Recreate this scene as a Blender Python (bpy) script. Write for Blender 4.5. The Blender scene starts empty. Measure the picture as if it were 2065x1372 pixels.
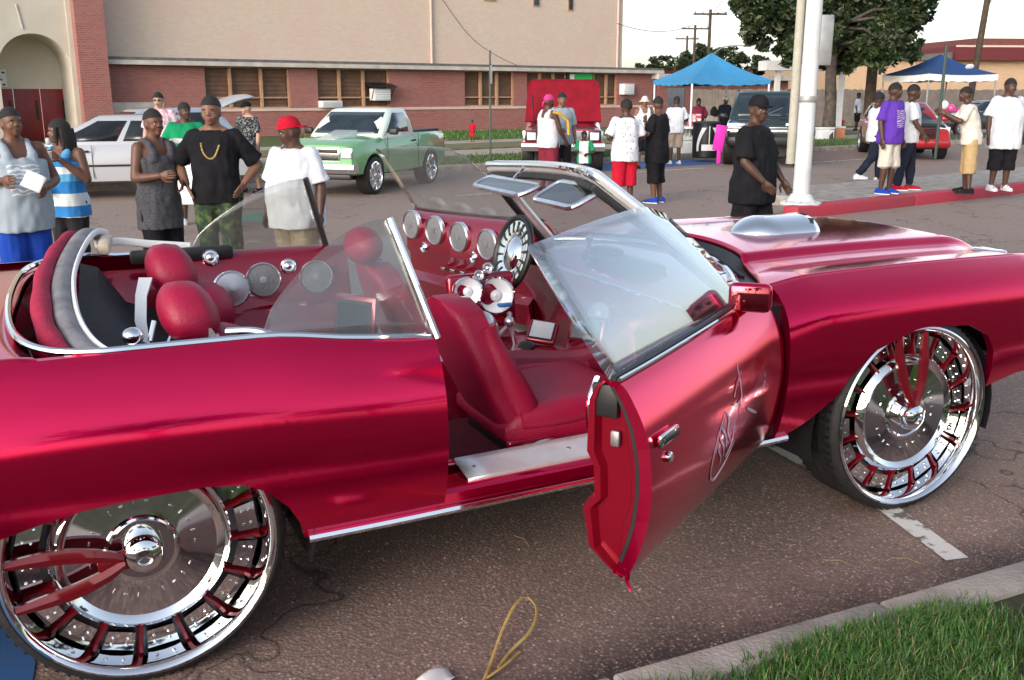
import bpy, bmesh, math, random
import numpy as np
from mathutils import Vector, Matrix, noise, Euler
from math import sin, cos, pi, radians, sqrt, atan2
random.seed(7)
S = bpy.context.scene
COL = S.collection
# ---------------------------------------------------------------- camera
cam_d = bpy.data.cameras.new('camera'); cam = bpy.data.objects.new('camera', cam_d); COL.objects.link(cam)
yaw, pitch = radians(25.167), radians(14.016)
cam.location = (-0.151, -3.869, 1.758)
cam.rotation_euler = (pi/2 - pitch, 0, -yaw)
cam_d.sensor_width = 36; cam_d.lens = 36*1983.86/2065; cam_d.clip_start = .05; cam_d.clip_end = 2000
S.camera = cam
# ---------------------------------------------------------------- sky, sun, exposure
w = bpy.data.worlds.new('World'); S.world = w; w.use_nodes = True
nt = w.node_tree; bg = nt.nodes['Background']
sky = nt.nodes.new('ShaderNodeTexSky'); sky.sky_type = 'NISHITA'; sky.sun_disc = False
SUN_EL, SUN_AZ = radians(20), radians(238)      # azimuth measured clockwise from +Y
sky.sun_elevation = SUN_EL; sky.sun_rotation = SUN_AZ
sky.air_density = 1.0; sky.dust_density = 2.0; sky.ozone_density = 1.0; sky.altitude = 30
hs = nt.nodes.new('ShaderNodeHueSaturation'); hs.inputs['Saturation'].default_value = .6
nt.links.new(sky.outputs[0], hs.inputs['Color']); nt.links.new(hs.outputs[0], bg.inputs[0]); bg.inputs[1].default_value = .15
sun_d = bpy.data.lights.new('sun', 'SUN'); sun_d.energy = .75; sun_d.angle = radians(35); sun_d.color = (1, .93, .85)
sun = bpy.data.objects.new('sun', sun_d); COL.objects.link(sun)
sdir = Vector((sin(SUN_AZ)*cos(SUN_EL), cos(SUN_AZ)*cos(SUN_EL), sin(SUN_EL)))
sun.rotation_euler = sdir.to_track_quat('Z', 'Y').to_euler(); sun.location = (0, -10, 20)
S.view_settings.view_transform = 'Standard'; S.view_settings.look = 'None'
S.view_settings.gamma = 1; S.view_settings.exposure = 1.02
S.render.engine = 'CYCLES'
# ---------------------------------------------------------------- materials
def nodes(name):
    m = bpy.data.materials.new(name); m.use_nodes = True
    n = m.node_tree; return m, n, n.nodes['Principled BSDF']
def mat(name, col, rough=.6, metal=0, coat=0, var=.12, vs=6.0, bump=0, bs=60.0, spec=.5, emit=None, sheen=0, coatr=.03):
    m, n, b = nodes(name)
    b.inputs['Roughness'].default_value = rough; b.inputs['Metallic'].default_value = metal
    b.inputs['Coat Weight'].default_value = coat; b.inputs['Coat Roughness'].default_value = coatr
    b.inputs['Specular IOR Level'].default_value = spec
    if sheen: b.inputs['Sheen Weight'].default_value = sheen
    c = (*col, 1)
    tc = n.nodes.new('ShaderNodeTexCoord')
    if var > 0:
        nz = n.nodes.new('ShaderNodeTexNoise'); nz.inputs['Scale'].default_value = vs; nz.inputs['Detail'].default_value = 6
        n.links.new(tc.outputs['Object'], nz.inputs['Vector'])
        r = n.nodes.new('ShaderNodeValToRGB')
        r.color_ramp.elements[0].position = .3; r.color_ramp.elements[1].position = .7
        r.color_ramp.elements[0].color = tuple(x*(1-var) for x in col)+(1,)
        r.color_ramp.elements[1].color = tuple(min(1, x*(1+var)) for x in col)+(1,)
        n.links.new(nz.outputs['Fac'], r.inputs['Fac']); n.links.new(r.outputs['Color'], b.inputs['Base Color'])
    else: b.inputs['Base Color'].default_value = c
    if bump:
        n2 = n.nodes.new('ShaderNodeTexNoise'); n2.inputs['Scale'].default_value = bs; n2.inputs['Detail'].default_value = 4
        n.links.new(tc.outputs['Object'], n2.inputs['Vector'])
        bp = n.nodes.new('ShaderNodeBump'); bp.inputs['Strength'].default_value = bump; bp.inputs['Distance'].default_value = .02
        n.links.new(n2.outputs['Fac'], bp.inputs['Height']); n.links.new(bp.outputs['Normal'], b.inputs['Normal'])
    if emit: b.inputs['Emission Color'].default_value = (*emit[:3], 1); b.inputs['Emission Strength'].default_value = emit[3]
    return m
def two_tone(name, c1, c2, scale=8, lo=.45, hi=.55, rough=.8, detail=3, bump=0, voro=False, c3=None):
    m, n, b = nodes(name); b.inputs['Roughness'].default_value = rough
    tc = n.nodes.new('ShaderNodeTexCoord')
    if voro: nz = n.nodes.new('ShaderNodeTexVoronoi'); out = nz.outputs['Distance']
    else: nz = n.nodes.new('ShaderNodeTexNoise'); nz.inputs['Detail'].default_value = detail; out = nz.outputs['Fac']
    nz.inputs['Scale'].default_value = scale; n.links.new(tc.outputs['Object'], nz.inputs['Vector'])
    r = n.nodes.new('ShaderNodeValToRGB'); e = r.color_ramp.elements
    e[0].position = lo; e[1].position = hi; e[0].color = (*c1, 1); e[1].color = (*c2, 1)
    if c3: k = e.new(min(1, hi+.08)); k.color = (*c3, 1)
    n.links.new(out, r.inputs['Fac']); n.links.new(r.outputs['Color'], b.inputs['Base Color'])
    if bump:
        bp = n.nodes.new('ShaderNodeBump'); bp.inputs['Strength'].default_value = bump; bp.inputs['Distance'].default_value = .02
        n.links.new(out, bp.inputs['Height']); n.links.new(bp.outputs['Normal'], b.inputs['Normal'])
    return m
def brick_mat(name, c1, c2, mortar, sx=1.0, bw=.21, rh=.075, stain=(.3, .3, .3), stain_amt=.25, vert='XZ'):
    m, n, b = nodes(name); b.inputs['Roughness'].default_value = .88
    tc = n.nodes.new('ShaderNodeTexCoord'); sp = n.nodes.new('ShaderNodeSeparateXYZ'); cb = n.nodes.new('ShaderNodeCombineXYZ')
    n.links.new(tc.outputs['Object'], sp.inputs[0])
    ad = n.nodes.new('ShaderNodeMath'); ad.operation = 'ADD'
    n.links.new(sp.outputs['X'], ad.inputs[0]); n.links.new(sp.outputs['Y'], ad.inputs[1])
    n.links.new(ad.outputs[0], cb.inputs['X']); n.links.new(sp.outputs['Z'], cb.inputs['Y'])
    br = n.nodes.new('ShaderNodeTexBrick'); br.inputs['Scale'].default_value = 1
    br.inputs['Brick Width'].default_value = bw; br.inputs['Row Height'].default_value = rh; br.inputs['Mortar Size'].default_value = .006
    br.inputs['Color1'].default_value = (*c1, 1); br.inputs['Color2'].default_value = (*c2, 1); br.inputs['Mortar'].default_value = (*mortar, 1)
    n.links.new(cb.outputs[0], br.inputs['Vector'])
    nz = n.nodes.new('ShaderNodeTexNoise'); nz.inputs['Scale'].default_value = .5; nz.inputs['Detail'].default_value = 8; nz.inputs['Roughness'].default_value = .65
    n.links.new(tc.outputs['Object'], nz.inputs['Vector'])
    r = n.nodes.new('ShaderNodeValToRGB'); r.color_ramp.elements[0].position = .42; r.color_ramp.elements[1].position = .68
    r.color_ramp.elements[0].color = (0, 0, 0, 1); r.color_ramp.elements[1].color = (stain_amt,)*3+(1,)
    n.links.new(nz.outputs['Fac'], r.inputs['Fac'])
    mx = n.nodes.new('ShaderNodeMix'); mx.data_type = 'RGBA'
    n.links.new(r.outputs['Color'], mx.inputs[0]); n.links.new(br.outputs['Color'], mx.inputs[6]); mx.inputs[7].default_value = (*stain, 1)
    n.links.new(mx.outputs[2], b.inputs['Base Color'])
    bp = n.nodes.new('ShaderNodeBump'); bp.inputs['Strength'].default_value = .35; bp.inputs['Distance'].default_value = .01; bp.invert = True
    n.links.new(br.outputs['Fac'], bp.inputs['Height']); n.links.new(bp.outputs['Normal'], b.inputs['Normal'])
    return m
def glass_mat(name, tint=(.8, .85, .85), refl=.3, dirt=.05, dirtcol=(.6, .62, .65), edge=1.0):
    m = bpy.data.materials.new(name); m.use_nodes = True; n = m.node_tree; n.nodes.clear()
    o = n.nodes.new('ShaderNodeOutputMaterial'); t = n.nodes.new('ShaderNodeBsdfTransparent'); t.inputs[0].default_value = (*tint, 1)
    g = n.nodes.new('ShaderNodeBsdfGlossy'); g.inputs['Roughness'].default_value = .015; g.inputs[0].default_value = (.95, .97, 1, 1)
    d = n.nodes.new('ShaderNodeBsdfDiffuse'); d.inputs[0].default_value = (*dirtcol, 1)
    lw_ = n.nodes.new('ShaderNodeLayerWeight'); lw_.inputs[0].default_value = .5
    pw = n.nodes.new('ShaderNodeMath'); pw.operation = 'POWER'; pw.inputs[1].default_value = 5; n.links.new(lw_.outputs['Facing'], pw.inputs[0])
    f = n.nodes.new('ShaderNodeMath'); f.operation = 'MULTIPLY_ADD'; f.inputs[1].default_value = .9; f.inputs[2].default_value = .03; n.links.new(pw.outputs[0], f.inputs[0])
    a = n.nodes.new('ShaderNodeMath'); a.operation = 'ADD'; a.use_clamp = True; a.inputs[1].default_value = refl
    n.links.new(f.outputs[0], a.inputs[0])
    m1 = n.nodes.new('ShaderNodeMixShader'); n.links.new(a.outputs[0], m1.inputs[0]); n.links.new(t.outputs[0], m1.inputs[1]); n.links.new(g.outputs[0], m1.inputs[2])
    m2 = n.nodes.new('ShaderNodeMixShader'); n.links.new(m1.outputs[0], m2.inputs[1]); n.links.new(d.outputs[0], m2.inputs[2])
    nz = n.nodes.new('ShaderNodeTexNoise'); nz.inputs['Scale'].default_value = 5; nz.inputs['Detail'].default_value = 9; nz.inputs['Roughness'].default_value = .7
    tc = n.nodes.new('ShaderNodeTexCoord'); n.links.new(tc.outputs['Object'], nz.inputs['Vector'])
    mm = n.nodes.new('ShaderNodeMath'); mm.operation = 'MULTIPLY'; mm.inputs[1].default_value = dirt*2
    n.links.new(nz.outputs['Fac'], mm.inputs[0]); n.links.new(mm.outputs[0], m2.inputs[0])
    n.links.new(m2.outputs[0], o.inputs[0]); return m
M = {}
def paint(name, col, metal=.35, rough=.28, flake=True, coat=1.0):
    m, n, b = nodes(name)
    b.inputs['Base Color'].default_value = (*col, 1); b.inputs['Metallic'].default_value = metal; b.inputs['Roughness'].default_value = rough
    b.inputs['Coat Weight'].default_value = coat; b.inputs['Coat Roughness'].default_value = .015; b.inputs['Coat IOR'].default_value = 1.5
    if flake:
        tc = n.nodes.new('ShaderNodeTexCoord'); nz = n.nodes.new('ShaderNodeTexNoise'); nz.inputs['Scale'].default_value = 900
        n.links.new(tc.outputs['Object'], nz.inputs['Vector'])
        bp = n.nodes.new('ShaderNodeBump'); bp.inputs['Strength'].default_value = .05; bp.inputs['Distance'].default_value = .002
        n.links.new(nz.outputs['Fac'], bp.inputs['Height']); n.links.new(bp.outputs['Normal'], b.inputs['Normal'])
        n3 = n.nodes.new('ShaderNodeTexNoise'); n3.inputs['Scale'].default_value = 2.2; n3.inputs['Detail'].default_value = 8
        n.links.new(tc.outputs['Object'], n3.inputs['Vector'])
        mr = n.nodes.new('ShaderNodeMapRange'); mr.inputs[1].default_value = .35; mr.inputs[2].default_value = .75; mr.inputs[3].default_value = .01; mr.inputs[4].default_value = .06
        n.links.new(n3.outputs['Fac'], mr.inputs[0]); n.links.new(mr.outputs[0], b.inputs['Coat Roughness'])
    return m
M['candy'] = paint('candy_red_paint', (.76, .001, .075), metal=.90, rough=.085, coat=.5)
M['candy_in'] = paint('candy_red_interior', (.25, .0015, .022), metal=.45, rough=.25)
M['leather'] = mat('red_leather', (.29, .004, .036), rough=.48, var=.12, vs=9, bump=.15, bs=120, spec=.4)
M['fabric_red'] = mat('red_canvas', (.34, .006, .045), rough=.85, var=.2, vs=14, bump=.3, bs=90)
M['chrome'] = mat('chrome', (.82, .83, .85), rough=.05, metal=1, var=0)
M['satin'] = mat('satin_metal', (.74, .75, .78), rough=.28, metal=1, var=.1, vs=20)
M['steel'] = mat('dull_steel', (.34, .34, .36), rough=.45, metal=.8, var=.2, vs=18)
M['rubber'] = mat('tyre_rubber', (.012, .012, .013), rough=.62, var=.35, vs=30, bump=.25, bs=140)
M['black'] = mat('black_trim', (.012, .012, .014), rough=.45, var=.3, vs=20)
M['blackcloth'] = mat('black_liner', (.022, .023, .028), rough=.9, var=.3, vs=10, bump=.2)
M['greycloth'] = mat('grey_headliner', (.22, .21, .22), rough=.85, var=.25, vs=14, bump=.25)
M['mesh'] = two_tone('speaker_mesh', (.03, .03, .033), (.20, .20, .21), scale=260, lo=.2, hi=.5, rough=.5, voro=True)
M['cone'] = mat('speaker_cone', (.62, .63, .67), rough=.45, metal=.1, var=.1)
M['screen'] = mat('dark_screen', (.015, .017, .02), rough=.08, var=0)
M['screen_lit'] = mat('pale_screen', (.42, .44, .47), rough=.2, var=.1)
M['glass'] = glass_mat('window_glass', (.88, .90, .90), .02, .03)
M['doorglass'] = glass_mat('door_glass', (.72, .78, .80), .24, .03, (.55, .60, .66))
M['qglass'] = glass_mat('quarter_glass', (.80, .82, .81), .05, .05, (.55, .56, .56))
M['tinted'] = mat('tinted_glass', (.02, .03, .04), rough=.06, var=.4, vs=3)
M['whitepaint'] = mat('white_paint', (.75, .76, .77), rough=.5, var=.08)
# ---------------------------------------------------------------- mesh helpers
class MB:
    def __init__(s): s.v = []; s.f = []; s.mi = []; s.cur = 0
    def add(s, vs, fs):
        o = len(s.v); s.v += [tuple(v) for v in vs]; s.f += [[i+o for i in f] for f in fs]; s.mi += [s.cur]*len(fs); return s
    def box(s, x0, x1, y0, y1, z0, z1):
        v = [(x, y, z) for z in (z0, z1) for y in (y0, y1) for x in (x0, x1)]
        return s.add(v, [[0,2,3,1],[4,5,7,6],[0,1,5,4],[2,6,7,3],[0,4,6,2],[1,3,7,5]])
    def rbox(s, c, size, r=.01, seg=2, M4=None):
        b = bmesh.new(); bmesh.ops.create_cube(b, size=1)
        for v in b.verts: v.co = Vector((v.co.x*size[0], v.co.y*size[1], v.co.z*size[2]))
        if r > 0: bmesh.ops.bevel(b, geom=b.edges[:], offset=min(r, min(size)*.49), segments=seg, affect='EDGES', profile=.5)
        T = Matrix.Translation(c) @ (M4.to_4x4() if M4 is not None else Matrix.Identity(4))
        b.verts.index_update(); s.add([T @ v.co for v in b.verts], [[v.index for v in f.verts] for f in b.faces]); b.free(); return s
    def loft(s, rings, closed=True, cap0=True, cap1=True):
        n = len(rings[0]); vs = [p for r in rings for p in r]; fs = []
        for i in range(len(rings)-1):
            for j in range(n if closed else n-1):
                k = (j+1) % n; fs.append([i*n+j, i*n+k, (i+1)*n+k, (i+1)*n+j])
        if cap0: fs.append(list(range(n))[::-1])
        if cap1: fs.append([(len(rings)-1)*n+j for j in range(n)])
        return s.add(vs, fs)
    def tube(s, path, r, n=8, closed=False, cap=True, flat=None):
        P = [Vector(p) for p in path]; R = r if isinstance(r, (list, tuple)) else [r]*len(P)
        rings = []; up = None
        for i, p in enumerate(P):
            if closed: t = (P[(i+1) % len(P)]-P[i-1])
            else: t = (P[min(i+1, len(P)-1)]-P[max(i-1, 0)])
            t = t.normalized() if t.length > 1e-9 else Vector((0,0,1))
            if up is None:
                a = Vector((0,0,1)) if abs(t.z) < .9 else Vector((1,0,0)); up = (a-t*a.dot(t)).normalized()
            else:
                up = up-t*up.dot(t); up = up.normalized() if up.length > 1e-6 else Vector((1,0,0))
            sd = t.cross(up); fl = flat or 1
            rings.append([p+(up*cos(2*pi*k/n)*fl+sd*sin(2*pi*k/n))*R[i] for k in range(n)])
        if closed: rings.append(rings[0]); return s.loft(rings, True, False, False)
        return s.loft(rings, True, cap, cap)
    def lathe(s, prof, c=(0,0,0), axis=(0,0,1), n=32, cap=False):
        a = Vector(axis).normalized(); u = Vector((1,0,0)) if abs(a.x) < .9 else Vector((0,1,0))
        u = (u-a*u.dot(a)).normalized(); w_ = a.cross(u); c = Vector(c)
        rings = [[c+a*h+(u*cos(2*pi*k/n)+w_*sin(2*pi*k/n))*max(r, 1e-5) for k in range(n)] for r, h in prof]
        return s.loft(rings, True, cap, cap)
    def ell(s, c, r, n=14, m=9, M3=None):
        c = Vector(c); rings = []
        for i in range(m+1):
            t = -pi/2+pi*i/m; ring = []
            for k in range(n):
                p = Vector((r[0]*cos(t)*cos(2*pi*k/n), r[1]*cos(t)*sin(2*pi*k/n), r[2]*sin(t)))
                if i in (0, m): p = Vector((1e-4*cos(2*pi*k/n), 1e-4*sin(2*pi*k/n), r[2]*sin(t)))
                ring.append(c+(M3 @ p if M3 is not None else p))
            rings.append(ring)
        return s.loft(rings)
    def grid(s, P):
        nu, nv = len(P), len(P[0]); o = [p for r in P for p in r]
        return s.add(o, [[i*nv+j, (i+1)*nv+j, (i+1)*nv+j+1, i*nv+j+1] for i in range(nu-1) for j in range(nv-1)])
    def prism(s, pts, a, b, axis='y'):
        n = len(pts); mk = {'y': lambda p, t: (p[0], t, p[1]), 'z': lambda p, t: (p[0], p[1], t), 'x': lambda p, t: (t, p[0], p[1])}[axis]
        return s.loft([[mk(p, a) for p in pts], [mk(p, b) for p in pts]])
    def xf(s, T): s.v = [tuple(T @ Vector(v)) for v in s.v]; return s
    def build(s, name, mt, parent=None, smooth=30, solid=0, off=-1, bevel=0, sub=0):
        me = bpy.data.meshes.new(name); me.from_pydata(s.v, [], s.f); 
        for x in (mt if isinstance(mt, (list, tuple)) else [mt]): me.materials.append(M[x] if isinstance(x, str) else x)
        if any(s.mi): me.polygons.foreach_set('material_index', s.mi)
        me.validate(); bm = bmesh.new(); bm.from_mesh(me); bmesh.ops.recalc_face_normals(bm, faces=bm.faces[:]); bm.to_mesh(me); bm.free()
        if smooth: 
            me.polygons.foreach_set('use_smooth', [True]*len(me.polygons)); me.set_sharp_from_angle(angle=radians(smooth))
        ob = bpy.data.objects.new(name, me); COL.objects.link(ob); ob.parent = parent
        if solid: md = ob.modifiers.new('solid', 'SOLIDIFY'); md.thickness = solid; md.offset = off
        if bevel: md = ob.modifiers.new('bevel', 'BEVEL'); md.width = bevel; md.segments = 2; md.limit_method = 'ANGLE'
        return ob
def tag(o, label=None, cat=None, group=None, kind=None):
    if label: o['label'] = label
    if cat: o['category'] = cat
    if group: o['group'] = group
    if kind: o['kind'] = kind
    return o
def thing(name, label, cat, loc=(0,0,0), rz=0, group=None):
    o = bpy.data.objects.new(name, None); COL.objects.link(o); o.location = loc; o.rotation_euler = (0, 0, rz); o.empty_display_size = .2
    return tag(o, label, cat, group)
def struct(name, mb, mt, **k): return tag(mb.build(name, mt, **k), kind='structure')
def copy_tree(o, parent=None):
    c = o.copy(); COL.objects.link(c); c.parent = parent
    for ch in list(o.children): copy_tree(ch, c)
    return c
def lerp(a, b, t): return a+(b-a)*t
def tab(T, x):
    if x <= T[0][0]: return T[0][1]
    for (a, b), (c, d) in zip(T, T[1:]):
        if x <= c: return b+(d-b)*(x-a)/(c-a)
    return T[-1][1]
def smooth_tab(T, x):      # hermite with finite-difference tangents
    xs = [t[0] for t in T]; ys = [t[1] for t in T]; n = len(xs)
    if x <= xs[0]: return ys[0]
    if x >= xs[-1]: return ys[-1]
    i = max(k for k in range(n-1) if xs[k] <= x)
    sl = [(ys[k+1]-ys[k])/(xs[k+1]-xs[k]) for k in range(n-1)]
    def tn(k):
        if k == 0: return sl[0]
        if k == n-1: return sl[-1]
        return 0 if sl[k-1]*sl[k] <= 0 else 2*sl[k-1]*sl[k]/(sl[k-1]+sl[k])
    h = xs[i+1]-xs[i]; t = (x-xs[i])/h
    return ys[i]*(2*t**3-3*t*t+1)+h*tn(i)*(t**3-2*t*t+t)+ys[i+1]*(-2*t**3+3*t*t)+h*tn(i+1)*(t**3-t*t)
def catmull(P, k=6, closed=False):
    P = [Vector(p) for p in P]; out = []; n = len(P)
    for i in range(n if closed else n-1):
        p0 = P[i-1] if (closed or i > 0) else P[i]; p1 = P[i]; p2 = P[(i+1) % n]; p3 = P[(i+2) % n] if (closed or i < n-2) else P[(i+1) % n]
        for j in range(k):
            t = j/k; out.append(.5*((2*p1)+(p2-p0)*t+(2*p0-5*p1+4*p2-p3)*t*t+(3*p1-p0-3*p2+p3)*t**3))
    if not closed: out.append(P[-1])
    return out
# ================================================================ SETTING
LA = radians(11.5); UX, UY = cos(LA), sin(LA)
def UV(u, v, z=0): return (u*UX-v*UY, u*UY+v*UX, z)
def strip(u0, u1, v0, v1, z0, z1):
    mb = MB(); q = [UV(u0, v0), UV(u1, v0), UV(u1, v1), UV(u0, v1)]
    return mb.loft([[(a, b, z0) for a, b, _ in q], [(a, b, z1) for a, b, _ in q]])
def asphalt():
    m, n, b = nodes('exposed_aggregate_asphalt'); b.inputs['Roughness'].default_value = .82; b.inputs['Specular IOR Level'].default_value = .35
    tc = n.nodes.new('ShaderNodeTexCoord'); L = n.links.new
    def noise_(sc, det=5, ro=.6):
        z = n.nodes.new('ShaderNodeTexNoise'); z.inputs['Scale'].default_value = sc; z.inputs['Detail'].default_value = det; z.inputs['Roughness'].default_value = ro
        L(tc.outputs['Object'], z.inputs['Vector']); return z.outputs['Fac']
    def ramp(f, st):
        r = n.nodes.new('ShaderNodeValToRGB'); e = r.color_ramp.elements
        e[0].position, e[1].position = st[0][0], st[-1][0]; e[0].color = (*st[0][1], 1); e[1].color = (*st[-1][1], 1)
        for p, c in st[1:-1]: k = e.new(p); k.color = (*c, 1)
        L(f, r.inputs['Fac']); return r.outputs['Color']
    def mix(f, a, c, mode='MIX'):
        x = n.nodes.new('ShaderNodeMix'); x.data_type = 'RGBA'; x.blend_type = mode
        for s_, i in ((f, 0), (a, 6), (c, 7)):
            if isinstance(s_, (int, float)): x.inputs[i].default_value = s_
            elif isinstance(s_, tuple): x.inputs[i].default_value = (*s_, 1)
            else: L(s_, x.inputs[i])
        return x.outputs[2]
    v = n.nodes.new('ShaderNodeTexVoronoi'); v.inputs['Scale'].default_value = 82; L(tc.outputs['Object'], v.inputs['Vector'])
    sp = n.nodes.new('ShaderNodeSeparateColor'); L(v.outputs['Color'], sp.inputs[0])
    stone = ramp(sp.outputs[0], [(0, (.13, .08, .065)), (.4, (.27, .162, .128)), (.75, (.34, .225, .18)), (.93, (.45, .335, .275)), (1, (.66, .57, .50))])
    inside = ramp(v.outputs['Distance'], [(.25, (1, 1, 1)), (.55, (0, 0, 0))])
    tar = ramp(noise_(30), [(.3, (.10, .07, .06)), (.7, (.18, .125, .105))])
    c = mix(inside, tar, stone)
    # worn lighter patches and dark oily patches
    c = mix(ramp(noise_(.35, 8, .65), [(.40, (0, 0, 0)), (.7, (.5, .5, .5))]), c, (.33, .22, .18))
    c = mix(ramp(noise_(.9, 9, .7), [(.54, (0, 0, 0)), (.74, (.42, .42, .42))]), c, (.075, .058, .052))
    # open lot coloured paler, painting in the light it catches at grazing view
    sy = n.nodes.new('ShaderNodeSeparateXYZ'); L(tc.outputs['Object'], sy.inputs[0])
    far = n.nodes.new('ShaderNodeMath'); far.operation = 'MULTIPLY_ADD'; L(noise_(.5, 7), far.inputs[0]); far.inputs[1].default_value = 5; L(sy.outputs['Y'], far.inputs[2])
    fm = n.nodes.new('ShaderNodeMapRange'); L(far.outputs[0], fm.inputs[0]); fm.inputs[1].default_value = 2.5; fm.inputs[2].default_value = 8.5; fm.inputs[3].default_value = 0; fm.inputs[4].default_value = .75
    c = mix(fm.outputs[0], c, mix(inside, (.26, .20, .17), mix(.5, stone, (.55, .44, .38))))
    # cracks
    wob = n.nodes.new('ShaderNodeVectorMath'); wob.operation = 'ADD'; nzv = n.nodes.new('ShaderNodeTexNoise'); nzv.inputs['Scale'].default_value = 2.5; L(tc.outputs['Object'], nzv.inputs['Vector']); L(tc.outputs['Object'], wob.inputs[0]); L(nzv.outputs['Color'], wob.inputs[1])
    ve = n.nodes.new('ShaderNodeTexVoronoi'); ve.feature = 'DISTANCE_TO_EDGE'; ve.inputs['Scale'].default_value = .42; L(wob.outputs[0], ve.inputs['Vector'])
    cr = ramp(ve.outputs['Distance'], [(.0, (.8, .8, .8)), (.006, (0, 0, 0))])
    c = mix(cr, c, (.03, .025, .022))
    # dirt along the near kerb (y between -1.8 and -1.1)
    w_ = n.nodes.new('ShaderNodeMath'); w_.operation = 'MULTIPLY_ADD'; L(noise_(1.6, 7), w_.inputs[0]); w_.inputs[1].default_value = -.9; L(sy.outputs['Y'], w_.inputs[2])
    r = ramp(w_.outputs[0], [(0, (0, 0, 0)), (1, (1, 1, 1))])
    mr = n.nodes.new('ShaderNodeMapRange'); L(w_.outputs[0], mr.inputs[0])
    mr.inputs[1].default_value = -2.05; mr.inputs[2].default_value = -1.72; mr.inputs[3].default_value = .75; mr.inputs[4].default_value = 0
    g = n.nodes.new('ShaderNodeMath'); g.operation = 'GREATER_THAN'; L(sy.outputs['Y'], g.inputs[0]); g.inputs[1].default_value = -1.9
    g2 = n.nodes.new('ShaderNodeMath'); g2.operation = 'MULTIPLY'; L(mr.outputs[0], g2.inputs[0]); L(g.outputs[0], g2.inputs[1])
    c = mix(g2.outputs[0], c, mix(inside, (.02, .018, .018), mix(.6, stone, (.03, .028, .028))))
    L(c, b.inputs['Base Color'])
    bp = n.nodes.new('ShaderNodeBump'); bp.inputs['Strength'].default_value = .35; bp.inputs['Distance'].default_value = .008; bp.invert = True
    L(v.outputs['Distance'], bp.inputs['Height']); L(bp.outputs['Normal'], b.inputs['Normal'])
    return m
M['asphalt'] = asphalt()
M['concrete'] = mat('concrete', (.34, .30, .265), rough=.9, var=.3, vs=5, bump=.4, bs=70)
M['pave'] = mat('pale_road_concrete', (.36, .30, .26), rough=.9, var=.18, vs=1.5, bump=.2)
M['redkerb'] = two_tone('red_kerb_paint', (.42, .025, .055), (.30, .045, .06), scale=6, lo=.4, hi=.75, rough=.6, detail=8)
M['turf'] = two_tone('turf', (.035, .075, .012), (.11, .115, .035), scale=5, lo=.35, hi=.75, rough=.95, detail=8, bump=.5)
M['turf_dry'] = two_tone('dry_turf', (.10, .115, .045), (.20, .16, .085), scale=3, lo=.4, hi=.7, rough=.95, detail=8, bump=.4)
M['soil'] = two_tone('soil_thatch', (.028, .026, .014), (.055, .06, .022), scale=22, lo=.35, hi=.7, rough=1, detail=8, bump=.6)
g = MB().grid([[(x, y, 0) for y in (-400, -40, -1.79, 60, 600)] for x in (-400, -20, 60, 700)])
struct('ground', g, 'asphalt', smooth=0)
# near kerb, one stone after another
kerb = MB(); kerb.box(-30, 45, -1.855, -1.75, -.2, .118); kr = struct('kerb', kerb, 'concrete', smooth=0)
random.seed(3); xk = -12.0; kset = []
while xk < 20:
    Lk = random.uniform(.55, 1.05); b = MB()
    b.rbox((xk+Lk/2, -1.785+random.uniform(-.004, .004), .03+random.uniform(-.004, .004)), (Lk-.012, .135, .21), .012, 2)
    b.v = [(x, y+.008*noise.noise((x*6, 0, 1)), z+.006*noise.noise((x*5, y*9, 3))) for x, y, z in b.v]
    b.build('kerb_stone', 'concrete', kr); xk += Lk
# near lawn with real blades
lawn = MB().grid([[(x, y, .112+.02*noise.noise((x*1.2, y*1.2, 0))) for y in np.linspace(-1.85, -45, 70)] for x in np.linspace(-40, 50, 90)])
struct('lawn', lawn, 'soil')
def blades(name, n, fx, hgt, wid, mats, seed, label):
    rnd = random.Random(seed); mb = MB()
    for i in range(n):
        x, y, z = fx(rnd); h = hgt*rnd.uniform(.45, 1.25); a = rnd.uniform(0, 2*pi); ln = h*rnd.uniform(.1, .9)
        dx, dy = cos(a)*ln, sin(a)*ln; wx, wy = -sin(a)*wid*rnd.uniform(.6, 1.2), cos(a)*wid*rnd.uniform(.6, 1.2)
        mb.cur = rnd.choices(range(len(mats)), [6, 3.5, 1.0][:len(mats)])[0]
        mb.add([(x-wx, y-wy, z), (x+wx, y+wy, z), (x+dx*.4+wx*.7, y+dy*.4+wy*.7, z+h*.65), (x+dx*.4-wx*.7, y+dy*.4-wy*.7, z+h*.65), (x+dx, y+dy, z+h*rnd.uniform(.7, 1))], [[0,1,2,3],[3,2,4]])
    me = bpy.data.meshes.new(name); me.from_pydata(mb.v, [], mb.f)
    for q in mats: me.materials.append(M[q])
    me.polygons.foreach_set('material_index', mb.mi); ob = bpy.data.objects.new(name, me); COL.objects.link(ob)
    return tag(ob, label, 'grass', kind='stuff')
M['blade1'] = mat('grass_blade', (.042, .125, .016), rough=.5, var=.35, vs=2.5)
M['blade2'] = mat('grass_blade_pale', (.085, .175, .032), rough=.5, var=.3, vs=3)
M['blade3'] = mat('grass_blade_dry', (.26, .22, .10), rough=.6, var=.3, vs=3)
def near_xy(r):
    while True:
        x = r.uniform(.2, 4.6); y = -1.815-abs(r.gauss(0, .55))
        d = noise.noise((x*1.8, y*1.8, 5)); 
        if r.random() < .42+d*1.5 and y > -3.2: return x, y, .11+.02*noise.noise((x*1.2, y*1.2, 0))
blades('near_grass', 44000, near_xy, .066, .0023, ['blade1', 'blade2', 'blade3'], 5, 'thick green lawn grass behind the grey kerb, bottom right')
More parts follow.
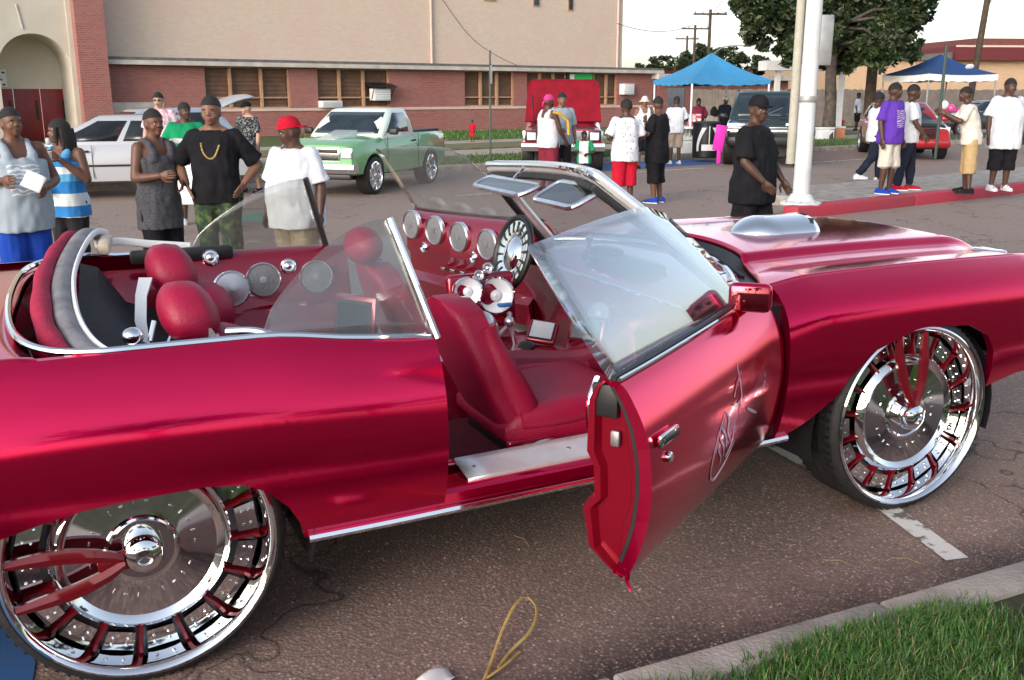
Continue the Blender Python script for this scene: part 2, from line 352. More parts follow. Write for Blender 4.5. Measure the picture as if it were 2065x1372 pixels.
# painted marks
M['stripe'] = two_tone('worn_white_stripe', (.60, .58, .54), (.14, .11, .10), scale=14, lo=.52, hi=.62, rough=.8, detail=9)
M['bluepaint'] = two_tone('worn_blue_paint', (.03, .10, .28), (.09, .10, .13), scale=5, lo=.55, hi=.75, rough=.7, detail=9)
M['greenpaint'] = two_tone('worn_green_paint', (.10, .32, .22), (.17, .20, .16), scale=3, lo=.5, hi=.7, rough=.7, detail=9)
def decal(name, pts, mt, z=.004): return struct(name, MB().add([(x, y, z) for x, y in pts], [list(range(len(pts)))]), mt, smooth=0)
decal('parking_stripe', [(2.86, -1.42), (2.96, -1.44), (3.09, -.95), (3.17, -.1), (3.32, 2.2), (3.22, 2.2), (3.06, -.1), (2.985, -.95)], 'stripe')
decal('blue_parking_mark', [(-1.9, -1.2), (-.36, -1.0), (-.33, -.6), (-.36, -.2), (-1.9, .2)], 'bluepaint')
decal('green_painted_mark', [(1.88, 10.42), (3.08, 10.15), (3.2, 11.2), (2.2, 11.55)], 'greenpaint')
decal('blue_bay_mark', [UV(13.2, 13.8)[:2], UV(19.6, 13.9)[:2], UV(19.8, 15.7)[:2], UV(13.9, 15.7)[:2]], 'bluepaint')
decal('bay_stripe', [UV(14.5, 13.0)[:2], UV(17.5, 13.0)[:2], UV(17.5, 13.12)[:2], UV(14.5, 13.12)[:2]], 'stripe', .006)
decal('bay_stripe', [UV(20.5, 12.6)[:2], UV(23.8, 12.7)[:2], UV(23.8, 12.82)[:2], UV(20.5, 12.72)[:2]], 'stripe', .006)
decal('bay_stripe', [UV(8.8, 10.9)[:2], UV(13.5, 11.2)[:2], UV(13.5, 11.32)[:2], UV(8.8, 11.02)[:2]], 'stripe', .006)
# far strips: island, verge, road, pavement, lawn by the wall
isl = strip(12.2, 60, 5.46, 7.4, -.1, .165); struct('traffic_island', isl, M['concrete'], smooth=0)
rk = struct('red_kerb', strip(10.95, 60, 5.22, 5.46, -.2, .15), 'redkerb', smooth=0)
u = 10.9; random.seed(11)
while u < 40:
    L_ = 3.05; b = MB(); c = UV(u+L_/2, 5.34); b.rbox((c[0], c[1], .03), (L_-.02, .26, .30), .03, 3, Matrix.Rotation(LA, 3, 'Z')); b.build('kerb_stone', 'redkerb', rk); u += L_
fk = struct('far_kerb', strip(-60, 90, 15.75, 15.9, -.2, .10), 'concrete', smooth=0)
u = -10
while u < 60:
    b = MB(); c = UV(u+1.5, 15.86); b.rbox((c[0], c[1], .04), (2.985, .26, .22), .025, 2, Matrix.Rotation(LA, 3, 'Z')); b.build('kerb_stone', 'concrete', fk); u += 3.0
struct('verge', strip(-80, 120, 15.98, 19.2, -.2, .12), 'turf', smooth=0)
struct('access_road', strip(-80, 120, 19.2, 22.6, -.2, .05), 'pave', smooth=0)
struct('middle_verge', strip(-80, 120, 22.6, 25.3, -.2, .10), 'turf_dry', smooth=0)
struct('footpath', strip(-80, 120, 25.3, 26.9, -.2, .115), 'pave', smooth=0)
struct('wall_lawn', strip(-80, 31, 26.9, 37.5, -.2, .10), 'turf', smooth=0)
struct('back_lawn', strip(31, 120, 26.9, 60, -.2, .10), 'turf', smooth=0)
def far_xy(u0, u1, v0, v1, z):
    def f(r): x, y, _ = UV(r.uniform(u0, u1), r.uniform(v0, v1)); return x, y, z
    return f
blades('verge_grass', 9000, far_xy(7, 34, 16.05, 19.1, .115), .10, .010, ['blade1', 'blade2', 'blade3'], 8, 'rough grass on the verge behind the parked cars')
blades('wall_grass', 6000, far_xy(16, 31, 27, 35, .095), .12, .016, ['blade1', 'blade2'], 9, 'green grass at the foot of the brick wall')

# ---------------------------------------------------------------- gym building
M['beige_brick'] = brick_mat('beige_brick', (.60, .48, .385), (.66, .53, .43), (.57, .48, .41), stain=(.64, .43, .38), stain_amt=.55)
M['red_brick'] = brick_mat('red_brick', (.27, .085, .075), (.34, .115, .10), (.34, .22, .20), stain=(.36, .20, .17), stain_amt=.3)
M['tan_brick'] = brick_mat('tan_brick', (.52, .33, .20), (.58, .38, .24), (.50, .38, .28), stain=(.5, .36, .24), stain_amt=.3)
M['stucco'] = mat('cream_stucco', (.56, .51, .43), rough=.9, var=.08, vs=1.2, bump=.2, bs=40)
M['ledge'] = mat('ledge_concrete', (.50, .46, .42), rough=.85, var=.2, vs=2, bump=.2)
M['ledgetop'] = mat('ledge_felt', (.13, .125, .12), rough=.95, var=.3, vs=3)
M['sill'] = mat('pale_sill', (.62, .47, .41), rough=.85, var=.1, vs=4)
M['louvre'] = two_tone('brown_board', (.105, .052, .032), (.17, .088, .05), scale=3, lo=.3, hi=.7, rough=.55, detail=6)
M['mullion'] = mat('tan_mullion', (.42, .25, .155), rough=.6, var=.15)
M['reddoor'] = mat('dark_red_door', (.20, .014, .016), rough=.45, var=.12)
M['maroon'] = mat('maroon_metal', (.13, .018, .022), rough=.5, var=.1)
WA = radians(12)
gym = thing('gym_building', 'tall beige brick hall over a red brick ground floor with boarded windows', 'building', (1.2, 36.0, 0), WA)
ub = MB(); ub.box(1.0, 27.2, .35, 16, 3.1, 10.5); ub.build('upper_wall', 'beige_brick', gym, smooth=0)
lw = MB(); lw.box(.9, 29.2, 0, 12, 0, 1.14)
WIN = [(4.75, 8.3, (5.8, 7.1)), (9.55, 13.0, (10.6, 11.75)), (17.0, 19.85, (17.95, 18.9)), (20.65, 23.2, (21.5, 22.35)), (23.3, 26.6, (25.0, 25.9))]
e = .9
for a, b_, _ in WIN: lw.box(e, a, 0, .35, 1.14, 2.83); e = b_
lw.box(e, 29.2, 0, .35, 1.14, 2.83); lw.box(.95, 29.15, .35, 12, 1.14, 2.83)
lw.build('lower_wall', 'red_brick', gym, smooth=0)
MB().box(.9, 29.5, -.04, .06, 1.1, 1.21).build('sill_band', 'sill', gym, smooth=0)
lg = MB(); lg.box(.95, 29.6, -.42, .4, 2.83, 2.99); lg.build('ledge', 'ledge', gym, smooth=0)
lt = MB(); lt.box(.95, 29.6, -.36, .36, 2.99, 3.10); lt.build('ledge_felt', 'ledgetop', gym, smooth=0)
for a, b_, mul in WIN:
    fr = MB(); fr.box(a, a+.05, .06, .16, 1.21, 2.83); fr.box(b_-.05, b_, .06, .16, 1.21, 2.83); fr.box(a, b_, .06, .16, 2.77, 2.83); fr.box(a, b_, .05, .17, 1.21, 1.27); fr.box(a, b_, .08, .15, 1.60, 1.66)
    wn = fr.build('window', 'mullion', gym, smooth=0)
    for mu in mul: MB().box(mu-.05, mu+.05, .03, .18, 1.22, 2.80).build('mullion', 'mullion', wn, smooth=0)
    ed = [a+.05]+list(mul)+[b_-.05]
    for p, q in zip(ed, ed[1:]):
        n_ = 9
        for k in range(n_):
            z0 = 1.24+k*(1.55/n_); sl = MB(); sl.add([(p, .20, z0), (q, .20, z0), (q, .235, z0+1.55/n_+.01), (p, .235, z0+1.55/n_+.01), (p, .26, z0), (q, .26, z0), (q, .26, z0+1.55/n_+.01), (p, .26, z0+1.55/n_+.01)], [[0,1,2,3],[4,7,6,5],[0,4,5,1],[3,2,6,7],[0,3,7,4],[1,5,6,2]])
            sl.build('board', 'louvre', wn, smooth=0)
def acunit(x0, x1, z0, z1, d=.45, name='air_conditioner'):
    a = MB(); a.rbox(((x0+x1)/2, .1-d/2, (z0+z1)/2), (x1-x0, d, z1-z0), .02)
    o = a.build(name, 'whitepaint', gym)
    s_ = MB()
    for k in range(5): zz = z0+.05+k*(z1-z0-.1)/4; s_.box(x0+.06, x1-.06, .1-d-.006, .1-d+.01, zz-.008, zz+.008)
    s_.build('grille', 'steel', o, smooth=0); return o
acunit(9.55, 10.5, 1.22, 1.5)
acunit(12.05, 12.85, 1.5, 2.0)
acunit(26.75, 27.5, 1.75, 2.3)
aw = MB(); aw.add([(11.85, .1, 2.25), (13.05, .1, 2.25), (13.05, -.55, 2.1), (11.85, -.55, 2.1), (11.85, .1, 2.2), (13.05, .1, 2.2), (13.05, -.55, 2.05), (11.85, -.55, 2.05)], [[0,1,2,3],[7,6,5,4],[0,3,7,4],[1,5,6,2],[3,2,6,7]])
aw.tube([(11.95, -.5, 2.06), (12.1, .08, 1.3)], .02); aw.tube([(12.95, -.5, 2.06), (12.95, .08, 1.3)], .02); aw.build('window_canopy', 'black', gym, smooth=0)
gb = MB(); gb.box(23.3, 24.85, -.02, .04, 1.75, 2.78); gb.build('green_board', mat('green_board', (.03, .50, .12), rough=.6, var=.05), gym, smooth=0)
MB().box(23.12, 23.3, -.06, .03, 1.75, 2.8).build('board_post', 'black', gym, smooth=0)
MB().box(23.32, 23.62, -.05, -.02, 2.2, 2.72).build('notice', 'whitepaint', gym, smooth=0)
for s0, s1, z0, z1 in ((18.35, 19.05, 5.98, 6.6), (21.25, 21.65, 5.88, 6.8), (23.45, 23.78, 5.78, 6.9)):
    wv = MB(); wv.box(s0, s1, .30, .37, z0, z1); o = wv.build('high_window', 'mullion', gym, smooth=0)
    MB().box(s0+.05, s1-.05, .285, .33, z0+.05, z1-.05).build('pane', 'tinted', o, smooth=0)
for s0 in (15.4, 26.8):
    dp = MB(); dp.tube([(s0, .27, 3.1), (s0, .27, 10.4)], .06, 8); dp.build('downspout', 'sill', gym)
wr = MB(); wr.tube(catmull([(15.8, .3, 6.2), (16.6, .2, 5.2), (17.6, .1, 4.2), (18.9, 0, 3.5), (19.8, -.3, 3.1)], 6), .012, 5); wr.build('cable', 'black', gym)
MB().box(1.05, 3.1, -.03, .02, .12, 1.47).build('pale_patch', 'ledge', gym, smooth=0)
cop = MB(); cop.box(.9, 27.3, .25, 16.1, 10.5, 10.7); cop.build('coping', 'ledge', gym, smooth=0)
# arched entrance
ent = thing('entrance_portal', 'cream stucco entrance with a round arch, dark red doors and brick pier', 'building', (1.2, 36.0, 0), WA)
MB().box(0, 1.0, -.75, .9, 0, 10.8).build('brick_pier', 'red_brick', ent, smooth=0)
cx, rr, zs = -1.33, 1.19, 2.62
pts = [(cx-rr, 0), (cx-rr, zs)]+[(cx+rr*cos(t), zs+rr*sin(t)) for t in np.linspace(pi, 0, 25)][1:-1]+[(cx+rr, zs), (cx+rr, 0)]
wv = MB(); outer = []
for x, z in pts: outer.append((max(-7.0, min(-.002, cx+(x-cx)*1)), z))
# face around the arch: quads from arch edge to the outer frame
for (x0, z0), (x1, z1) in zip(pts, pts[1:]):
    if x0 == x1: continue
    wv.loft([[(x0, -.3, z0), (x1, -.3, z1), (x1, -.3, 10.6), (x0, -.3, 10.6)], [(x0, 1.4, z0), (x1, 1.4, z1), (x1, 1.4, 10.6), (x0, 1.4, 10.6)]], True, True, True)
wv.box(-7, cx-rr, -.3, 1.4, 0, 10.6); wv.box(cx+rr, -.002, -.3, 1.4, 0, 10.6)
wv.build('stucco_wall', 'stucco', ent, smooth=20)
MB().box(-7, 0, 1.4, 1.6, 1.96, 6).build('recess_wall', 'stucco', ent, smooth=0)
tr = MB(); tr.box(-.17, -.004, -.36, -.30, 0, 10.6); tr.build('corner_trim', 'stucco', ent, smooth=0)
for k in range(4):
    x0 = -3.62+k*.9; d = MB(); d.rbox((x0+.44, 1.42, .99), (.87, .06, 1.93), .01); o = d.build('door', 'reddoor', ent)
    MB().box(x0+.70, x0+.78, 1.36, 1.4, .85, 1.55).build('door_window', 'black', o, smooth=0)
sg = MB(); sg.box(-2.75, -2.0, 1.36, 1.4, 2.02, 2.62); so = sg.build('wall_sign', 'whitepaint', ent, smooth=0)
for zz, xs in ((2.52, ((-2.72, -2.62), (-2.58, -2.2), (-2.14, -2.04))), (2.1, ((-2.66, -2.58), (-2.16, -2.06))), (2.36, ((-2.6, -2.2),)), (2.27, ((-2.55, -2.15),))):
    for a, b_ in xs: MB().box(a, b_, 1.345, 1.36, zz-.03, zz+.03).build('lettering', 'black', so, smooth=0)
MB().tube([(-1.75, -.32, 4.75), (-1.62, -.32, 3.95)], .03, 6).build('wall_conduit', 'ledge', ent)
# low annex beyond the gym
anx = thing('low_annex', 'low flat-roofed brick annex behind the blue canopy tent', 'building', (30.2, 42.2, 0), WA)
MB().box(0, 11, 0, 8, 0, 2.55).build('wall', 'red_brick', anx, smooth=0)
MB().box(-.6, 11.5, -.6, 8.4, 2.55, 2.82).build('roof_slab', 'ledge', anx, smooth=0)
ad = MB(); ad.box(.7, 2.0, -.03, .05, 0, 2.1); ad.build('door', 'steel', anx, smooth=0)
MB().box(5.0, 9.5, 1.5, 7, 2.82, 3.15).build('red_roof_sheet', 'maroon', anx, smooth=0)
# wooden fence
M['fencewood'] = two_tone('weathered_fence', (.165, .135, .12), (.24, .20, .175), scale=2.5, lo=.3, hi=.7, rough=.9, detail=7)
fen = thing('wooden_fence', 'weathered grey plank fence behind the tents', 'fence', (31.2, 40.6, 0), radians(-16))
for k in range(150):
    h = 2.02+random.uniform(-.03, .03); pb = MB(); pb.box(k*.17, k*.17+.16, random.uniform(-.012, .006), .03, .05, h); pb.build('plank', 'fencewood', fen, smooth=0)
for z in (.5, 1.6): MB().box(0, 25.5, .03, .08, z, z+.1).build('rail', 'fencewood', fen, smooth=0)
# tan building on the right
tanb = thing('tan_brick_building', 'low tan brick building with a dark maroon roof fascia on the right', 'building', (46.9, 46.4, 0), radians(-19))
MB().box(0, 40, 0, 14, 0, 3.9).build('wall', 'tan_brick', tanb, smooth=0)
MB().box(7.2, 40.8, -.7, 14.5, 3.9, 4.75).build('roof_fascia', 'maroon', tanb, smooth=0)
MB().box(9.5, 40, 1.2, 13, 4.75, 5.35).build('upper_roof', mat('brown_roof', (.16, .05, .04), rough=.6), tanb, smooth=0)
MB().box(7.15, 40.9, -.76, -.7, 4.70, 4.82).build('drip_edge', 'sill', tanb, smooth=0)
pr = MB(); pr.prism([(0, 3.9), (7.2, 3.9), (7.2, 4.4)], -.3, 14, 'y'); pr.build('side_roof', 'ledgetop', tanb, smooth=0)
# white walkway canopy
wc = thing('walkway_canopy', 'white steel walkway canopy between the tent and the white pole', 'canopy', (29.4, 30.6, 0), radians(-18))
wb = MB(); wb.box(-1.4, 2.6, -.5, .5, 2.75, 3.15); wb.build('roof', 'whitepaint', wc, smooth=0)
for x in (-.7, .5, 2.2): MB().box(x-.1, x+.1, -.1, .1, 0, 2.76).build('post', 'whitepaint', wc, smooth=0)
# ================================================================ THE CONVERTIBLE
car = thing('convertible_car', 'candy red lifted convertible with huge chrome wheels and both doors open', 'car')
ST = [
 (-1.50, [(.80,.45),(.86,.52),(.895,.62),(.905,.72),(.895,.80),(.87,.87),(.83,.92),(.76,.965),(.66,.985)]),
 (-.90, [(.90,.42),(.95,.50),(.985,.60),(.995,.70),(.985,.80),(.955,.88),(.915,.94),(.87,.99),(.80,1.02)]),
 (-.20, [(.93,.37),(.965,.45),(.995,.57),(1.005,.69),(.998,.80),(.975,.88),(.945,.945),(.915,.995),(.885,1.03)]),
 (.40, [(.93,.365),(.965,.44),(.995,.56),(1.005,.68),(.998,.79),(.975,.87),(.945,.94),(.915,.99),(.885,1.028)]),
 (.70, [(.932,.368),(.965,.44),(.995,.555),(1.005,.675),(.997,.78),(.975,.855),(.945,.915),(.915,.962),(.885,.992)]),
 (.97, [(.935,.375),(.965,.44),(.995,.55),(1.005,.67),(.995,.77),(.975,.845),(.945,.905),(.915,.95),(.885,.972)]),
 (1.6, [(.935,.39),(.965,.45),(.995,.56),(1.005,.68),(.995,.78),(.975,.855),(.945,.915),(.915,.96),(.885,.985)]),
 (2.3, [(.935,.41),(.965,.47),(.99,.58),(1.003,.70),(.997,.81),(.98,.89),(.952,.945),(.912,.99),(.865,1.02)]),
 (2.6, [(.935,.42),(.965,.48),(.99,.60),(1.0,.72),(.997,.84),(.985,.92),(.958,.97),(.91,1.015),(.85,1.052)]),
 (3.2, [(.935,.42),(.965,.48),(.99,.60),(1.0,.72),(.997,.84),(.985,.925),(.958,.978),(.91,1.022),(.85,1.06)]),
 (3.8, [(.93,.50),(.955,.54),(.978,.63),(.985,.74),(.98,.85),(.967,.925),(.94,.975),(.895,1.018),(.835,1.052)]),
 (4.10, [(.86,.52),(.885,.56),(.90,.64),(.905,.74),(.895,.84),(.88,.905),(.86,.95),(.83,.985),(.785,1.02)]),
]
NP = 9
CT = [[([(x, P[k][0]) for x, P in ST]), ([(x, P[k][1]) for x, P in ST])] for k in range(NP)]
_colc = {}
def column(x):
    key = round(x, 4)
    if key not in _colc:
        _colc[key] = [(smooth_tab(CT[k][0], x), smooth_tab(CT[k][1], x)) for k in range(NP)]
    return _colc[key]
def prof(x, u):            # u in 0..1 -> (y,z)
    c = column(x); t = u*(NP-1); i = min(int(t), NP-2); t -= i
    def cr(k):
        p0 = c[max(i-1, 0)][k]; p1 = c[i][k]; p2 = c[i+1][k]; p3 = c[min(i+2, NP-1)][k]
        return .5*(2*p1+(p2-p0)*t+(2*p0-5*p1+4*p2-p3)*t*t+(3*p1-p0-3*p2+p3)*t**3)
    return cr(0), cr(1)
def u_of(x, z):
    lo, hi = 0., 1.
    for _ in range(22):
        m_ = (lo+hi)/2
        if prof(x, m_)[1] < z: lo = m_
        else: hi = m_
    return lo
def sideY(x, z): return prof(x, u_of(x, z))[0]
ZL = [(-1.5,.46),(-.66,.43),(-.60,.45),(-.50,.515),(-.368,.559),(-.267,.585),(-.145,.608),(.011,.618),(.185,.622),(.299,.608),(.368,.573),(.433,.505),(.472,.434),(.488,.367),(.97,.375),(2.3,.41),(2.40,.415),(2.444,.43),(2.55,.495),(2.657,.575),(2.705,.646),(2.831,.752),(3.012,.803),(3.203,.813),(3.356,.802),(3.476,.748),(3.532,.67),(3.548,.58),(3.556,.492),(3.739,.535),(4.10,.56)]
def side_panel(x0, x1, sgn, name, mt='candy', zlow=None, nu=26, flange=.035, dz=0, T=None, parent=car, dx=.022, sub=None):
    xs = list(np.arange(x0, x1, dx))+[x1]
    xs += [x for x, _ in ZL if x0 < x < x1]; xs = sorted(set(round(x, 4) for x in xs))
    rows = []
    for x in xs:
        zl = max(tab(ZL, x) if zlow is None else zlow(x), column(x)[0][1]+.0005); ul = u_of(x, zl); r = []
        y, z = prof(x, ul)
        r.append((x, sgn*(y-flange), z+.006+dz)); r.append((x, sgn*(y-.006), z+dz))
        for k in range(nu+1):
            y, z = prof(x, lerp(ul, 1, k/nu)); r.append((x, sgn*y, z+dz))
        y, z = prof(x, 1); r.append((x, sgn*(y-.022), z+.002+dz))
        rows.append(r)
    mb = MB().grid(rows)
    # end flanges
    for xe, d in ((xs[0], .03), (xs[-1], -.03)):
        r = rows[0] if xe == xs[0] else rows[-1]
        mb.grid([[(p[0], p[1], p[2]) for p in r[1:-1]], [(p[0]+d*.05, p[1]-sgn*.05, p[2]) for p in r[1:-1]]])
    if T is not None: mb.xf(T)
    return mb.build(name, mt, parent, smooth=35)
# crease trim etc.
HZ = Vector((2.28, -.76, 0)); DA = radians(33)
TD = Matrix.Translation(HZ) @ Matrix.Rotation(DA, 4, 'Z') @ Matrix.Translation(-HZ)
HF = Vector((2.22, .82, 0)); FA = radians(-76)
TF = Matrix.Translation(HF+Vector((0, .04, .075))) @ Matrix.Rotation(FA, 4, 'Z') @ Matrix.Translation(-HF)
side_panel(-1.5, .965, -1, 'quarter_panel'); side_panel(2.385, 4.10, -1, 'fender')
side_panel(-1.5, 1.06, 1, 'quarter_panel', dz=.02); side_panel(2.295, 4.10, 1, 'fender')
def rocker(sgn):
    mb = MB(); rows = []
    for x in np.linspace(.94, 2.32, 30):
        zb = column(x)[0][1]; rows.append([(x, sgn*(.935-.05), zb), (x, sgn*.935, zb+.004), (x, sgn*.952, zb+.03), (x, sgn*.945, zb+.06), (x, sgn*.915, zb+.075), (x, sgn*.70, zb+.08), (x, sgn*.66, zb+.04)])
    return mb.grid(rows).build('rocker_panel', 'candy', car)
rocker(-1); rocker(1)
pp = MB(); pp.box(2.30, 2.40, -.93, -.70, .40, .965); pp.add([(2.29, -.94, .965), (2.42, -.94, .965), (2.42, -.66, 1.0), (2.29, -.66, 1.0)], [[0,1,2,3]]); pp.build('hinge_pillar', 'black', car, smooth=0)
# chrome rocker moulding, near and far
for sgn in (-1, 1):
    mb = MB(); pth = [(x, sgn*(column(x)[0][0]+.012), column(x)[0][1]+.004) for x in np.linspace(.50, 2.44, 30)]
    mb.tube(pth, .016, 8, flat=1.0); mb.build('rocker_moulding', 'chrome', car)
# sill plate
sp_ = MB(); rows = []
for x in np.linspace(1.07, 2.1, 12):
    zb = column(x)[0][1]+.085; rows.append([(x, -.915, zb-.012), (x, -.91, zb+.002), (x, -.80, zb+.022), (x, -.785, zb+.034)])
sp_.grid(rows).build('sill_plate', mat('brushed_aluminium', (.80, .81, .83), rough=.35, metal=.6, var=.08, vs=14), car, solid=.004)
for x in (1.12, 1.5, 1.9): MB().ell((x, -.845, column(x)[0][1]+.100), (.008, .008, .004)).build('screw', 'steel', car)
# underbody and wheel wells
ubm = MB(); ubm.box(.5, 2.42, -.86, .86, .385, .41); ubm.box(-1.45, -.6, -.80, .80, .44, .47); ubm.box(-.6, .5, -.58, .58, .40, .44); ubm.box(2.42, 3.95, -.58, .58, .42, .46); ubm.build('floor_pan', 'black', car, smooth=0)
for cx_, r_ in ((0, .50), (3.086, .50)):
    for sgn in (-1, 1):
        ww = MB(); rings = []
        for t in np.linspace(-.25, pi+.25, 22): rings.append([(cx_+r_*cos(t)*1.04, sgn*.60, .40+r_*sin(t)*.9), (cx_+r_*cos(t)*1.04, sgn*.955, .40+r_*sin(t)*.9)])
        ww.grid(rings); ww.add([(cx_-.55, sgn*.60, .3), (cx_+.55, sgn*.60, .3), (cx_+.55, sgn*.60, .95), (cx_-.55, sgn*.60, .95)], [[0,1,2,3]])
        ww.v = [(x, y, min(z, .80)) for x, y, z in ww.v]
        ww.build('wheel_well', 'black', car)
ax_ = MB(); ax_.tube([(0, -.75, .43), (0, .75, .43)], .045, 10); ax_.tube([(3.086, -.72, .43), (3.086, .72, .43)], .035, 8); ax_.tube([(2.8, -.45, .50), (3.086, -.70, .45), (3.4, -.45, .50)], .022, 8); ax_.build('axles', 'steel', car)
cs = MB(); 
for k in range(40): pass
cs.tube([(3.086+.06*cos(t), -.55+.06*sin(t), .50+t*.006) for t in np.linspace(0, 14*pi, 170)], .009, 6); cs.tube([(3.40, -.5, .62), (3.52, -.82, .66)], .02, 6); cs.build('coil_spring', 'steel', car)
# hood
def topz(x): return prof(x, 1)[1]
def hood_edge(y): return 2.345+.30*(1-(abs(y)/.84)**2)
hd = []
NY = 121
def hood_z(x, y):
    ya = abs(y); yt = prof(x, 1)[0]; z = topz(x)+.004*(1-(ya/.85)**2)
    z -= .012*math.exp(-((ya-.60)/.10)**2)
    b = 1/(1+math.exp(max(-60, min(60, (ya-.47)/.006)))); fr_ = 1; z += (.030*b*fr_+.012*b*fr_*(1-(ya/.47)**2 if ya < .47 else 0))
    if x > 3.75: z -= .10*((x-3.75)/.33)**2.2
    return z
rows = []
for i in range(60):
    r = []
    for j in range(NY):
        t = (j/(NY-1))*2-1
        y = t*.845; xr = hood_edge(y); x = lerp(xr, 4.08-.04*abs(t)**4, i/59); yt = prof(x, 1)[0]-.006; y = t*yt
        r.append((x, y, hood_z(x, y)+.003))
    rows.append(r)
hood = MB().grid(rows).build('hood', 'candy', car, smooth=45, solid=.02)
# cowl: black vent band between hood and windscreen
def ws_base(y): return Vector((2.27+.30*(1-(y/.80)**2), y, 1.005+.035*(1-(y/.80)**2)))
def ws_top(y): t = (y+.58)/1.15; return Vector((lerp(1.74, 1.80, t)+.10*(1-((y-.0)/.6)**2), y, lerp(1.452, 1.415, t)+.012*(1-(y/.6)**2)))
rows = []
for j in range(41):
    y = -.84+j*.042; a = ws_base(max(-.80, min(.80, y))); rows.append([(a.x-.02, y, a.z-.012), (lerp(a.x, hood_edge(y), .5), y, a.z-.004), (hood_edge(y)-.004, y, hood_z(hood_edge(y), y)-.020), (hood_edge(y)+.04, y, hood_z(hood_edge(y), y)-.028)])
MB().grid(rows).build('cowl', 'black', car)
for k in range(2):
    wp = MB(); y0 = -.62+k*.62; wp.tube([ws_base(y0)+Vector((.05, 0, .0)), ws_base(y0+.28)+Vector((-.01, 0, .03)), ws_base(y0+.55)+Vector((-.04, 0, .035))], .008, 6); wp.build('wiper', 'black', car)
# hood scoop: chrome bullet with an open mouth facing forward
sc = MB(); rings = []
for k in range(15):
    t = k/14; x = 2.83+.42*t; hgt = .088*(math.sin(min(1, t*2.4)*pi/2))**.8+.004; hw = .15*(math.sin(min(1, t*2.2)*pi/2))**.7+.004
    rings.append([(x, hw*cos(a)*-1, hood_z(2.9, 0)-.012+max(0, hgt*sin(a))) for a in np.linspace(0, pi, 17)])
sc.loft(rings, False, False, False)
sc.v = [(x, y-.02, z) for x, y, z in sc.v]
sco = sc.build('hood_scoop', 'chrome', car, solid=.008)
MB().add([(3.23, -.165, 1.08), (3.23, .125, 1.08), (3.23, .10, 1.17), (3.23, -.14, 1.17)], [[0,1,2,3]]).build('scoop_mouth', 'black', sco, smooth=0)
# chrome nose piece at hood corners, front end
for sgn in (-1, 1):
    n_ = MB(); n_.rbox((4.03, sgn*.50, .985), (.10, .17, .07), .02, 3); n_.build('hood_nose_trim', 'chrome', car)
fe = MB(); rows = []
for j in range(31):
    y = -.80+j*1.6/30; rows.append([(4.10-.03*(y/.8)**4, y, 1.0), (4.11-.03*(y/.8)**4, y, .9), (4.10-.03*(y/.8)**4, y, .56)])
fe.grid(rows).build('front_panel', 'black', car)
gr = MB()
for k in range(7): gr.box(4.105, 4.125, -.52, .52, .66+k*.045, .675+k*.045)
for y in (-.53, 0, .53): gr.box(4.10, 4.135, y-.012, y+.012, .64, .97)
gr.build('front_grille', 'chrome', car, smooth=0)
for sgn in (-1, 1):
    for yy in (.62, .74):
        h_ = MB(); h_.lathe([(.075, 0), (.078, .015), (.07, .02), (.05, .03), (0, .036)], (4.105, sgn*yy, .83), (1, 0, 0), 20); h_.build('headlight', 'chrome', car)
bp_ = MB(); rows = []
for j in range(25):
    y = -.98+j*1.96/24; xx = 4.20-.14*abs(y/.98)**5; rows.append([(xx-.06, y, .44), (xx, y, .455), (xx+.02, y, .53), (xx, y, .60), (xx-.06, y, .62)])
bp_.grid(rows).build('front_bumper', 'chrome', car, solid=.012)
# trunk deck, tail, rear bumper
def well_x(y): return -.285+.10*(abs(y)/.80)**4 + (.05*y)
rows = []
for i in range(25):
    r = []
    for j in range(41):
        t = j/20-1; xx = lerp(-1.5, well_x(t*.80), i/24); y_ = prof(xx, 1)[0]-.004; yy = t*y_
        zt = prof(xx, 1)[1]; r.append((xx, yy, zt+.018*(1-t*t)+.003))
    rows.append(r)
MB().grid(rows).build('trunk_lid', 'candy', car, smooth=45, solid=.015)
tl = MB(); rows = []
for j in range(25):
    t = j/12-1; rows.append([(-1.50-.05*(1-t*t), t*.66, .99), (-1.54-.05*(1-t*t), t*.80, .90), (-1.53-.05*(1-t*t), t*.86, .66), (-1.48, t*.84, .46)])
tl.grid(rows).build('tail_panel', 'candy', car)
rb = MB(); rows = []
for j in range(25):
    y = -.97+j*1.94/24; xx = -1.66+.14*abs(y/.97)**5; rows.append([(xx+.08, y, .46), (xx, y, .47), (xx-.02, y, .55), (xx, y, .62), (xx+.08, y, .64)])
rb.grid(rows).build('rear_bumper', 'chrome', car, solid=.012)
for sgn in (-1, 1):
    for yy in (.35, .52, .69): MB().rbox((-1.585+.03*yy, sgn*yy, .76), (.03, .13, .09), .01).build('tail_light', M['maroon'], car)
# belt moulding (chrome) round the cockpit
path = [(.955, -.878, .972)]+[(x, -(prof(x, 1)[0]-.012), prof(x, 1)[1]+.006) for x in np.linspace(.9, -.05, 16)]
path += catmull([(-.05, -.872, 1.036), (-.17, -.83, 1.038), (-.255, -.70, 1.043), (-.30, -.45, 1.049), (-.31, 0, 1.055), (-.28, .45, 1.062), (-.22, .70, 1.065), (-.10, .84, 1.065), (.05, .875, 1.06)], 5)[1:]
path += [(x, prof(x, 1)[0]-.012, prof(x, 1)[1]+.026) for x in np.linspace(.1, 1.05, 14)]
MB().tube(path, .012, 8).build('belt_moulding', 'chrome', car)
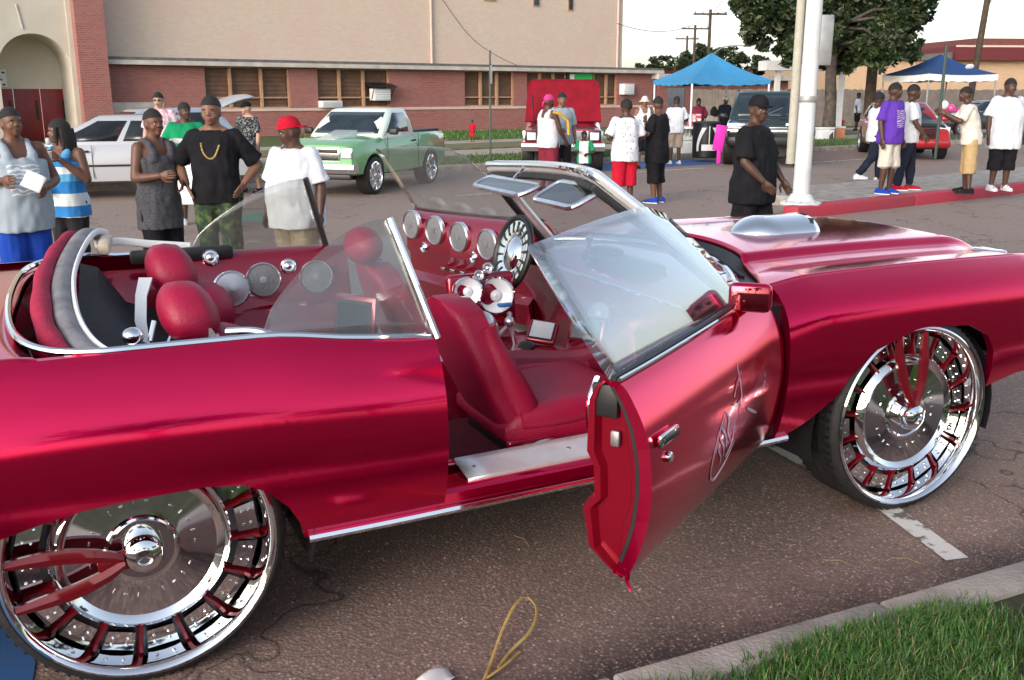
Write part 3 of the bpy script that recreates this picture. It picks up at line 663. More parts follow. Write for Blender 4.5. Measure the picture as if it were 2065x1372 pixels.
# ---- windscreen frame and glass
ys = np.linspace(-1, 1, 25)
fr_path = [ws_base(-.80+.0)]
near_p = catmull([ws_base(-.80), lerp(ws_base(-.80), ws_top(-.58), .5)+Vector((-.005, .0, .01)), ws_top(-.575)+Vector((.04, .0, -.025)), ws_top(-.53), ws_top(-.40)], 7)
top_p = [ws_top(y) for y in np.linspace(-.36, .36, 14)]
far_p = catmull([ws_top(.40), ws_top(.53), ws_top(.575)+Vector((.04, 0, -.025)), lerp(ws_base(.80), ws_top(.58), .5)+Vector((-.005, 0, .01)), ws_base(.80)], 7)
allp = near_p+top_p+far_p
rr_ = [.032]*len(allp); n1 = len(near_p)
frm = MB(); frm.tube(allp, rr_, 12, flat=.85)
wsf = frm.build('windscreen_frame', mat('bright_frame', (.80, .81, .83), rough=.22, metal=.55, var=.06), car)
MB().tube([p+Vector((-.012, 0, -.042)) for p in allp], .016, 8).build('inner_trim', 'black', wsf)
MB().tube([p+Vector((-.03, 0, .012)) for p in allp[6:-6]], .014, 8).build('header_moulding', 'chrome', wsf)
MB().tube([ws_base(y)+Vector((0, 0, .0)) for y in np.linspace(-.80, .80, 24)], .016, 8).build('base_moulding', 'chrome', wsf)
rows = [[lerp(ws_base(t*.79), ws_top(t*.57), k/8) for k in range(9)] for t in np.linspace(-1, 1, 25)]
MB().grid(rows).build('windscreen', 'glass', car)
for sgn, p in ((-1, near_p), (1, far_p)):     # painted dashes on pillar feet
    c0 = ws_base(sgn*.80); MB().rbox(c0+Vector((.03, sgn*.03, -.03)), (.10, .07, .06), .02).build('pillar_foot', 'candy', wsf)
# sun visors: chrome frames with dark mirrors
def visor(y0, y1, x, z, name='sun_visor', sag=0, dp_=.13):
    a = MB(); c = [(x, y0, z-.012), (x-dp_, y0-.01, z-.05-sag), (x-dp_-.01, y1+.01, z-.05-sag), (x, y1, z-.012)]
    P = []
    for i in range(4):
        p0, p1, p2 = Vector(c[i-1]), Vector(c[i]), Vector(c[(i+1) % 4]); u0 = (p0-p1).normalized()*.03; u1 = (p2-p1).normalized()*.03
        P += [p1+u0, p1+(u0+u1)*.3, p1+u1]
    a.tube(P, .013, 8, closed=True); o = a.build(name, 'satin', car)
    MB().add([Vector(p) for p in P], [list(range(len(P)))]).build('visor_mirror', 'screen', o, smooth=0, solid=.006)
    MB().tube([(x, (y0+y1)/2, z), (x+.05, (y0+y1)/2, z+.05)], .008, 6).build('visor_arm', 'chrome', o)
visor(.40, -.13, 1.74, 1.395, dp_=.09); visor(-.19, -.56, 1.80, 1.415, sag=.03)
mr = MB(); mr.rbox((1.90, .02, 1.315), (.03, .22, .06), .014, 3); mo = mr.build('rear_view_mirror', 'chrome', car); MB().tube([(1.91, .02, 1.34), (1.93, .02, 1.40)], .008, 6).build('mirror_stalk', 'black', mo)
# ---- near door (open)
def door_zl(x): return .338+.045*(x-.97)
M['jambred'] = paint('jamb_red', (.24, .001, .016), metal=.5, rough=.3, flake=False, coat=.4)
def make_door(sgn, T, xr=.975, far=False):
    d = side_panel(xr, 2.215, sgn, 'door', zlow=door_zl, T=T)
    def dp(pts_, fs, name, mt, par=d, **k): return MB().add([T @ Vector(p) for p in pts_], fs).build(name, mt, par, **k)
    # inner panel
    rows = []
    for x in np.linspace(xr+.01, 2.20, 20):
        e_ = math.sin(pi*(x-xr)/(2.215-xr))**.3
        zt = prof(x, 1)[1]
        rows.append([T @ Vector((x, sgn*y, z)) for y, z in ((sideY(x, .43)-.05, .36), (.875-.03*e_, .39), (.82-.05*e_, .44), (.80-.06*e_, .56), (.825-.02*e_, .60), (.82-.02*e_, .70), (.80-.03*e_, .74), (.80-.02*e_, .90), (.815, zt-.03), (.845, zt-.002), (.875, zt))])
    ip = MB().grid(rows); jb = MB()
    for r in (rows[0], rows[-1]):
        x = xr+.004 if r is rows[0] else 2.208
        o_ = [T @ Vector((x, sgn*(sideY(x, zz)-.012), zz)) for zz in (.40, .41, .43, .56, .60, .70, .74, .86, .93, .95, .965)]
        dx_ = (.028 if r is rows[0] else -.01); cc = [[Vector(p).lerp(q, f)+(T.to_3x3() @ Vector((dx_*g, 0, 0))) for p, q in zip(r, o_)] for f, g in ((0, 0), (.12, .0), (.18, 1), (.62, 1), (.70, .2), (1, 0))]
        jb = MB(); jb.grid(cc); jb.build('door_jamb', 'jambred', d, smooth=25)
    inner = ip.build('door_inner_panel', 'candy_in', d, smooth=40)
    # window glass
    G = []
    for k in range(13):
        t = k/12
        def gp(s_, t=t):   # s_: 0 belt,1 top
            xb = lerp(xr+.0, 2.20, t); top_x = lerp(xr-.125, 1.80, t); zt = lerp(1.355, 1.395, t)+.01*math.sin(pi*t)
            if t > .80: zt = lerp(zt, 1.35, (t-.8)/.2)
            x = lerp(xb, top_x, s_)-(.035*math.sin(pi*s_) if t < .05 else .035*math.sin(pi*s_)*(1-t)); return T @ Vector((x, sgn*(lerp(.872, .665, s_)+.02*math.sin(pi*s_)), lerp(.965, zt, s_)))
        G.append([gp(j/8) for j in range(9)])
    gl = MB().grid(G).build('door_glass', 'glass' if far else 'doorglass', d, solid=.005)
    MB().tube([T @ Vector((x, sgn*.875, prof(x, 1)[1]+.006)) for x in np.linspace(xr, 2.20, 16)], .010, 6).build('belt_weatherstrip', 'black', d)
    MB().tube([T @ Vector((x, sgn*.893, prof(x, 1)[1]+.004)) for x in np.linspace(xr, 2.20, 16)], .007, 6).build('belt_moulding', 'chrome', d)
    return d, inner
nd, ndi = make_door(-1, TD)
def onside(x, z, out=.0): return Vector((x, -(sideY(x, z)+out), z))
# handle and lock
hb = MB(); hb.rbox((1.085, -(sideY(1.085, .79)+.012), .795), (.135, .016, .038), .006, 2); hb.xf(TD); hdl = hb.build('door_handle', 'chrome', nd)
hb = MB(); hb.rbox((1.085, -(sideY(1.085, .79)+.021), .795), (.10, .008, .016), .003, 2); hb.xf(TD); hb.build('handle_recess', 'black', hdl)
lk = MB(); lk.lathe([(.017, 0), (.017, .01), (.012, .014), (0, .014)], (1.09, -(sideY(1.09, .73)+.0), .73), (0, -1, 0), 16); lk.xf(TD); lk.build('door_lock', 'chrome', nd)
# mirror
M['mirror_refl'] = paint('painted_door_reflection', (.20, .002, .02), metal=.9, rough=.06, flake=False)  # mirror glass coloured red in place of the red door's reflection
mi = MB(); MR = Matrix.Rotation(radians(48), 3, 'Z'); mi.rbox((2.115, -1.075, 1.045), (.055, .155, .108), .027, 5, MR)
mi.tube([(2.22, -.93, .985), (2.17, -1.0, 1.0), (2.13, -1.06, 1.03)], [.024, .017, .02], 10)
mio = mi.build('wing_mirror', 'candy', nd, smooth=60); MB().rbox(Vector((2.115, -1.075, 1.045))+MR @ Vector((-.029, 0, 0)), (.006, .135, .09), .003, 2, MR).build('mirror_glass', 'mirror_refl', mio)
# emblem drawn on the door: pale outline with three slashes
M['emblem'] = mat('pale_emblem_paint', (.62, .40, .52), rough=.25, coat=1, var=.2)
def strokes(lst, wdt=.006, par=nd, name='emblem_stroke', T=TD):
    for st in lst:
        mb = MB(); P = catmull([onside(x, z, .0025) for x, z in st], 5)
        L_, R_ = [], []
        for i, p in enumerate(P):
            t = (P[min(i+1, len(P)-1)]-P[max(i-1, 0)]).normalized(); nn = t.cross(Vector((0, -1, 0))).normalized(); k = math.sin(pi*(i+.6)/(len(P)+.2))**.5
            L_.append(p+nn*wdt*k); R_.append(p-nn*wdt*k)
        mb.grid([L_, R_]); mb.xf(T); mb.build(name, 'emblem', par)
strokes([[(1.57,.735),(1.50,.665),(1.475,.58),(1.50,.52),(1.56,.50),(1.63,.545),(1.68,.60)], [(1.53,.69),(1.58,.645),(1.60,.60)], [(1.52,.655),(1.57,.61),(1.585,.57)], [(1.515,.615),(1.555,.58),(1.565,.545)], [(1.57,.735),(1.60,.70),(1.595,.655),(1.64,.61)],
         [(1.66,.76),(1.70,.80),(1.76,.83)], [(1.64,.74),(1.69,.73),(1.74,.75)], [(1.70,.69),(1.73,.76),(1.735,.86)], [(1.78,.69),(1.85,.66),(1.90,.64)], [(1.61,.56),(1.65,.60),(1.66,.66)]])
# jamb details on the door's rear edge
jl = MB(); jl.rbox((.998, -.875, .79), (.016, .03, .05), .008); jl.xf(TD); jl.build('door_latch', 'steel', nd)
MB().rbox((1.000, -.84, .90), (.02, .085, .10), .008).xf(TD).build('slot_shade', 'black', nd)  # black block standing in for the shaded hollow of the window slot
ap = MB(); ap.tube([TD @ Vector(p) for p in catmull([(1.05, -.79, .95), (1.01, -.785, .88), (1.02, -.785, .80), (1.06, -.785, .74)], 6)], .012, 8); ap.build('pull_trim', 'chrome', ndi)
js = MB(); js.tube([TD @ Vector((.984, -(sideY(.98, z)-.045), z)) for z in np.linspace(.42, .95, 16)], .010, 6); js.build('door_seal', 'black', nd)
jw = MB(); jw.tube([TD @ Vector(p) for p in ((.985, -.93, .40), (.98, -.935, .362), (.965, -.955, .338))], [.012, .008, .003], 6); jw.build('edge_strip', 'candy', nd)
# ---- far door (open) with its speakers
fd, fdi = make_door(1, TF, xr=.975, far=True)
def speaker(c, r, nrm, kind, par, name='speaker'):
    c = Vector(c); nrm = Vector(nrm).normalized(); mb = MB()
    if kind == 'mesh':
        mb.lathe([(r, -.01), (r*1.02, .012), (r*.95, .02), (r*.9, .014)], c, nrm, 28); o = mb.build(name, 'satin', par)
        MB().lathe([(r*.92, .012), (r*.6, .017), (.001, .02)], c, nrm, 28).build('speaker_grille', 'mesh', o)
        MB().lathe([(r*.20, .019), (r*.2, .0225), (.001, .0235)], c, nrm, 14).build('speaker_badge', 'steel', o)
    elif kind == 'cone':
        mb.lathe([(r*1.08, -.01), (r*1.1, .014), (r, .022), (r*.96, .012)], c, nrm, 28); o = mb.build(name, 'chrome', par)
        MB().lathe([(r*.97, .012), (r*.8, .03), (r*.35, .085), (r*.18, .10), (.001, .104)], c, nrm, 28).build('speaker_horn', 'cone', o)
    elif kind == 'dish':
        mb.lathe([(r*1.08, -.01), (r*1.1, .016), (r, .022), (r*.94, .01)], c, nrm, 28); o = mb.build(name, 'chrome', par)
        MB().lathe([(r*.95, .01), (r*.7, -.004), (r*.35, -.014), (r*.3, .0), (.001, .01)], c, nrm, 28).build('speaker_dish', 'cone', o)
    else:
        mb.lathe([(r, -.01), (r, .012), (r*.8, .02), (r*.65, .01)], c, nrm, 18); o = mb.build('tweeter', 'chrome', par)
        MB().lathe([(r*.7, .008), (r*.4, .018), (.001, .022)], c, nrm, 14).build('tweeter_dome', 'satin', o)
    return o
fn = (TF.to_3x3() @ Vector((0, -1, 0)))
for x in (1.08, 1.33, 1.58, 1.85): speaker(TF @ Vector((x, .775, .855+.05*max(0, (1.9-x)))), .088, fn, 'mesh', fdi)
for x in (1.205, 1.715): speaker(TF @ Vector((x, .78, .765)), .035, fn, 'tw', fdi)
sw = MB(); 
for k in range(3): sw.rbox(TF @ Vector((1.40+k*.10, .775, .66)), (.02, .06, .02), .006)
sw.build('window_switches', 'chrome', fdi)
# ---- quarter windows
def qwin(sgn, xr0, xf, ztop, name='quarter_window', dz=0):
    rows = []
    for k in range(15):
        t = k/14; xb = lerp(xr0, xf, t); zb = prof(xb, 1)[1]+dz-.005; h = (ztop+dz-zb)*(math.sin(t*pi/2)**.62); xo = -.12*(h/(ztop+dz-zb+.001))*t**1.2
        rows.append([(xb+xo*s_, sgn*(.872-.11*s_*(h/.4)), zb+h*s_) for s_ in np.linspace(0, 1, 7)])
    o = MB().grid(rows).build(name, 'qglass', car, solid=.005)
    MB().tube([Vector(p)+Vector((.006, 0, 0)) for p in rows[-1]], .014, 8).build('window_edge', 'chrome' if sgn < 0 else 'black', o)
    MB().tube([Vector(r[0])+Vector((0, 0, .004)) for r in rows], .008, 6).build('window_seal', 'black', o)
qwin(-1, .40, .975, 1.362); qwin(1, .42, 1.07, 1.345, dz=.03)
# ---- front wheels and rear wheels
M['barred'] = paint('deep_red_enamel', (.13, .0006, .007), metal=.2, rough=.3, flake=False, coat=.4)
def make_wheel(r=.388, R=.428, wdt=.27):
    # axis along y, outer face toward -y at y=0 (lip plane)
    ty = MB(); ty.lathe([(r-.004, .004), (r+.012, -.008), (R-.012, .0), (R-.003, .016), (R, .04), (R, wdt-.04), (R-.003, wdt-.016), (R-.012, wdt), (r+.01, wdt+.004), (r-.01, wdt-.01)], (0,0,0), (0,1,0), 72)
    rim = MB(); rim.lathe([(r+.004, .006), (r+.006, -.010), (r-.002, -.016), (r-.012, -.010), (r-.018, .004), (r-.022, .02), (r-.03, .06), (r-.035, .10), (r-.035, .20), (.30, .215), (.20, .22), (.05, .22)], (0,0,0), (0,1,0), 72)
    W_ = rim.build('wheel', 'chrome', None, smooth=40)
    ty.build('tyre', 'rubber', W_, smooth=40)
    gv = MB()
    for k in range(5):
        y = .045+k*.045; gv.lathe([(R+.0015, y), (R+.0015, y+.006)], (0,0,0), (0,1,0), 72)
    for k in range(72):
        a = 2*pi*k/72; 
        for s_ in (-1, 1):
            c = Vector((cos(a)*(R-.001), wdt/2+s_*.095, sin(a)*(R-.001))); gv.rbox(c, (.006, .05, .012), 0, 1, Matrix.Rotation(-a, 3, 'Y'))
    gv.build('tread_groove', 'black', W_, smooth=0)
    ds = MB(); ds.lathe([(.268, .085), (.264, .05), (.252, .034), (.240, .026), (.226, .034), (.218, .040), (.13, .042), (.108, .040), (.104, .030), (.098, .028), (.092, .034), (.06, .036)], (0,0,0), (0,1,0), 72); ds.build('centre_disc', 'chrome', W_, smooth=25)
    hb_ = MB(); hb_.lathe([(.062, .036), (.060, .0), (.050, -.022), (.034, -.032), (.024, -.034), (.022, -.024), (.001, -.022)], (0,0,0), (0,1,0), 32); hb_.build('hub_cap', 'chrome', W_, smooth=30)
    for k in range(5):
        a = 2*pi*k/5+.3; l_ = MB(); l_.lathe([(.009, .03), (.009, -.014), (.005, -.018), (.001, -.018)], (.046*cos(a), 0, .046*sin(a)), (0,1,0), 8); l_.build('lug_nut', 'chrome', W_)
    # backing and pockets between the bars
    bk = MB(); bk.lathe([(.255, .13), (r-.03, .13)], (0,0,0), (0,1,0), 48); bk.build('barrel_back', 'steel', W_)
    for k in range(16):
        a = 2*pi*(k+.5)/16; R3 = Matrix.Rotation(-a, 3, 'Y')
        b1 = MB(); pr_ = [(.258, .050), (.28, .056), (.31, .066), (.335, .068), (.352, .058)]
        rings = [[R3 @ Vector((x, y-.010, -.005)), R3 @ Vector((x, y-.010, .005)), R3 @ Vector((x, y+.03, .010)), R3 @ Vector((x, y+.03, -.010))] for x, y in pr_]
        b1.loft([[Vector(p) for p in q] for q in rings]); b1.build('red_bar', 'barred', W_, smooth=30)
        a2 = 2*pi*k/16; R3 = Matrix.Rotation(-a2, 3, 'Y'); b2 = MB()
        for x0, x1, y0, y1, hw0, hw1 in ((.284, .346, .058, .064, .040, .047),):
            b2.loft([[R3 @ Vector((x0, y0, -hw0)), R3 @ Vector((x0, y0, hw0)), R3 @ Vector((x0, y0+.05, hw0)), R3 @ Vector((x0, y0+.05, -hw0))], [R3 @ Vector((x1, y1, -hw1)), R3 @ Vector((x1, y1, hw1)), R3 @ Vector((x1, y1+.05, hw1)), R3 @ Vector((x1, y1+.05, -hw1))]])
        for zz in (-.022, .022):
            for xx in (.305, .328): b2.ell(R3 @ Vector((xx, .060, zz)), (.005, .005, .005), 6, 4)
        b2.build('chrome_block', 'chrome', W_, smooth=30)
    # red wishbone floating on the disc and two slim chrome spokes
    wb_ = MB(); 
    for s_ in (-1, 1):
        P = catmull([(-.055, -.014, s_*.008), (-.11, -.012, s_*.032), (-.20, -.004, s_*.056), (-.29, .002, s_*.067), (-.365, .004, s_*.072)], 5)
        wd = [.013+.010*math.sin(pi*min(1, i/len(P)*1.1)) for i in range(len(P))]
        rings = []
        for i, p in enumerate(P):
            rings.append([p+Vector((0, -.004, -wd[i])), p+Vector((0, -.012, 0)), p+Vector((0, -.004, wd[i])), p+Vector((0, .012, wd[i]*.9)), p+Vector((0, .012, -wd[i]*.9))])
        wb_.loft(rings)
    wb_.rbox((-.085, -.006, 0), (.09, .02, .062), .008); 
    wb_.build('red_wishbone', 'barred', W_, smooth=40)
    # engraved dashes round the disc
    en = MB()
    for k in range(26):
        a = 2*pi*k/26+.1
        if k % 5 == 4: continue
        R3 = Matrix.Rotation(-a, 3, 'Y'); en.rbox(R3 @ Vector((.152, .040, 0)), (.004 if k % 2 else .014, .004, .012 if k % 2 else .004), .001, 1, R3)
    tag(en.build('disc_engraving', 'satin', W_), kind='stuff')
    return W_
wheel = make_wheel(); wheel.parent = car
def put(w_, x, y, flip, rot, steer=0):
    w_.location = (x, y, .428); w_.rotation_mode = 'XYZ'
    Rm = Matrix.Rotation(steer+(pi if flip else 0), 4, 'Z') @ Matrix.Rotation(rot, 4, 'Y'); w_.rotation_euler = Rm.to_euler()
put(wheel, 0, -.962, False, radians(-6))
w2 = copy_tree(wheel, car); put(w2, 3.086, -.985, False, radians(84), radians(-2.3))
w3 = copy_tree(wheel, car); put(w3, 0, .962, True, 1.0)
w4 = copy_tree(wheel, car); put(w4, 3.086, .985, True, 2.0, radians(-2.3))
# ================================================================ INTERIOR
tubm = MB(); rows = []
for x in np.linspace(-.30, 2.3, 40):
    f_ = .40 if x > .62 else .46
    nz_, fz_ = x < .975, x < 1.07
    rows.append([(x, -.872 if nz_ else -.80, .95 if nz_ else .475), (x, -.80 if nz_ else -.78, .90 if nz_ else .47), (x, -.74, .46), (x, -.68, f_), (x, 0, f_), (x, .68, f_), (x, .74, .46), (x, .79 if fz_ else .78, .90 if fz_ else .47), (x, .872 if fz_ else .80, .985 if fz_ else .475)])
MB().grid(rows).build('interior_tub', 'candy_in', car, smooth=40)
MB().grid([[(x, y, .425) for y in np.linspace(-.66, .66, 8)] for x in np.linspace(.7, 2.25, 10)]).build('carpet', mat('dark_red_carpet', (.10, .004, .014), rough=.95, var=.3, vs=30, bump=.4), car)
def seat(yc, name, head=True, lean=.0, mir=1):
    s = MB(); rings = []
    for k in range(15):          # cushion, lofted front to back
        t = k/14; x = 1.30+.62*t; zc = .52+.035*t; hw = .27*(1-.10*(2*t-1)**6)-.05*max(0, t-.8)*2; th = .085*(1-(2*t-1)**8)+.012
        ring = []
        for a in np.linspace(0, 2*pi, 25)[:-1]:
            cx_ = abs(cos(a))**.45*math.copysign(1, cos(a)); sz = abs(sin(a))**.6*math.copysign(1, sin(a))
            bol = .03*max(0, abs(cx_)-.6)/.4 if sz > 0 else 0
            ring.append((x, yc+hw*cx_, zc+th*sz+bol))
        rings.append(ring)
    s.loft(rings); c = s.build(name, 'leather', car, smooth=60)
    b = MB(); rings = []
    for k in range(19):
        t = k/18; z = .47+.55*t; x = 1.42-.25*t-.03*math.sin(pi*t)+lean*t; hw = .235*(1-.34*max(0, t-.50)**1.5/.3) ; hw = hw*(1 if t < .93 else math.sqrt(max(0.02, 1-((t-.93)/.075)**2)))
        th = .075*(1-.35*t)
        ring = []
        for a in np.linspace(0, 2*pi, 25)[:-1]:
            sx = abs(cos(a))**.5*math.copysign(1, cos(a)); sy = abs(sin(a))**.5*math.copysign(1, sin(a))
            ring.append((x+th*sx+(.05*max(0, abs(sy)-.65)/.35 if sx > 0 else 0), yc+hw*sy, z))
        rings.append(ring)
    b.loft(rings); bo = b.build('seat_back', 'leather', c, smooth=60)
    for sd in (-1, 1):
        q = MB(); P = [(1.42-.25*t-.03*math.sin(pi*t)+lean*t+.06, yc+sd*(.205-.045*t*t), .47+.55*t) for t in np.linspace(.04, .84, 14)]; q.tube(P, [.035+.028*math.sin(pi*min(1, (i+1.5)/13)) for i in range(14)], 12); q.build('back_bolster', 'leather', bo, smooth=60)
        q = MB(); P = [(1.36+.54*t, yc+sd*(.235-.03*t*t), .575+.03*t) for t in np.linspace(0, 1, 12)]; q.tube(P, [.03+.028*math.sin(pi*min(1, (i+1.5)/12)) for i in range(12)], 12); q.build('cushion_bolster', 'leather', c, smooth=60)
    for j in range(5):
        t = .2+.13*j; q = MB(); q.tube([(1.42-.25*t-.03*math.sin(pi*t)+lean*t+.072*(1-.35*t)+.001, yc+y_, .47+.55*t) for y_ in np.linspace(-.15, .15, 6)], .0045, 5); q.build('stitch_line', 'candy_in', bo)
        q = MB(); q.tube([(1.46+.09*j, yc+y_, .52+.035*(.26+.145*j)+.0865) for y_ in np.linspace(-.19, .19, 6)], .0045, 5); q.build('stitch_line', 'candy_in', c)
    for off in (-.11, .11):
        sm = MB(); sm.tube([(1.42-.25*t-.03*math.sin(pi*t)+lean*t+.075*(1-.35*t)+.002, yc+off*(1-.2*t), .47+.55*t) for t in np.linspace(.08, .86, 14)], .006, 6); sm.build('seat_seam', 'candy_in', bo)
    if head:
        h = MB(); 
        h.ell((1.13+lean, yc-.03, 1.10), (.085, .135, .085), 20, 14); h.tube([(1.15+lean, yc, .98), (1.13+lean, yc-.02, 1.06)], .035, 10); h.build('headrest', 'leather', c, smooth=60)
    tr = MB(); tr.tube(catmull([(1.32, yc-mir*.285, .46), (1.46, yc-mir*.29, .50), (1.60, yc-mir*.292, .47), (1.86, yc-mir*.285, .53)], 8), .010, 6); tr.build('seat_trim', 'chrome', c)
    bs = MB(); bs.rbox((1.60, yc, .45), (.52, .46, .08), .02); bs.build('seat_base', 'black', c)
    return c
seat(-.48, 'front_seat', head=False); seat(.42, 'front_seat', head=True, lean=-.02, mir=-1)
# recline lever cover
MB().rbox((1.40, -.735, .475), (.20, .03, .07), .03, 4).build('seat_hinge_cover', 'candy_in', car)
# rear compartment: moulded red shell with humps
sh = MB(); rows = []
for x in np.linspace(.30, .95, 26):
    t = (x-.30)/.65; r = []
    for y in np.linspace(-.78, .78, 40):
        back = .92*(1-t)**1.6+.50*(1-(1-t)**1.6); z = back+.05*math.exp(-((abs(y)-.38)/.16)**2)*(1-t)
        e_ = max(0, abs(y)-.60)/.18; z = max(z, lerp(z, .93, e_**1.5)); r.append((x, y, z))
    rows.append(r)
MB().grid(rows).build('rear_seat_shell', 'candy_in', car, smooth=60, solid=.02)
MB().add([(.30, -.80, .98), (.30, .80, 1.0), (.30, .80, .45), (.30, -.80, .45)], [[0,1,2,3]]).build('rear_bulkhead', 'greycloth', car, smooth=0, solid=.01)
for yc, zc, xc in ((.44, 1.07, .27), (-.33, 1.045, .235)):
    h = MB(); rings = []
    for k in range(15):
        t = k/14; z = zc-.10+.185*t; rr0 = math.sin(pi*(.14+.86*t)**.85)**.36 if t < .999 else .02
        ring = []
        for a in np.linspace(0, 2*pi, 25)[:-1]:
            ring.append((xc+.10*rr0*abs(cos(a))**.7*math.copysign(1, cos(a))+.03*(1-t), yc+(.165-.035*t)*rr0*abs(sin(a))**.7*math.copysign(1, sin(a)), z))
        rings.append(ring)
    h.loft(rings); o = h.build('rear_headrest', 'leather', car, smooth=60)
    bk = MB(); bk.ell((xc+.12, yc, zc-.22), (.15, .19, .14), 18, 12); bk.build('rear_seat_pad', 'leather', o, smooth=60)
# far rear side panel with speakers
sp2 = MB(); rows = []
for x in np.linspace(.42, 1.14, 20):
    rows.append([(x, .872, 1.045), (x, .80, 1.045-.01), (x, .765, 1.0), (x, .745, .93), (x, .725, .86), (x, .715, .80), (x, .60, .74), (x, .58, .70), (x, .575, .5)])
MB().grid(rows).build('rear_side_panel', 'candy_in', car, smooth=40)
nn = (-.15, -1, .22)
speaker((.575, .725, .885), .078, (-.05, -1, .25), 'cone', car); speaker((.725, .735, .915), .080, nn, 'mesh', car); speaker((.975, .735, .91), .078, nn, 'mesh', car)
speaker((.85, .755, .968), .036, nn, 'tw', car); speaker((.50, .775, 1.03), .036, nn, 'tw', car)
# near rear side panel
rows = []
for x in np.linspace(.42, .96, 12): rows.append([(x, -.872, prof(x, 1)[1]-.004), (x, -.80, .95), (x, -.76, .88), (x, -.74, .5)])
MB().grid(rows).build('rear_side_panel', 'candy_in', car)
sc_ = MB(); sc_.tube(catmull([(.34, -.62, 1.0), (.42, -.70, 1.01), (.48, -.80, 1.0), (.40, -.86, 1.025)], 6), .014, 8); sc_.build('side_trim_loop', 'chrome', car)
# console with screen on a pedestal
cn = MB(); rings = []
for x, hw, zt in ((.95, .10, .60), (1.15, .13, .66), (1.4, .15, .66), (1.62, .17, .68), (1.85, .20, .66), (2.05, .24, .72), (2.2, .26, .86)):
    rings.append([(x, -hw-.04, .42), (x, -hw, zt-.06), (x, -hw+.04, zt), (x, hw-.04, zt), (x, hw, zt-.06), (x, hw+.04, .42)])
cn.loft(rings, False, False, False); con = cn.build('centre_console', 'candy_in', car, smooth=50)
cb = MB(); cb.ell((1.50, -.02, .755), (.085, .085, .09), 24, 16); cb.build('chrome_ball', 'satin', con)
sh_ = MB(); sh_.tube([(1.68, .0, .66), (1.66, .0, .76)], .012, 8); sh_.ell((1.655, 0, .775), (.025, .025, .025)); sh_.tube([(1.60, .03, .70), (1.70, .09, .74), (1.72, .14, .78)], .014, 8); sh_.build('gear_lever', 'satin', con)
kb = MB(); kb.lathe([(.04, 0), (.038, .02), (.02, .03), (.001, .03)], (1.70, -.08, .665), (-.2, -.2, 1), 16); kb.build('console_knob', 'black', con)
def screen(c, w_, h_, nrm, up, lit, par, name='console_screen'):
    n3 = Vector(nrm).normalized(); u3 = Vector(up); u3 = (u3-n3*u3.dot(n3)).normalized(); s3 = u3.cross(n3); Mx = Matrix((s3, u3, n3)).transposed()
    o = MB().rbox(Vector(c), (w_*1.35, h_*1.35, .035), .012, 2, Mx).build(name, 'candy_in', par)
    o2 = MB().rbox(Vector(c)+n3*.02, (w_*1.12, h_*1.12, .008), .003, 1, Mx).build('screen_bezel', 'black', o)
    MB().rbox(Vector(c)+n3*.025, (w_, h_, .004), .001, 1, Mx).build('screen_face', 'screen_lit' if lit else 'screen', o)
    return o
screen((1.81, -.02, .715), .10, .085, (-.45, -.65, .8), (.3, .2, 1), True, con)
screen((1.98, -.13, .735), .13, .09, (-.75, -.55, .35), (0, 0, 1), False, con)
for x, y in ((2.02, -.20), ): pass
speaker((2.05, -.12, .80), .055, (-.8, -.6, .2), 'mesh', con)
# panel between the seats facing the camera: dish speakers
pn = MB(); pn.rbox((1.62, .24, .83), (.34, .05, .26), .05, 4, Matrix.Rotation(radians(-6), 3, 'X')); pn.build('speaker_panel', 'candy_in', con)
speaker((1.54, .205, .885), .063, (-.35, -1, .2), 'dish', con); speaker((1.68, .205, .855), .080, (-.35, -1, .2), 'dish', con)
speaker((1.60, .215, .955), .024, (-.3, -1, .2), 'tw', con); speaker((1.645, .215, .985), .026, (-.3, -1, .2), 'tw', con)
bl = MB(); bl.rbox((1.70, .15, .82), (.07, .03, .018), .008); bl.build('blue_tag', mat('blue_plastic', (.02, .12, .36), rough=.4), con)
# monitor behind the driver's seat
screen((.98, .10, .80), .16, .20, (-.80, -.60, .15), (0, 0, 1), False, car, 'rear_monitor')
# dashboard, kick panels
da = MB(); rows = []
for y in np.linspace(-.80, .80, 33):
    b_ = ws_base(y); k_ = .02*math.exp(-((y-.40)/.18)**2)
    rows.append([(b_.x-.02, y, b_.z-.015), (b_.x-.12, y, b_.z-.005+k_), (2.10, y, .985+k_), (2.06, y, .95+k_*.6), (2.065, y, .86), (2.10, y, .80), (2.16, y, .72), (2.22, y, .60), (2.26, y, .43)])
MB().grid(rows).build('dashboard', 'candy_in', car, smooth=40)
dt = MB(); dt.rbox((2.17, -.1, 1.02), (.16, .5, .045), .02); dt.rbox((2.18, .05, 1.045), (.10, .16, .05), .02); dt.build('dash_top_gear', 'black', car)
MB().tube([(2.055, y, .945) for y in np.linspace(-.75, .75, 12)], .008, 6).build('dash_trim', 'chrome', car)
oo = MB(); oo.lathe([(.012, 0), (.016, .04), (.010, .09), (.02, .115), (.001, .13)], (2.10, .08, 1.0), (0, 0, 1), 14); oo.build('dash_ornament', 'chrome', car)
# kick panel speaker on the near side footwell
for y in (-.30, -.52): MB().tube([(2.18, y, .45), (2.14, y, .75)], .02, 6).build('footwell_rib', 'candy_in', car)
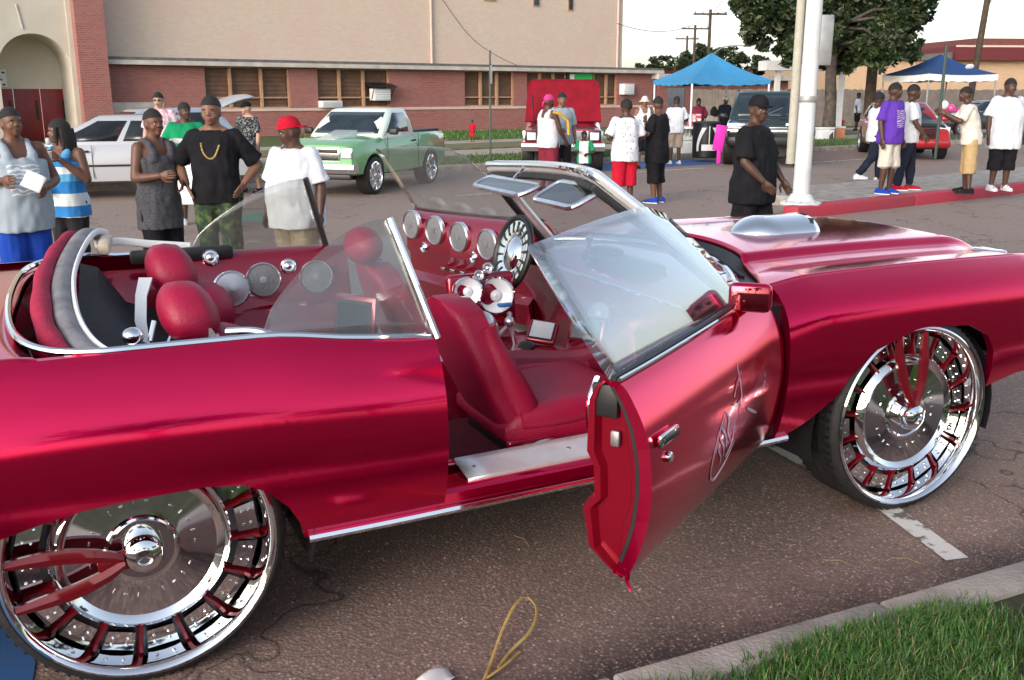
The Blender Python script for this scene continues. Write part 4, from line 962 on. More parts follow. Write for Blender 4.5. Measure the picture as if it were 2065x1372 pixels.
# steering wheel
sc0 = Vector((1.85, .385, 1.015)); sax = Vector((-.95, .0, .27)).normalized()
u3 = Vector((0, 0, 1)); u3 = (u3-sax*u3.dot(sax)).normalized(); s3 = sax.cross(u3)
st = MB(); st.tube([sc0+(u3*cos(a)+s3*sin(a))*.175 for a in np.linspace(0, 2*pi, 49)[:-1]], .0155, 10, closed=True); swo = st.build('steering_wheel', 'black', car)
MB().lathe([(.165, -.012), (.160, .004), (.12, .006), (.085, .0), (.07, .012), (.045, .022), (.001, .026)], sc0, sax, 40).build('wheel_face', 'chrome', swo)
sl = MB()
for k in range(18):
    a = 2*pi*k/18; dirv = u3*cos(a)+s3*sin(a); tn = sax.cross(dirv); c = sc0+dirv*.130+sax*.006
    sl.loft([[c-dirv*.028-tn*.004, c-dirv*.028+tn*.004, c-dirv*.028+tn*.004+sax*.002, c-dirv*.028-tn*.004+sax*.002], [c+dirv*.026-tn*.008, c+dirv*.026+tn*.008, c+dirv*.026+tn*.008+sax*.002, c+dirv*.026-tn*.008+sax*.002]])
sl.build('wheel_slots', 'black', swo)
MB().tube([sc0-sax*.02, sc0-sax*.28], [.035, .03], 12).build('steering_column', 'black', swo)
# ================================================================ FOLDED TOP AND WELL
wl = MB(); rows = []
for t in np.linspace(0, 1, 30):
    y = lerp(-.84, .86, t); rows.append([(well_x(y)+.01, y, 1.035), (well_x(y)+.06, y, .90), (well_x(y)+.10, y, .72), (.30, y, .70)])
MB().grid(rows).build('top_well', 'candy_in', car)
ln = MB(); rows = []
for y in np.linspace(-.66, .76, 20): rows.append([(-.09+.05*y, y, 1.00+.06*y), (-.02+.05*y, y, .985+.05*y), (.12, y, .86), (.27, y, .80)])
MB().grid(rows).build('well_liner', 'blackcloth', car)
# red canvas roll along the back of the well, higher on the far side
rl = MB(); P = catmull([(.16, -.80, .985), (-.02, -.81, .975), (-.14, -.72, .985), (-.20, -.45, 1.03), (-.20, 0, 1.09), (-.15, .40, 1.14), (-.08, .72, 1.17), (-.02, .86, 1.14)], 7)
rl.tube(P, [.018+.016*math.sin(pi*min(1, (i+3)/len(P)))+.003*math.sin(i*1.1) for i in range(len(P))], 14); ro = rl.build('folded_canvas', 'fabric_red', car, smooth=60)
g_ = MB(); P2 = [p+Vector((.065, .02, .004)) for p in P[10:]]; g_.tube(P2, .034, 12, flat=.7); g_.build('canvas_lining', 'greycloth', ro, smooth=60)
lb = MB(); P3 = [p+Vector((.105, .02, .010)) for p in P[12:-2]]; lb.tube(P3, .009, 8, flat=1.6); lb.build('top_bow', 'whitepaint', ro)
bx_ = MB(); bx_.rbox((.05, .62, 1.14), (.05, .30, .05), .015, 2, Matrix.Rotation(radians(-6), 3, 'Z')); bx_.build('wooden_bow', mat('pale_wood', (.50, .42, .32), rough=.7, var=.2), ro)
fr2 = MB(); fr2.tube(catmull([(.02, .80, 1.12), (.12, .84, 1.12), (.25, .84, 1.10), (.42, .83, 1.08)], 6), .011, 8, flat=1.6); fr2.build('top_rail', 'whitepaint', car)
fr3 = MB(); fr3.rbox((.38, .80, 1.05), (.45, .05, .06), .015); fr3.build('rail_seal', 'black', car)
hg = MB(); hg.tube([(.02, -.60, .96), (.10, -.64, .975), (.18, -.68, .98)], .010, 8, flat=1.3); hg.ell((.05, -.60, 1.01), (.035, .03, .03)); hg.tube([(.10, -.60, .99), (.12, -.58, 1.05)], .008, 6); hg.tube([(.10, -.50, .80), (.24, -.30, 1.0)], .016, 8); hg.tube([(.20, -.38, .82), (.24, -.44, .98), (.27, -.42, 1.02)], .012, 8); hg.build('top_hinge', 'chrome', car)
pl = MB(); pl.loft([[(.15, .32, 1.04), (.20, .30, 1.04), (.20, .30, 1.03), (.15, .32, 1.03)], [(.12, .16, 1.0), (.16, .14, 1.0), (.16, .14, .99), (.12, .16, .99)], [(.10, .02, .93), (.14, .0, .93), (.14, .0, .92), (.10, .02, .92)], [(.11, -.06, .85), (.14, -.07, .85), (.14, -.07, .84), (.11, -.06, .84)]]); pl.build('white_bracket', 'whitepaint', car)
gs = MB(); gs.tube(catmull([(-.12, -.835, .985), (.05, -.845, .985), (.30, -.845, .99), (.52, -.85, 1.0)], 6), .022, 10); gs.build('well_gasket', 'blackcloth', car)
# ================================================================ OTHER VEHICLES
TMP = bpy.data.scenes.new('tmp_eval')
def evaluated(me, mods, extra=()):
    """apply modifiers to a mesh in a scratch scene; returns the new mesh"""
    ob = bpy.data.objects.new('tmp', me); TMP.collection.objects.link(ob)
    for e_ in extra: TMP.collection.objects.link(e_)
    for tp, kw in mods:
        md = ob.modifiers.new(tp, tp)
        for k, v in kw.items(): setattr(md, k, v)
    TMP.view_layers[0].update(); dg = TMP.view_layers[0].depsgraph
    out = bpy.data.meshes.new_from_object(ob.evaluated_get(dg), depsgraph=dg)
    bpy.data.objects.remove(ob)
    for e_ in extra: bpy.data.objects.remove(e_)
    return out
def raw_mesh(mb):
    me = bpy.data.meshes.new('raw'); me.from_pydata(mb.v, [], mb.f); me.validate()
    bm = bmesh.new(); bm.from_mesh(me); bmesh.ops.recalc_face_normals(bm, faces=bm.faces[:]); bm.to_mesh(me); bm.free(); return me
def section(x, hw, zb, zt, n=5, crown=.02, belly=.03):
    """closed rounded body section at station x"""
    h = zt-zb; P = [(-hw*.86, zb), (-hw*.97, zb+.05*h), (-hw, zb+.35*h), (-hw*.995, zb+.62*h), (-hw*.965, zb+.88*h), (-hw*.90, zb+.975*h), (-hw*.60, zt+crown*.6), (0, zt+crown)]
    return [(x, y, z) for y, z in P]+[(x, -y, z) for y, z in P[::-1][1:]]
def rrect(hx0, hx1, hw, z, r=.1, n=4):
    pts = []
    for cx_, cy_, a0 in ((hx1-r, hw-r, 0), (hx0+r, hw-r, pi/2), (hx0+r, -hw+r, pi), (hx1-r, -hw+r, 3*pi/2)):
        for k in range(n+1): a = a0+pi/2*k/n; pts.append((cx_+r*cos(a), cy_+r*sin(a), z))
    return pts
def car_wheel(par, x, y, r, wd, rim_mat='chrome', spokes=5, rimr=.62, name='wheel'):
    sg = 1 if y > 0 else -1
    a = MB(); a.lathe([(r*rimr, .0), (r*rimr*1.04, .012), (r*.9, .02), (r*.98, .005), (r, -.03), (r, -wd+.03), (r*.97, -wd), (r*.5, -wd)], (x, y, r), (0, sg, 0), 28)
    o = a.build(name, 'rubber', par, smooth=40)
    b = MB(); b.lathe([(r*rimr*1.05, .012), (r*rimr*.97, .016), (r*rimr*.93, -.01), (r*rimr*.88, -.08), (r*.1, -.09)], (x, y, r), (0, sg, 0), 28); b.build('rim', 'steel' if rim_mat == 'satin' else rim_mat, o, smooth=40)
    s_ = MB()
    for k in range(spokes):
        R3 = Matrix.Rotation(2*pi*k/spokes+.3, 3, 'Y'); q = r*rimr
        rg = []
        for rad, hw_, dd in ((.06*q, .16*q, -.004), (.5*q, .13*q, -.012), (.95*q, .20*q, -.006)):
            rg.append([Vector((x, y, r))+Vector((0, sg*dd, 0))+R3 @ Vector((e1*hw_, 0, rad))+Vector((0, sg*e2, 0)) for e1, e2 in ((-1, -.03), (-.8, .008), (.8, .008), (1, -.03))])
        s_.loft(rg)
    s_.lathe([(.2*q, -.03), (.19*q, .012), (.08*q, .018), (.001, .018)], (x, y, r), (0, sg, 0), 14)
    s_.build('spokes', rim_mat, o, smooth=35); return o
def vehicle(name, label, loc, rz, pm, st, cab, wh, sidewin=(), rim='satin', spokes=5, group=None, rimr=.62, roof_mat=None, win='tinted', wsdim=(.06, .94, .12, .92)):
    t = thing(name, label, 'car' if 'truck' not in name else 'pickup', loc, rz, group)
    mb = MB(); mb.loft([section(*s_) for s_ in st]); xf, xr, r, wd, trk = wh
    me = raw_mesh(mb); cut = MB()
    for x in (xf, xr):
        for sg in (-1, 1): cut.lathe([(.001, 0), (r*1.16, 0), (r*1.16, wd+.2), (.001, wd+.2)], (x, sg*(trk+.08), r*1.02), (0, -sg, 0), 26)
    cme = raw_mesh(cut); co = bpy.data.objects.new('cut', cme)
    me = evaluated(me, [('BOOLEAN', dict(operation='DIFFERENCE', object=co, solver='EXACT'))], (co,))
    me.name = 'body'; me.materials.clear(); me.materials.append(pm); me.polygons.foreach_set('use_smooth', [True]*len(me.polygons)); me.set_sharp_from_angle(angle=radians(38))
    ob = bpy.data.objects.new('body', me); COL.objects.link(ob); ob.parent = t
    for x in (xf, xr):
        for sg in (-1, 1): car_wheel(t, x, sg*trk, r, wd, rim, spokes, rimr)
        MB().box(x-r*1.14, x+r*1.14, -trk+wd+.02, trk-wd-.02, .28, r*1.9).build('wheel_housing', 'black', t, smooth=0)
    if cab:
        x0, x1, rx0, rx1, zb, zr, hwb, hwr = cab
        c = MB(); c.loft([rrect(x0-.02, x1+.02, hwb, zb-.06, .12), rrect(x0, x1, hwb, zb, .12), rrect(lerp(x0, rx0, .5), lerp(x1, rx1, .5), lerp(hwb, hwr, .5)+.012, lerp(zb, zr, .5), .12), rrect(rx0, rx1, hwr, zr-.03, .14), rrect(rx0+.05, rx1-.06, hwr-.06, zr, .14), rrect(rx0+.3, rx1-.3, hwr-.35, zr+.018, .12)])
        c.build('cabin', roof_mat or pm, t, smooth=45)
        def P(a, b, sg, o=.016): 
            k = .012*math.sin(pi*b); return (lerp(lerp(x0, rx0, b), lerp(x1, rx1, b), a), sg*(lerp(hwb, hwr, b)+k+o*.6), lerp(zb, zr-.03, b))
        for a0, a1, b0, b1, a2, a3 in sidewin:
            for sg in (-1, 1):
                q = MB(); q.grid([[P(lerp(a0, a2, s_), lerp(b0, b1, s_), sg) for s_ in np.linspace(0, 1, 4)], [P(lerp(a1, a3, s_), lerp(b0, b1, s_), sg) for s_ in np.linspace(0, 1, 4)]]); q.build('side_window', win, t, solid=.004)
        y0, y1, b0, b1 = wsdim
        def Q(yt, b, fr=True): 
            xx = lerp(x1, rx1, b) if fr else lerp(x0, rx0, b); hw = lerp(hwb, hwr, b)-.03; return (xx+(.03 if fr else -.03)-(.03*abs(yt*2-1)**3 if fr else -.03*abs(yt*2-1)**3), lerp(-hw, hw, yt), lerp(zb, zr-.03, b))
        for fr, nm in ((True, 'windscreen'), (False, 'rear_window')):
            q = MB(); q.grid([[Q(lerp(y0, y1, i/12), lerp(b0, b1, j/5), fr) for j in range(6)] for i in range(13)]); q.build(nm, win, t, solid=.004)
    return t
def mirrors(t, x, y, z, mt):
    for sg in (-1, 1):
        m_ = MB(); m_.rbox((x, sg*(y+.09), z), (.08, .17, .12), .03, 3); m_.tube([(x, sg*(y-.02), z-.03), (x, sg*(y+.04), z-.01)], .02, 6); m_.build('wing_mirror', mt, t)
def plate(t, x, y, z, nm='licence_plate', rot=0): MB().rbox((x, y, z), (.015, .30, .15), .004).build(nm, 'whitepaint', t)
M['lamp'] = mat('headlamp_glass', (.72, .74, .76), rough=.08, var=.1, vs=30, coat=1)
M['amber'] = mat('amber_lens', (.5, .16, .02), rough=.2, var=0)
def lampbox(t, x, y, z, sx, sy, sz, nm='headlight', bez='chrome'):
    o = MB().rbox((x, y, z), (sx, sy*1.16, sz*1.2), .015).build(nm, bez, t); MB().rbox((x+sx*.5, y, z), (.02, sy, sz), .01, 2).build('lens', 'lamp', o); return o
# ---- green pickup
gp = paint('pale_green_paint', (.17, .40, .18), metal=.1, rough=.35, flake=False)
roofgp = paint('pale_green_white', (.62, .72, .64), metal=.0, rough=.35, flake=False)
k = .90
fx, fy = 5.2, 13.5; rx_, ry_ = 6.88, 15.2; ang = atan2(fy-ry_, fx-rx_)
cxm = ((fx+rx_)/2, (fy+ry_)/2)
off = Vector((cos(ang-pi/2), sin(ang-pi/2)))*.70     # centre lies inboard of the near (left) wheels
gt = vehicle('green_pickup_truck', 'pale green single-cab pickup with chrome rims parked by the grass verge', (cxm[0]+off.x, cxm[1]+off.y, 0), ang, gp,
 [(-2.05, .74, .42, 1.02), (-1.98, .78, .36, 1.04), (-1.2, .80, .33, 1.05), (-.62, .81, .33, 1.05), (-.60, .81, .33, 1.045), (.2, .81, .33, 1.03), (.75, .80, .33, 1.02), (1.3, .79, .34, .99), (1.85, .77, .38, .93), (1.95, .72, .45, .88)],
 (-.60, .86, -.48, .28, 1.03, 1.50, .76, .64), (1.22, -1.22, .335, .24, .80), [(.22, .90, .10, .90, .26, .86)], rim='chrome', spokes=6, rimr=.74, roof_mat=roofgp, wsdim=(.04, .96, .08, .93))
hs_ = MB(); hs_.loft([[(.55, -.28, 1.02), (.55, .28, 1.02), (.55, .24, 1.13), (.55, -.24, 1.13)], [(.8, -.27, 1.02), (.8, .27, 1.02), (.8, .22, 1.12), (.8, -.22, 1.12)], [(1.55, -.20, .95), (1.55, .20, .95), (1.55, .18, .985), (1.55, -.18, .985)]]); hs_.build('hood_scoop', roofgp, gt, smooth=25)
MB().rbox((1.94, 0, .74), (.06, 1.0, .24), .02).build('front_grille', 'chrome', gt)
for yy in (-.26, .26):
    for zz in (.68, .80): MB().rbox((1.975, yy, zz), (.01, .42, .075), .005).build('grille_opening', 'black', gt)
for sg in (-1, 1): lampbox(gt, 1.93, sg*.62, .76, .06, .19, .15)
bm_ = MB(); bm_.loft([[(1.86, y, .42), (2.03, y, .42), (2.06, y, .50), (2.04, y, .57), (1.86, y, .58)] for y in (-.80, -.4, 0, .4, .80)]); bm_.build('front_bumper', 'chrome', gt, smooth=30)
MB().rbox((1.95, 0, .36), (.08, 1.4, .10), .02).build('air_dam', 'black', gt); plate(gt, 2.06, .05, .49)
mirrors(gt, .62, .80, 1.10, 'black')
for sg in (-1, 1): 
    MB().rbox((-.42, sg*.812, .90), (.12, .02, .035), .006).build('door_handle', 'black', gt); MB().box(-.605, -.595, sg*.815-.004, sg*.815+.004, .36, 1.03).build('panel_gap', 'black', gt, smooth=0); MB().box(.70, .708, sg*.80-.004, sg*.80+.006, .36, 1.0).build('panel_gap', 'black', gt, smooth=0)
MB().box(-1.95, -.68, -.66, .66, 1.0, 1.075).build('bed_floor', 'black', gt, smooth=0)
# ---- red pickup with raised hood
rp = paint('red_truck_paint', (.42, .006, .03), metal=.2, rough=.35, flake=False)
rang = radians(-118)
rt = vehicle('red_pickup_truck', 'red pickup facing us with its hood raised and square headlights', (11.75, 18.45, 0), rang, rp,
 [(-2.6, .90, .50, 1.12), (-1.0, .94, .48, 1.14), (.2, .94, .48, 1.14), (.9, .94, .48, 1.10), (1.5, .93, .48, 1.02), (2.25, .92, .50, .98), (2.3, .90, .52, .96)],
 (-.9, .75, -.75, .25, 1.12, 1.78, .84, .70), (1.5, -1.7, .36, .24, .93), [(.16, .92, .10, .90, .2, .86)], rim='chrome', spokes=5)
fp = MB(); fp.rbox((2.32, 0, .83), (.07, 1.84, .25), .02); fp.build('front_panel', 'satin', rt)
MB().rbox((2.365, 0, .83), (.01, 1.06, .22), .004).build('front_grille', 'steel', rt)
for sg in (-1, 1):
    o = lampbox(rt, 2.34, sg*.72, .83, .06, .20, .17, bez='black'); MB().rbox((2.345, sg*.72, .83), (.05, .30, .26), .015).build('headlight_surround', 'black', o)
bm_ = MB(); bm_.loft([[(2.25, y, .50), (2.42, y, .50), (2.45, y, .60), (2.43, y, .67), (2.25, y, .68)] for y in (-.95, 0, .95)]); bm_.build('front_bumper', 'chrome', rt, smooth=30)
eb = MB(); eb.box(1.05, 2.2, -.72, .72, .9, 1.03); eb.build('engine_bay', 'black', rt, smooth=0); en = MB(); en.rbox((1.55, 0, 1.07), (.6, .5, .14), .03); en.lathe([(.16, 0), (.16, .07), (.05, .09), (.001, .09)], (1.6, 0, 1.13), (0, 0, 1), 18); en.build('engine', 'satin', rt)
hp = MB(); ro_ = .16; op = [(-.92, 0), (.92, 0)]+[(.92-ro_+ro_*cos(t), 1.06-ro_+ro_*sin(t)) for t in np.linspace(0, pi/2, 6)]+[(-.92+ro_-ro_*sin(t), 1.06-ro_+ro_*cos(t)) for t in np.linspace(0, pi/2, 6)]; hp.prism(op, -.03, .03, 'x'); hp.tube([(.02, y, z) for y, z in op[2:]], .03, 6); hp.v = [(x-.10*(z/1.08)**2, y*(1-.10*(z/1.08)**3), z) for x, y, z in hp.v]; 
hp.xf(Matrix.Translation((.92, 0, 1.12)) @ Matrix.Rotation(radians(-20), 4, 'Y')); hoodm = mat('hood_underside_red', (.20, .003, .014), rough=.75, var=.2, vs=5, spec=.2); ho = hp.build('raised_hood', hoodm, rt)
hb2 = MB(); hb2.tube([(.98, -.70, 1.10), (1.06, -.74, 1.75)], .015, 6); hb2.build('hood_prop', 'black', rt)
# ---- dark green SUV
gs_ = paint('dark_green_paint', (.010, .028, .030), metal=.2, rough=.3, flake=False)
sv = vehicle('dark_suv', 'dark green full-size SUV facing us behind the white pole', (17.55, 17.85, 0), radians(-128), gs_,
 [(-2.5, .90, .52, 1.14), (-1, .97, .46, 1.16), (.8, .97, .46, 1.16), (1.6, .97, .48, 1.12), (2.2, .95, .50, 1.05), (2.42, .88, .54, 1.0)],
 (-2.45, 1.0, -2.3, .35, 1.14, 1.82, .90, .72), (1.5, -1.5, .40, .28, .97), [(.06, .36, .12, .88, .07, .38), (.40, .66, .12, .88, .42, .66), (.70, .95, .12, .88, .70, .88)], spokes=5)
MB().rbox((2.36, 0, .80), (.12, 1.8, .26), .03).build('front_grille', 'black', sv); MB().rbox((2.40, 0, .955), (.06, 1.78, .035), .01).build('grille_bar', 'chrome', sv)
for sg in (-1, 1): lampbox(sv, 2.37, sg*.70, .99, .08, .36, .12, bez='satin')
MB().rbox((2.42, 0, .87), (.08, 1.84, .10), .03).build('bumper_strip', 'chrome', sv); MB().rbox((2.40, 0, .64), (.14, 1.86, .22), .05).build('front_bumper', 'black', sv); mirrors(sv, .95, .96, 1.22, 'black')
wp_ = MB(); wp_.tube([(1.02, -.05, 1.20), (.78, .45, 1.42)], .012, 5); wp_.build('wiper', 'satin', sv)
for sg in (-1, 1): MB().rbox((-1, sg*.70, 1.88), (2.2, .05, .05), .015).build('roof_rail', 'black', sv)
# ---- red wagon with black hood
rw = paint('red_wagon_paint', (.36, .006, .012), metal=.25, rough=.3, flake=False)
mg = vehicle('red_wagon', 'red wagon with black hood and cross-bar grille parked behind the men', (22.95, 18.2, 0), radians(-127), rw,
 [(-2.4, .86, .42, 1.0), (-2.3, .93, .34, 1.03), (-1, .95, .30, 1.04), (.8, .95, .30, 1.03), (1.6, .95, .31, 1.0), (2.3, .92, .34, .93), (2.52, .84, .38, .84)],
 (-2.3, 1.0, -2.0, .25, 1.02, 1.52, .86, .64), (1.55, -1.5, .37, .26, .95), [(.05, .34, .12, .86, .08, .36), (.38, .64, .12, .86, .40, .64), (.68, .96, .12, .86, .68, .90)], spokes=5)
hd_ = MB(); hd_.grid([[(x, y, smooth_tab([(.95, 1.075), (1.6, 1.045), (2.3, .975), (2.5, .90)], x)+.022-.05*abs(y/.8)**3) for y in np.linspace(-.74, .74, 13)] for x in np.linspace(.98, 2.48, 12)]); hd_.build('hood', 'black', mg, solid=.02)
MB().rbox((2.47, 0, .72), (.10, 1.10, .36), .04).build('front_grille', 'black', mg)
cb_ = MB(); cb_.rbox((2.53, 0, .72), (.03, .05, .36), .01); cb_.rbox((2.53, 0, .73), (.03, 1.08, .04), .01); cb_.build('grille_cross', 'black', mg); MB().ell((2.55, 0, .74), (.02, .05, .06)).build('grille_badge', 'chrome', mg)
for sg in (-1, 1): lampbox(mg, 2.38, sg*.72, .80, .16, .26, .17, bez='satin')
MB().rbox((2.42, 0, .46), (.22, 1.82, .24), .07, 3).build('front_bumper', rw, mg); mirrors(mg, .85, .94, 1.08, rw)
# ---- white sedan on the left
wp2 = paint('silver_white_paint', (.44, .45, .48), metal=.1, rough=.35, flake=False)
ws_ = vehicle('white_sedan', 'white sedan with open windows behind the people on the left', (1.05, 15.35, 0), radians(171), wp2,
 [(-2.35, .80, .42, .92), (-2.2, .87, .34, .95), (-1, .90, .28, .96), (.8, .90, .28, .95), (1.5, .89, .30, .88), (2.1, .86, .34, .80), (2.3, .76, .40, .72)],
 (-1.75, 1.05, -1.15, .25, .94, 1.40, .82, .60), (1.35, -1.35, .31, .20, .90), [(.10, .24, .10, .84, .14, .30), (.28, .56, .10, .88, .32, .56), (.60, .96, .10, .88, .60, .90)], win='screen')
for sg in (-1, 1):
    MB().box(-2.0, 2.0, sg*.902-.008, sg*.902+.008, .56, .595).build('side_moulding', 'black', ws_, smooth=0)
    for x in (-.62, .42): MB().rbox((x, sg*.90, .82), (.14, .02, .035), .006).build('door_handle', 'black', ws_)
    for x in (-.72, .30, 1.2): MB().box(x, x+.008, sg*.90-.006, sg*.90+.006, .36, .92).build('panel_gap', 'black', ws_, smooth=0)
mirrors(ws_, .95, .86, 1.0, wp2); lampbox(ws_, 2.22, .6, .66, .1, .26, .12); lampbox(ws_, 2.22, -.6, .66, .1, .26, .12); MB().rbox((2.28, 0, .45), (.12, 1.6, .18), .05).build('front_bumper', wp2, ws_)
MB().ell((.1, -.30, 1.05), (.10, .22, .26)).build('front_seat_back', 'leather', ws_)
# ---- silver car behind with raised tailgate
sc2 = vehicle('silver_hatchback', 'silver car with raised tailgate behind the white sedan', (2.0, 20.3, 0), radians(-168), paint('pale_blue_silver', (.42, .48, .55), metal=.4, rough=.35, flake=False),
 [(-2.0, .78, .42, .95), (-1.9, .85, .34, .98), (-.8, .88, .30, .98), (.8, .88, .30, .96), (1.6, .86, .32, .88), (1.95, .76, .38, .78)],
 (-1.85, .95, -1.5, .25, .96, 1.45, .80, .62), (1.2, -1.25, .31, .20, .88), [(.10, .48, .10, .88, .12, .46), (.52, .95, .10, .88, .52, .88)], win='screen')
tg = MB(); rows = [[(-1.45-.95*t, y, 1.47+.30*math.sin(t*1.5)-.06*(y/.6)**2) for y in np.linspace(-.62, .62, 9)] for t in np.linspace(0, 1, 8)]; tg.grid(rows); to = tg.build('tailgate', paint('tailgate_silver', (.5, .55, .6), metal=.3, rough=.3, flake=False), sc2, solid=.03)
# ---- white SUV at the right edge, dark car behind the navy tent
wsu = vehicle('white_suv', 'white SUV with roof rack at the right edge', (27.2, 14.6, 0), radians(-95), paint('white_suv_paint', (.70, .71, .72), metal=0, rough=.35, flake=False),
 [(-2.3, .88, .48, 1.06), (-1, .93, .42, 1.08), (.8, .93, .42, 1.07), (1.5, .92, .44, 1.02), (2.2, .88, .48, .95), (2.35, .80, .52, .90)],
 (-2.25, .95, -2.05, .3, 1.06, 1.68, .86, .70), (1.4, -1.4, .37, .25, .93), [(.06, .36, .12, .88, .07, .38), (.40, .66, .12, .88, .42, .66), (.70, .95, .12, .88, .70, .88)])
for sg in (-1, 1): lampbox(wsu, 2.28, sg*.66, .88, .1, .3, .14); MB().rbox((-.9, sg*.62, 1.74), (2.0, .05, .05), .015).build('roof_rail', 'black', wsu)
MB().rbox((-.9, 0, 1.79), (1.3, 1.0, .10), .04).build('roof_box', 'black', wsu); MB().rbox((2.33, 0, .62), (.14, 1.7, .22), .05).build('front_bumper', 'black', wsu); mirrors(wsu, .8, .9, 1.14, 'black')
dcar = vehicle('dark_sedan', 'dark sedan parked on the grass behind the navy tent', (37.4, 27.5, 0), radians(160), paint('dark_car_paint', (.03, .035, .04), metal=.2, rough=.3, flake=False),
 [(-2.3, .80, .42, .95), (-2.1, .88, .32, .98), (.8, .90, .30, .97), (1.6, .88, .32, .9), (2.25, .76, .40, .76)],
 (-1.7, 1.05, -1.1, .25, .96, 1.48, .82, .62), (1.35, -1.35, .32, .2, .9), [(.12, .50, .10, .88, .16, .5), (.55, .95, .10, .88, .55, .88)])
# ================================================================ PEOPLE
def vox(mb, size, it=2, fac=.5):
    me = raw_mesh(mb)
    out = evaluated(me, [('REMESH', dict(mode='VOXEL', voxel_size=size, use_smooth_shade=True)), ('SMOOTH', dict(factor=fac, iterations=it))])
    n = len(out.vertices); co = np.empty(n*3); out.vertices.foreach_get('co', co); co = co.reshape(-1, 3)
    fs = [list(p.vertices) for p in out.polygons]; bpy.data.meshes.remove(out); return co, fs
def cap(mb, a, ra, b, rb, n=12, flat=False):
    a, b = Vector(a), Vector(b); d = b-a; L = d.length; t = d/L
    up = Vector((0,0,1)) if abs(t.z) < .9 else Vector((1,0,0)); up = (up-t*up.dot(t)).normalized(); sd = t.cross(up)
    R = []
    if flat: st_ = [(0, ra*.02), (0, ra), (.33*L, lerp(ra, rb, .33)), (.66*L, lerp(ra, rb, .66)), (L, rb), (L, rb*.02)]
    else: st_ = [(-ra, ra*.05), (-ra*.85, ra*.52), (-ra*.5, ra*.86), (0, ra), (L*.5, (ra+rb)/2), (L, rb), (L+rb*.5, rb*.86), (L+rb*.85, rb*.52), (L+rb, rb*.05)]
    for h, r in st_: R.append([a+t*h+(up*cos(2*pi*k/n)+sd*sin(2*pi*k/n))*r for k in range(n)])
    mb.loft(R)
def rings_loft(mb, st_, n=18, p=.85):
    R = []
    for z, cx_, rx, ry in st_:
        R.append([(cx_+rx*abs(cos(a))**p*math.copysign(1, cos(a)), ry*abs(sin(a))**p*math.copysign(1, sin(a)), z) for a in np.linspace(0, 2*pi, n+1)[:-1]])
    mb.loft(R)
SK = {k: mat('skin_'+k, c, rough=.5, var=.10, vs=14, spec=.45) for k, c in dict(dark=(.075, .034, .022), mid=(.13, .058, .036), brown=(.20, .098, .062), fair=(.46, .27, .20)).items()}
def cm(name, c, **k): return mat('cloth_'+name, c, rough=.9, var=k.get('var', .10), vs=10, bump=.3, bs=120, spec=.2)
CL = dict(white=cm('white', (.64, .66, .71)), black=cm('black', (.010, .010, .013), var=.3), navy=cm('navy', (.014, .018, .034), var=.3), grey=cm('grey', (.30, .36, .42)), blue=cm('blue', (.012, .055, .36)), green=cm('green', (.008, .24, .10)), purple=cm('purple', (.10, .028, .36)),
 red=cm('red', (.46, .008, .028)), cream=cm('cream', (.66, .60, .54)), khaki=cm('khaki', (.44, .31, .155)), tan=cm('tan', (.36, .29, .22)), yellow=cm('yellow', (.62, .36, .06)), dark=cm('dark', (.022, .02, .024), var=.3), pinkc=cm('pink', (.55, .05, .22)), ltkhaki=cm('stone', (.60, .56, .48)),
 charcoal=two_tone('cloth_heather', (.045, .045, .055), (.085, .085, .10), scale=70, lo=.35, hi=.65, rough=.95), camo=two_tone('cloth_camo', (.016, .03, .022), (.045, .085, .03), scale=16, lo=.42, hi=.56, rough=.95, detail=4, c3=(.09, .12, .04)),
 darkcamo=two_tone('cloth_speckle', (.018, .02, .024), (.22, .24, .25), scale=30, lo=.52, hi=.6, rough=.95), plaid=two_tone('cloth_pink_plaid', (.62, .30, .38), (.70, .62, .66), scale=14, lo=.4, hi=.6, rough=.95),
 dotted=two_tone('cloth_dotted_white', (.10, .10, .13), (.62, .63, .69), scale=17, lo=.16, hi=.22, rough=.9, voro=True), cargo=two_tone('cloth_cargo', (.21, .17, .12), (.31, .25, .17), scale=12, lo=.4, hi=.6, rough=.95))
def printed(name, base, ink, z0, z1, yw, sc=40):
    m, n, b = nodes(name); b.inputs['Roughness'].default_value = .9; tc = n.nodes.new('ShaderNodeTexCoord'); sp = n.nodes.new('ShaderNodeSeparateXYZ'); n.links.new(tc.outputs['Object'], sp.inputs[0])
    def band(o, a, c_):
        x = n.nodes.new('ShaderNodeMath'); x.operation = 'COMPARE'; n.links.new(o, x.inputs[0]); x.inputs[1].default_value = (a+c_)/2; x.inputs[2].default_value = abs(c_-a)/2; return x.outputs[0]
    def mul(a, c_):
        x = n.nodes.new('ShaderNodeMath'); x.operation = 'MULTIPLY'; n.links.new(a, x.inputs[0]); n.links.new(c_, x.inputs[1]); return x.outputs[0]
    wv = n.nodes.new('ShaderNodeTexWave'); wv.inputs['Scale'].default_value = sc*.25; wv.inputs['Distortion'].default_value = 9; wv.inputs['Detail'].default_value = 3; wv.bands_direction = 'Z'; n.links.new(tc.outputs['Object'], wv.inputs['Vector'])
    g_ = n.nodes.new('ShaderNodeMath'); g_.operation = 'GREATER_THAN'; n.links.new(wv.outputs['Fac'], g_.inputs[0]); g_.inputs[1].default_value = .62
    f = mul(mul(band(sp.outputs['X'], 0, .5), band(sp.outputs['Y'], -yw, yw)), mul(band(sp.outputs['Z'], z0, z1), g_.outputs[0]))
    mx = n.nodes.new('ShaderNodeMix'); mx.data_type = 'RGBA'; n.links.new(f, mx.inputs[0]); mx.inputs[6].default_value = (*base, 1); mx.inputs[7].default_value = (*ink, 1); n.links.new(mx.outputs[2], b.inputs['Base Color']); return m
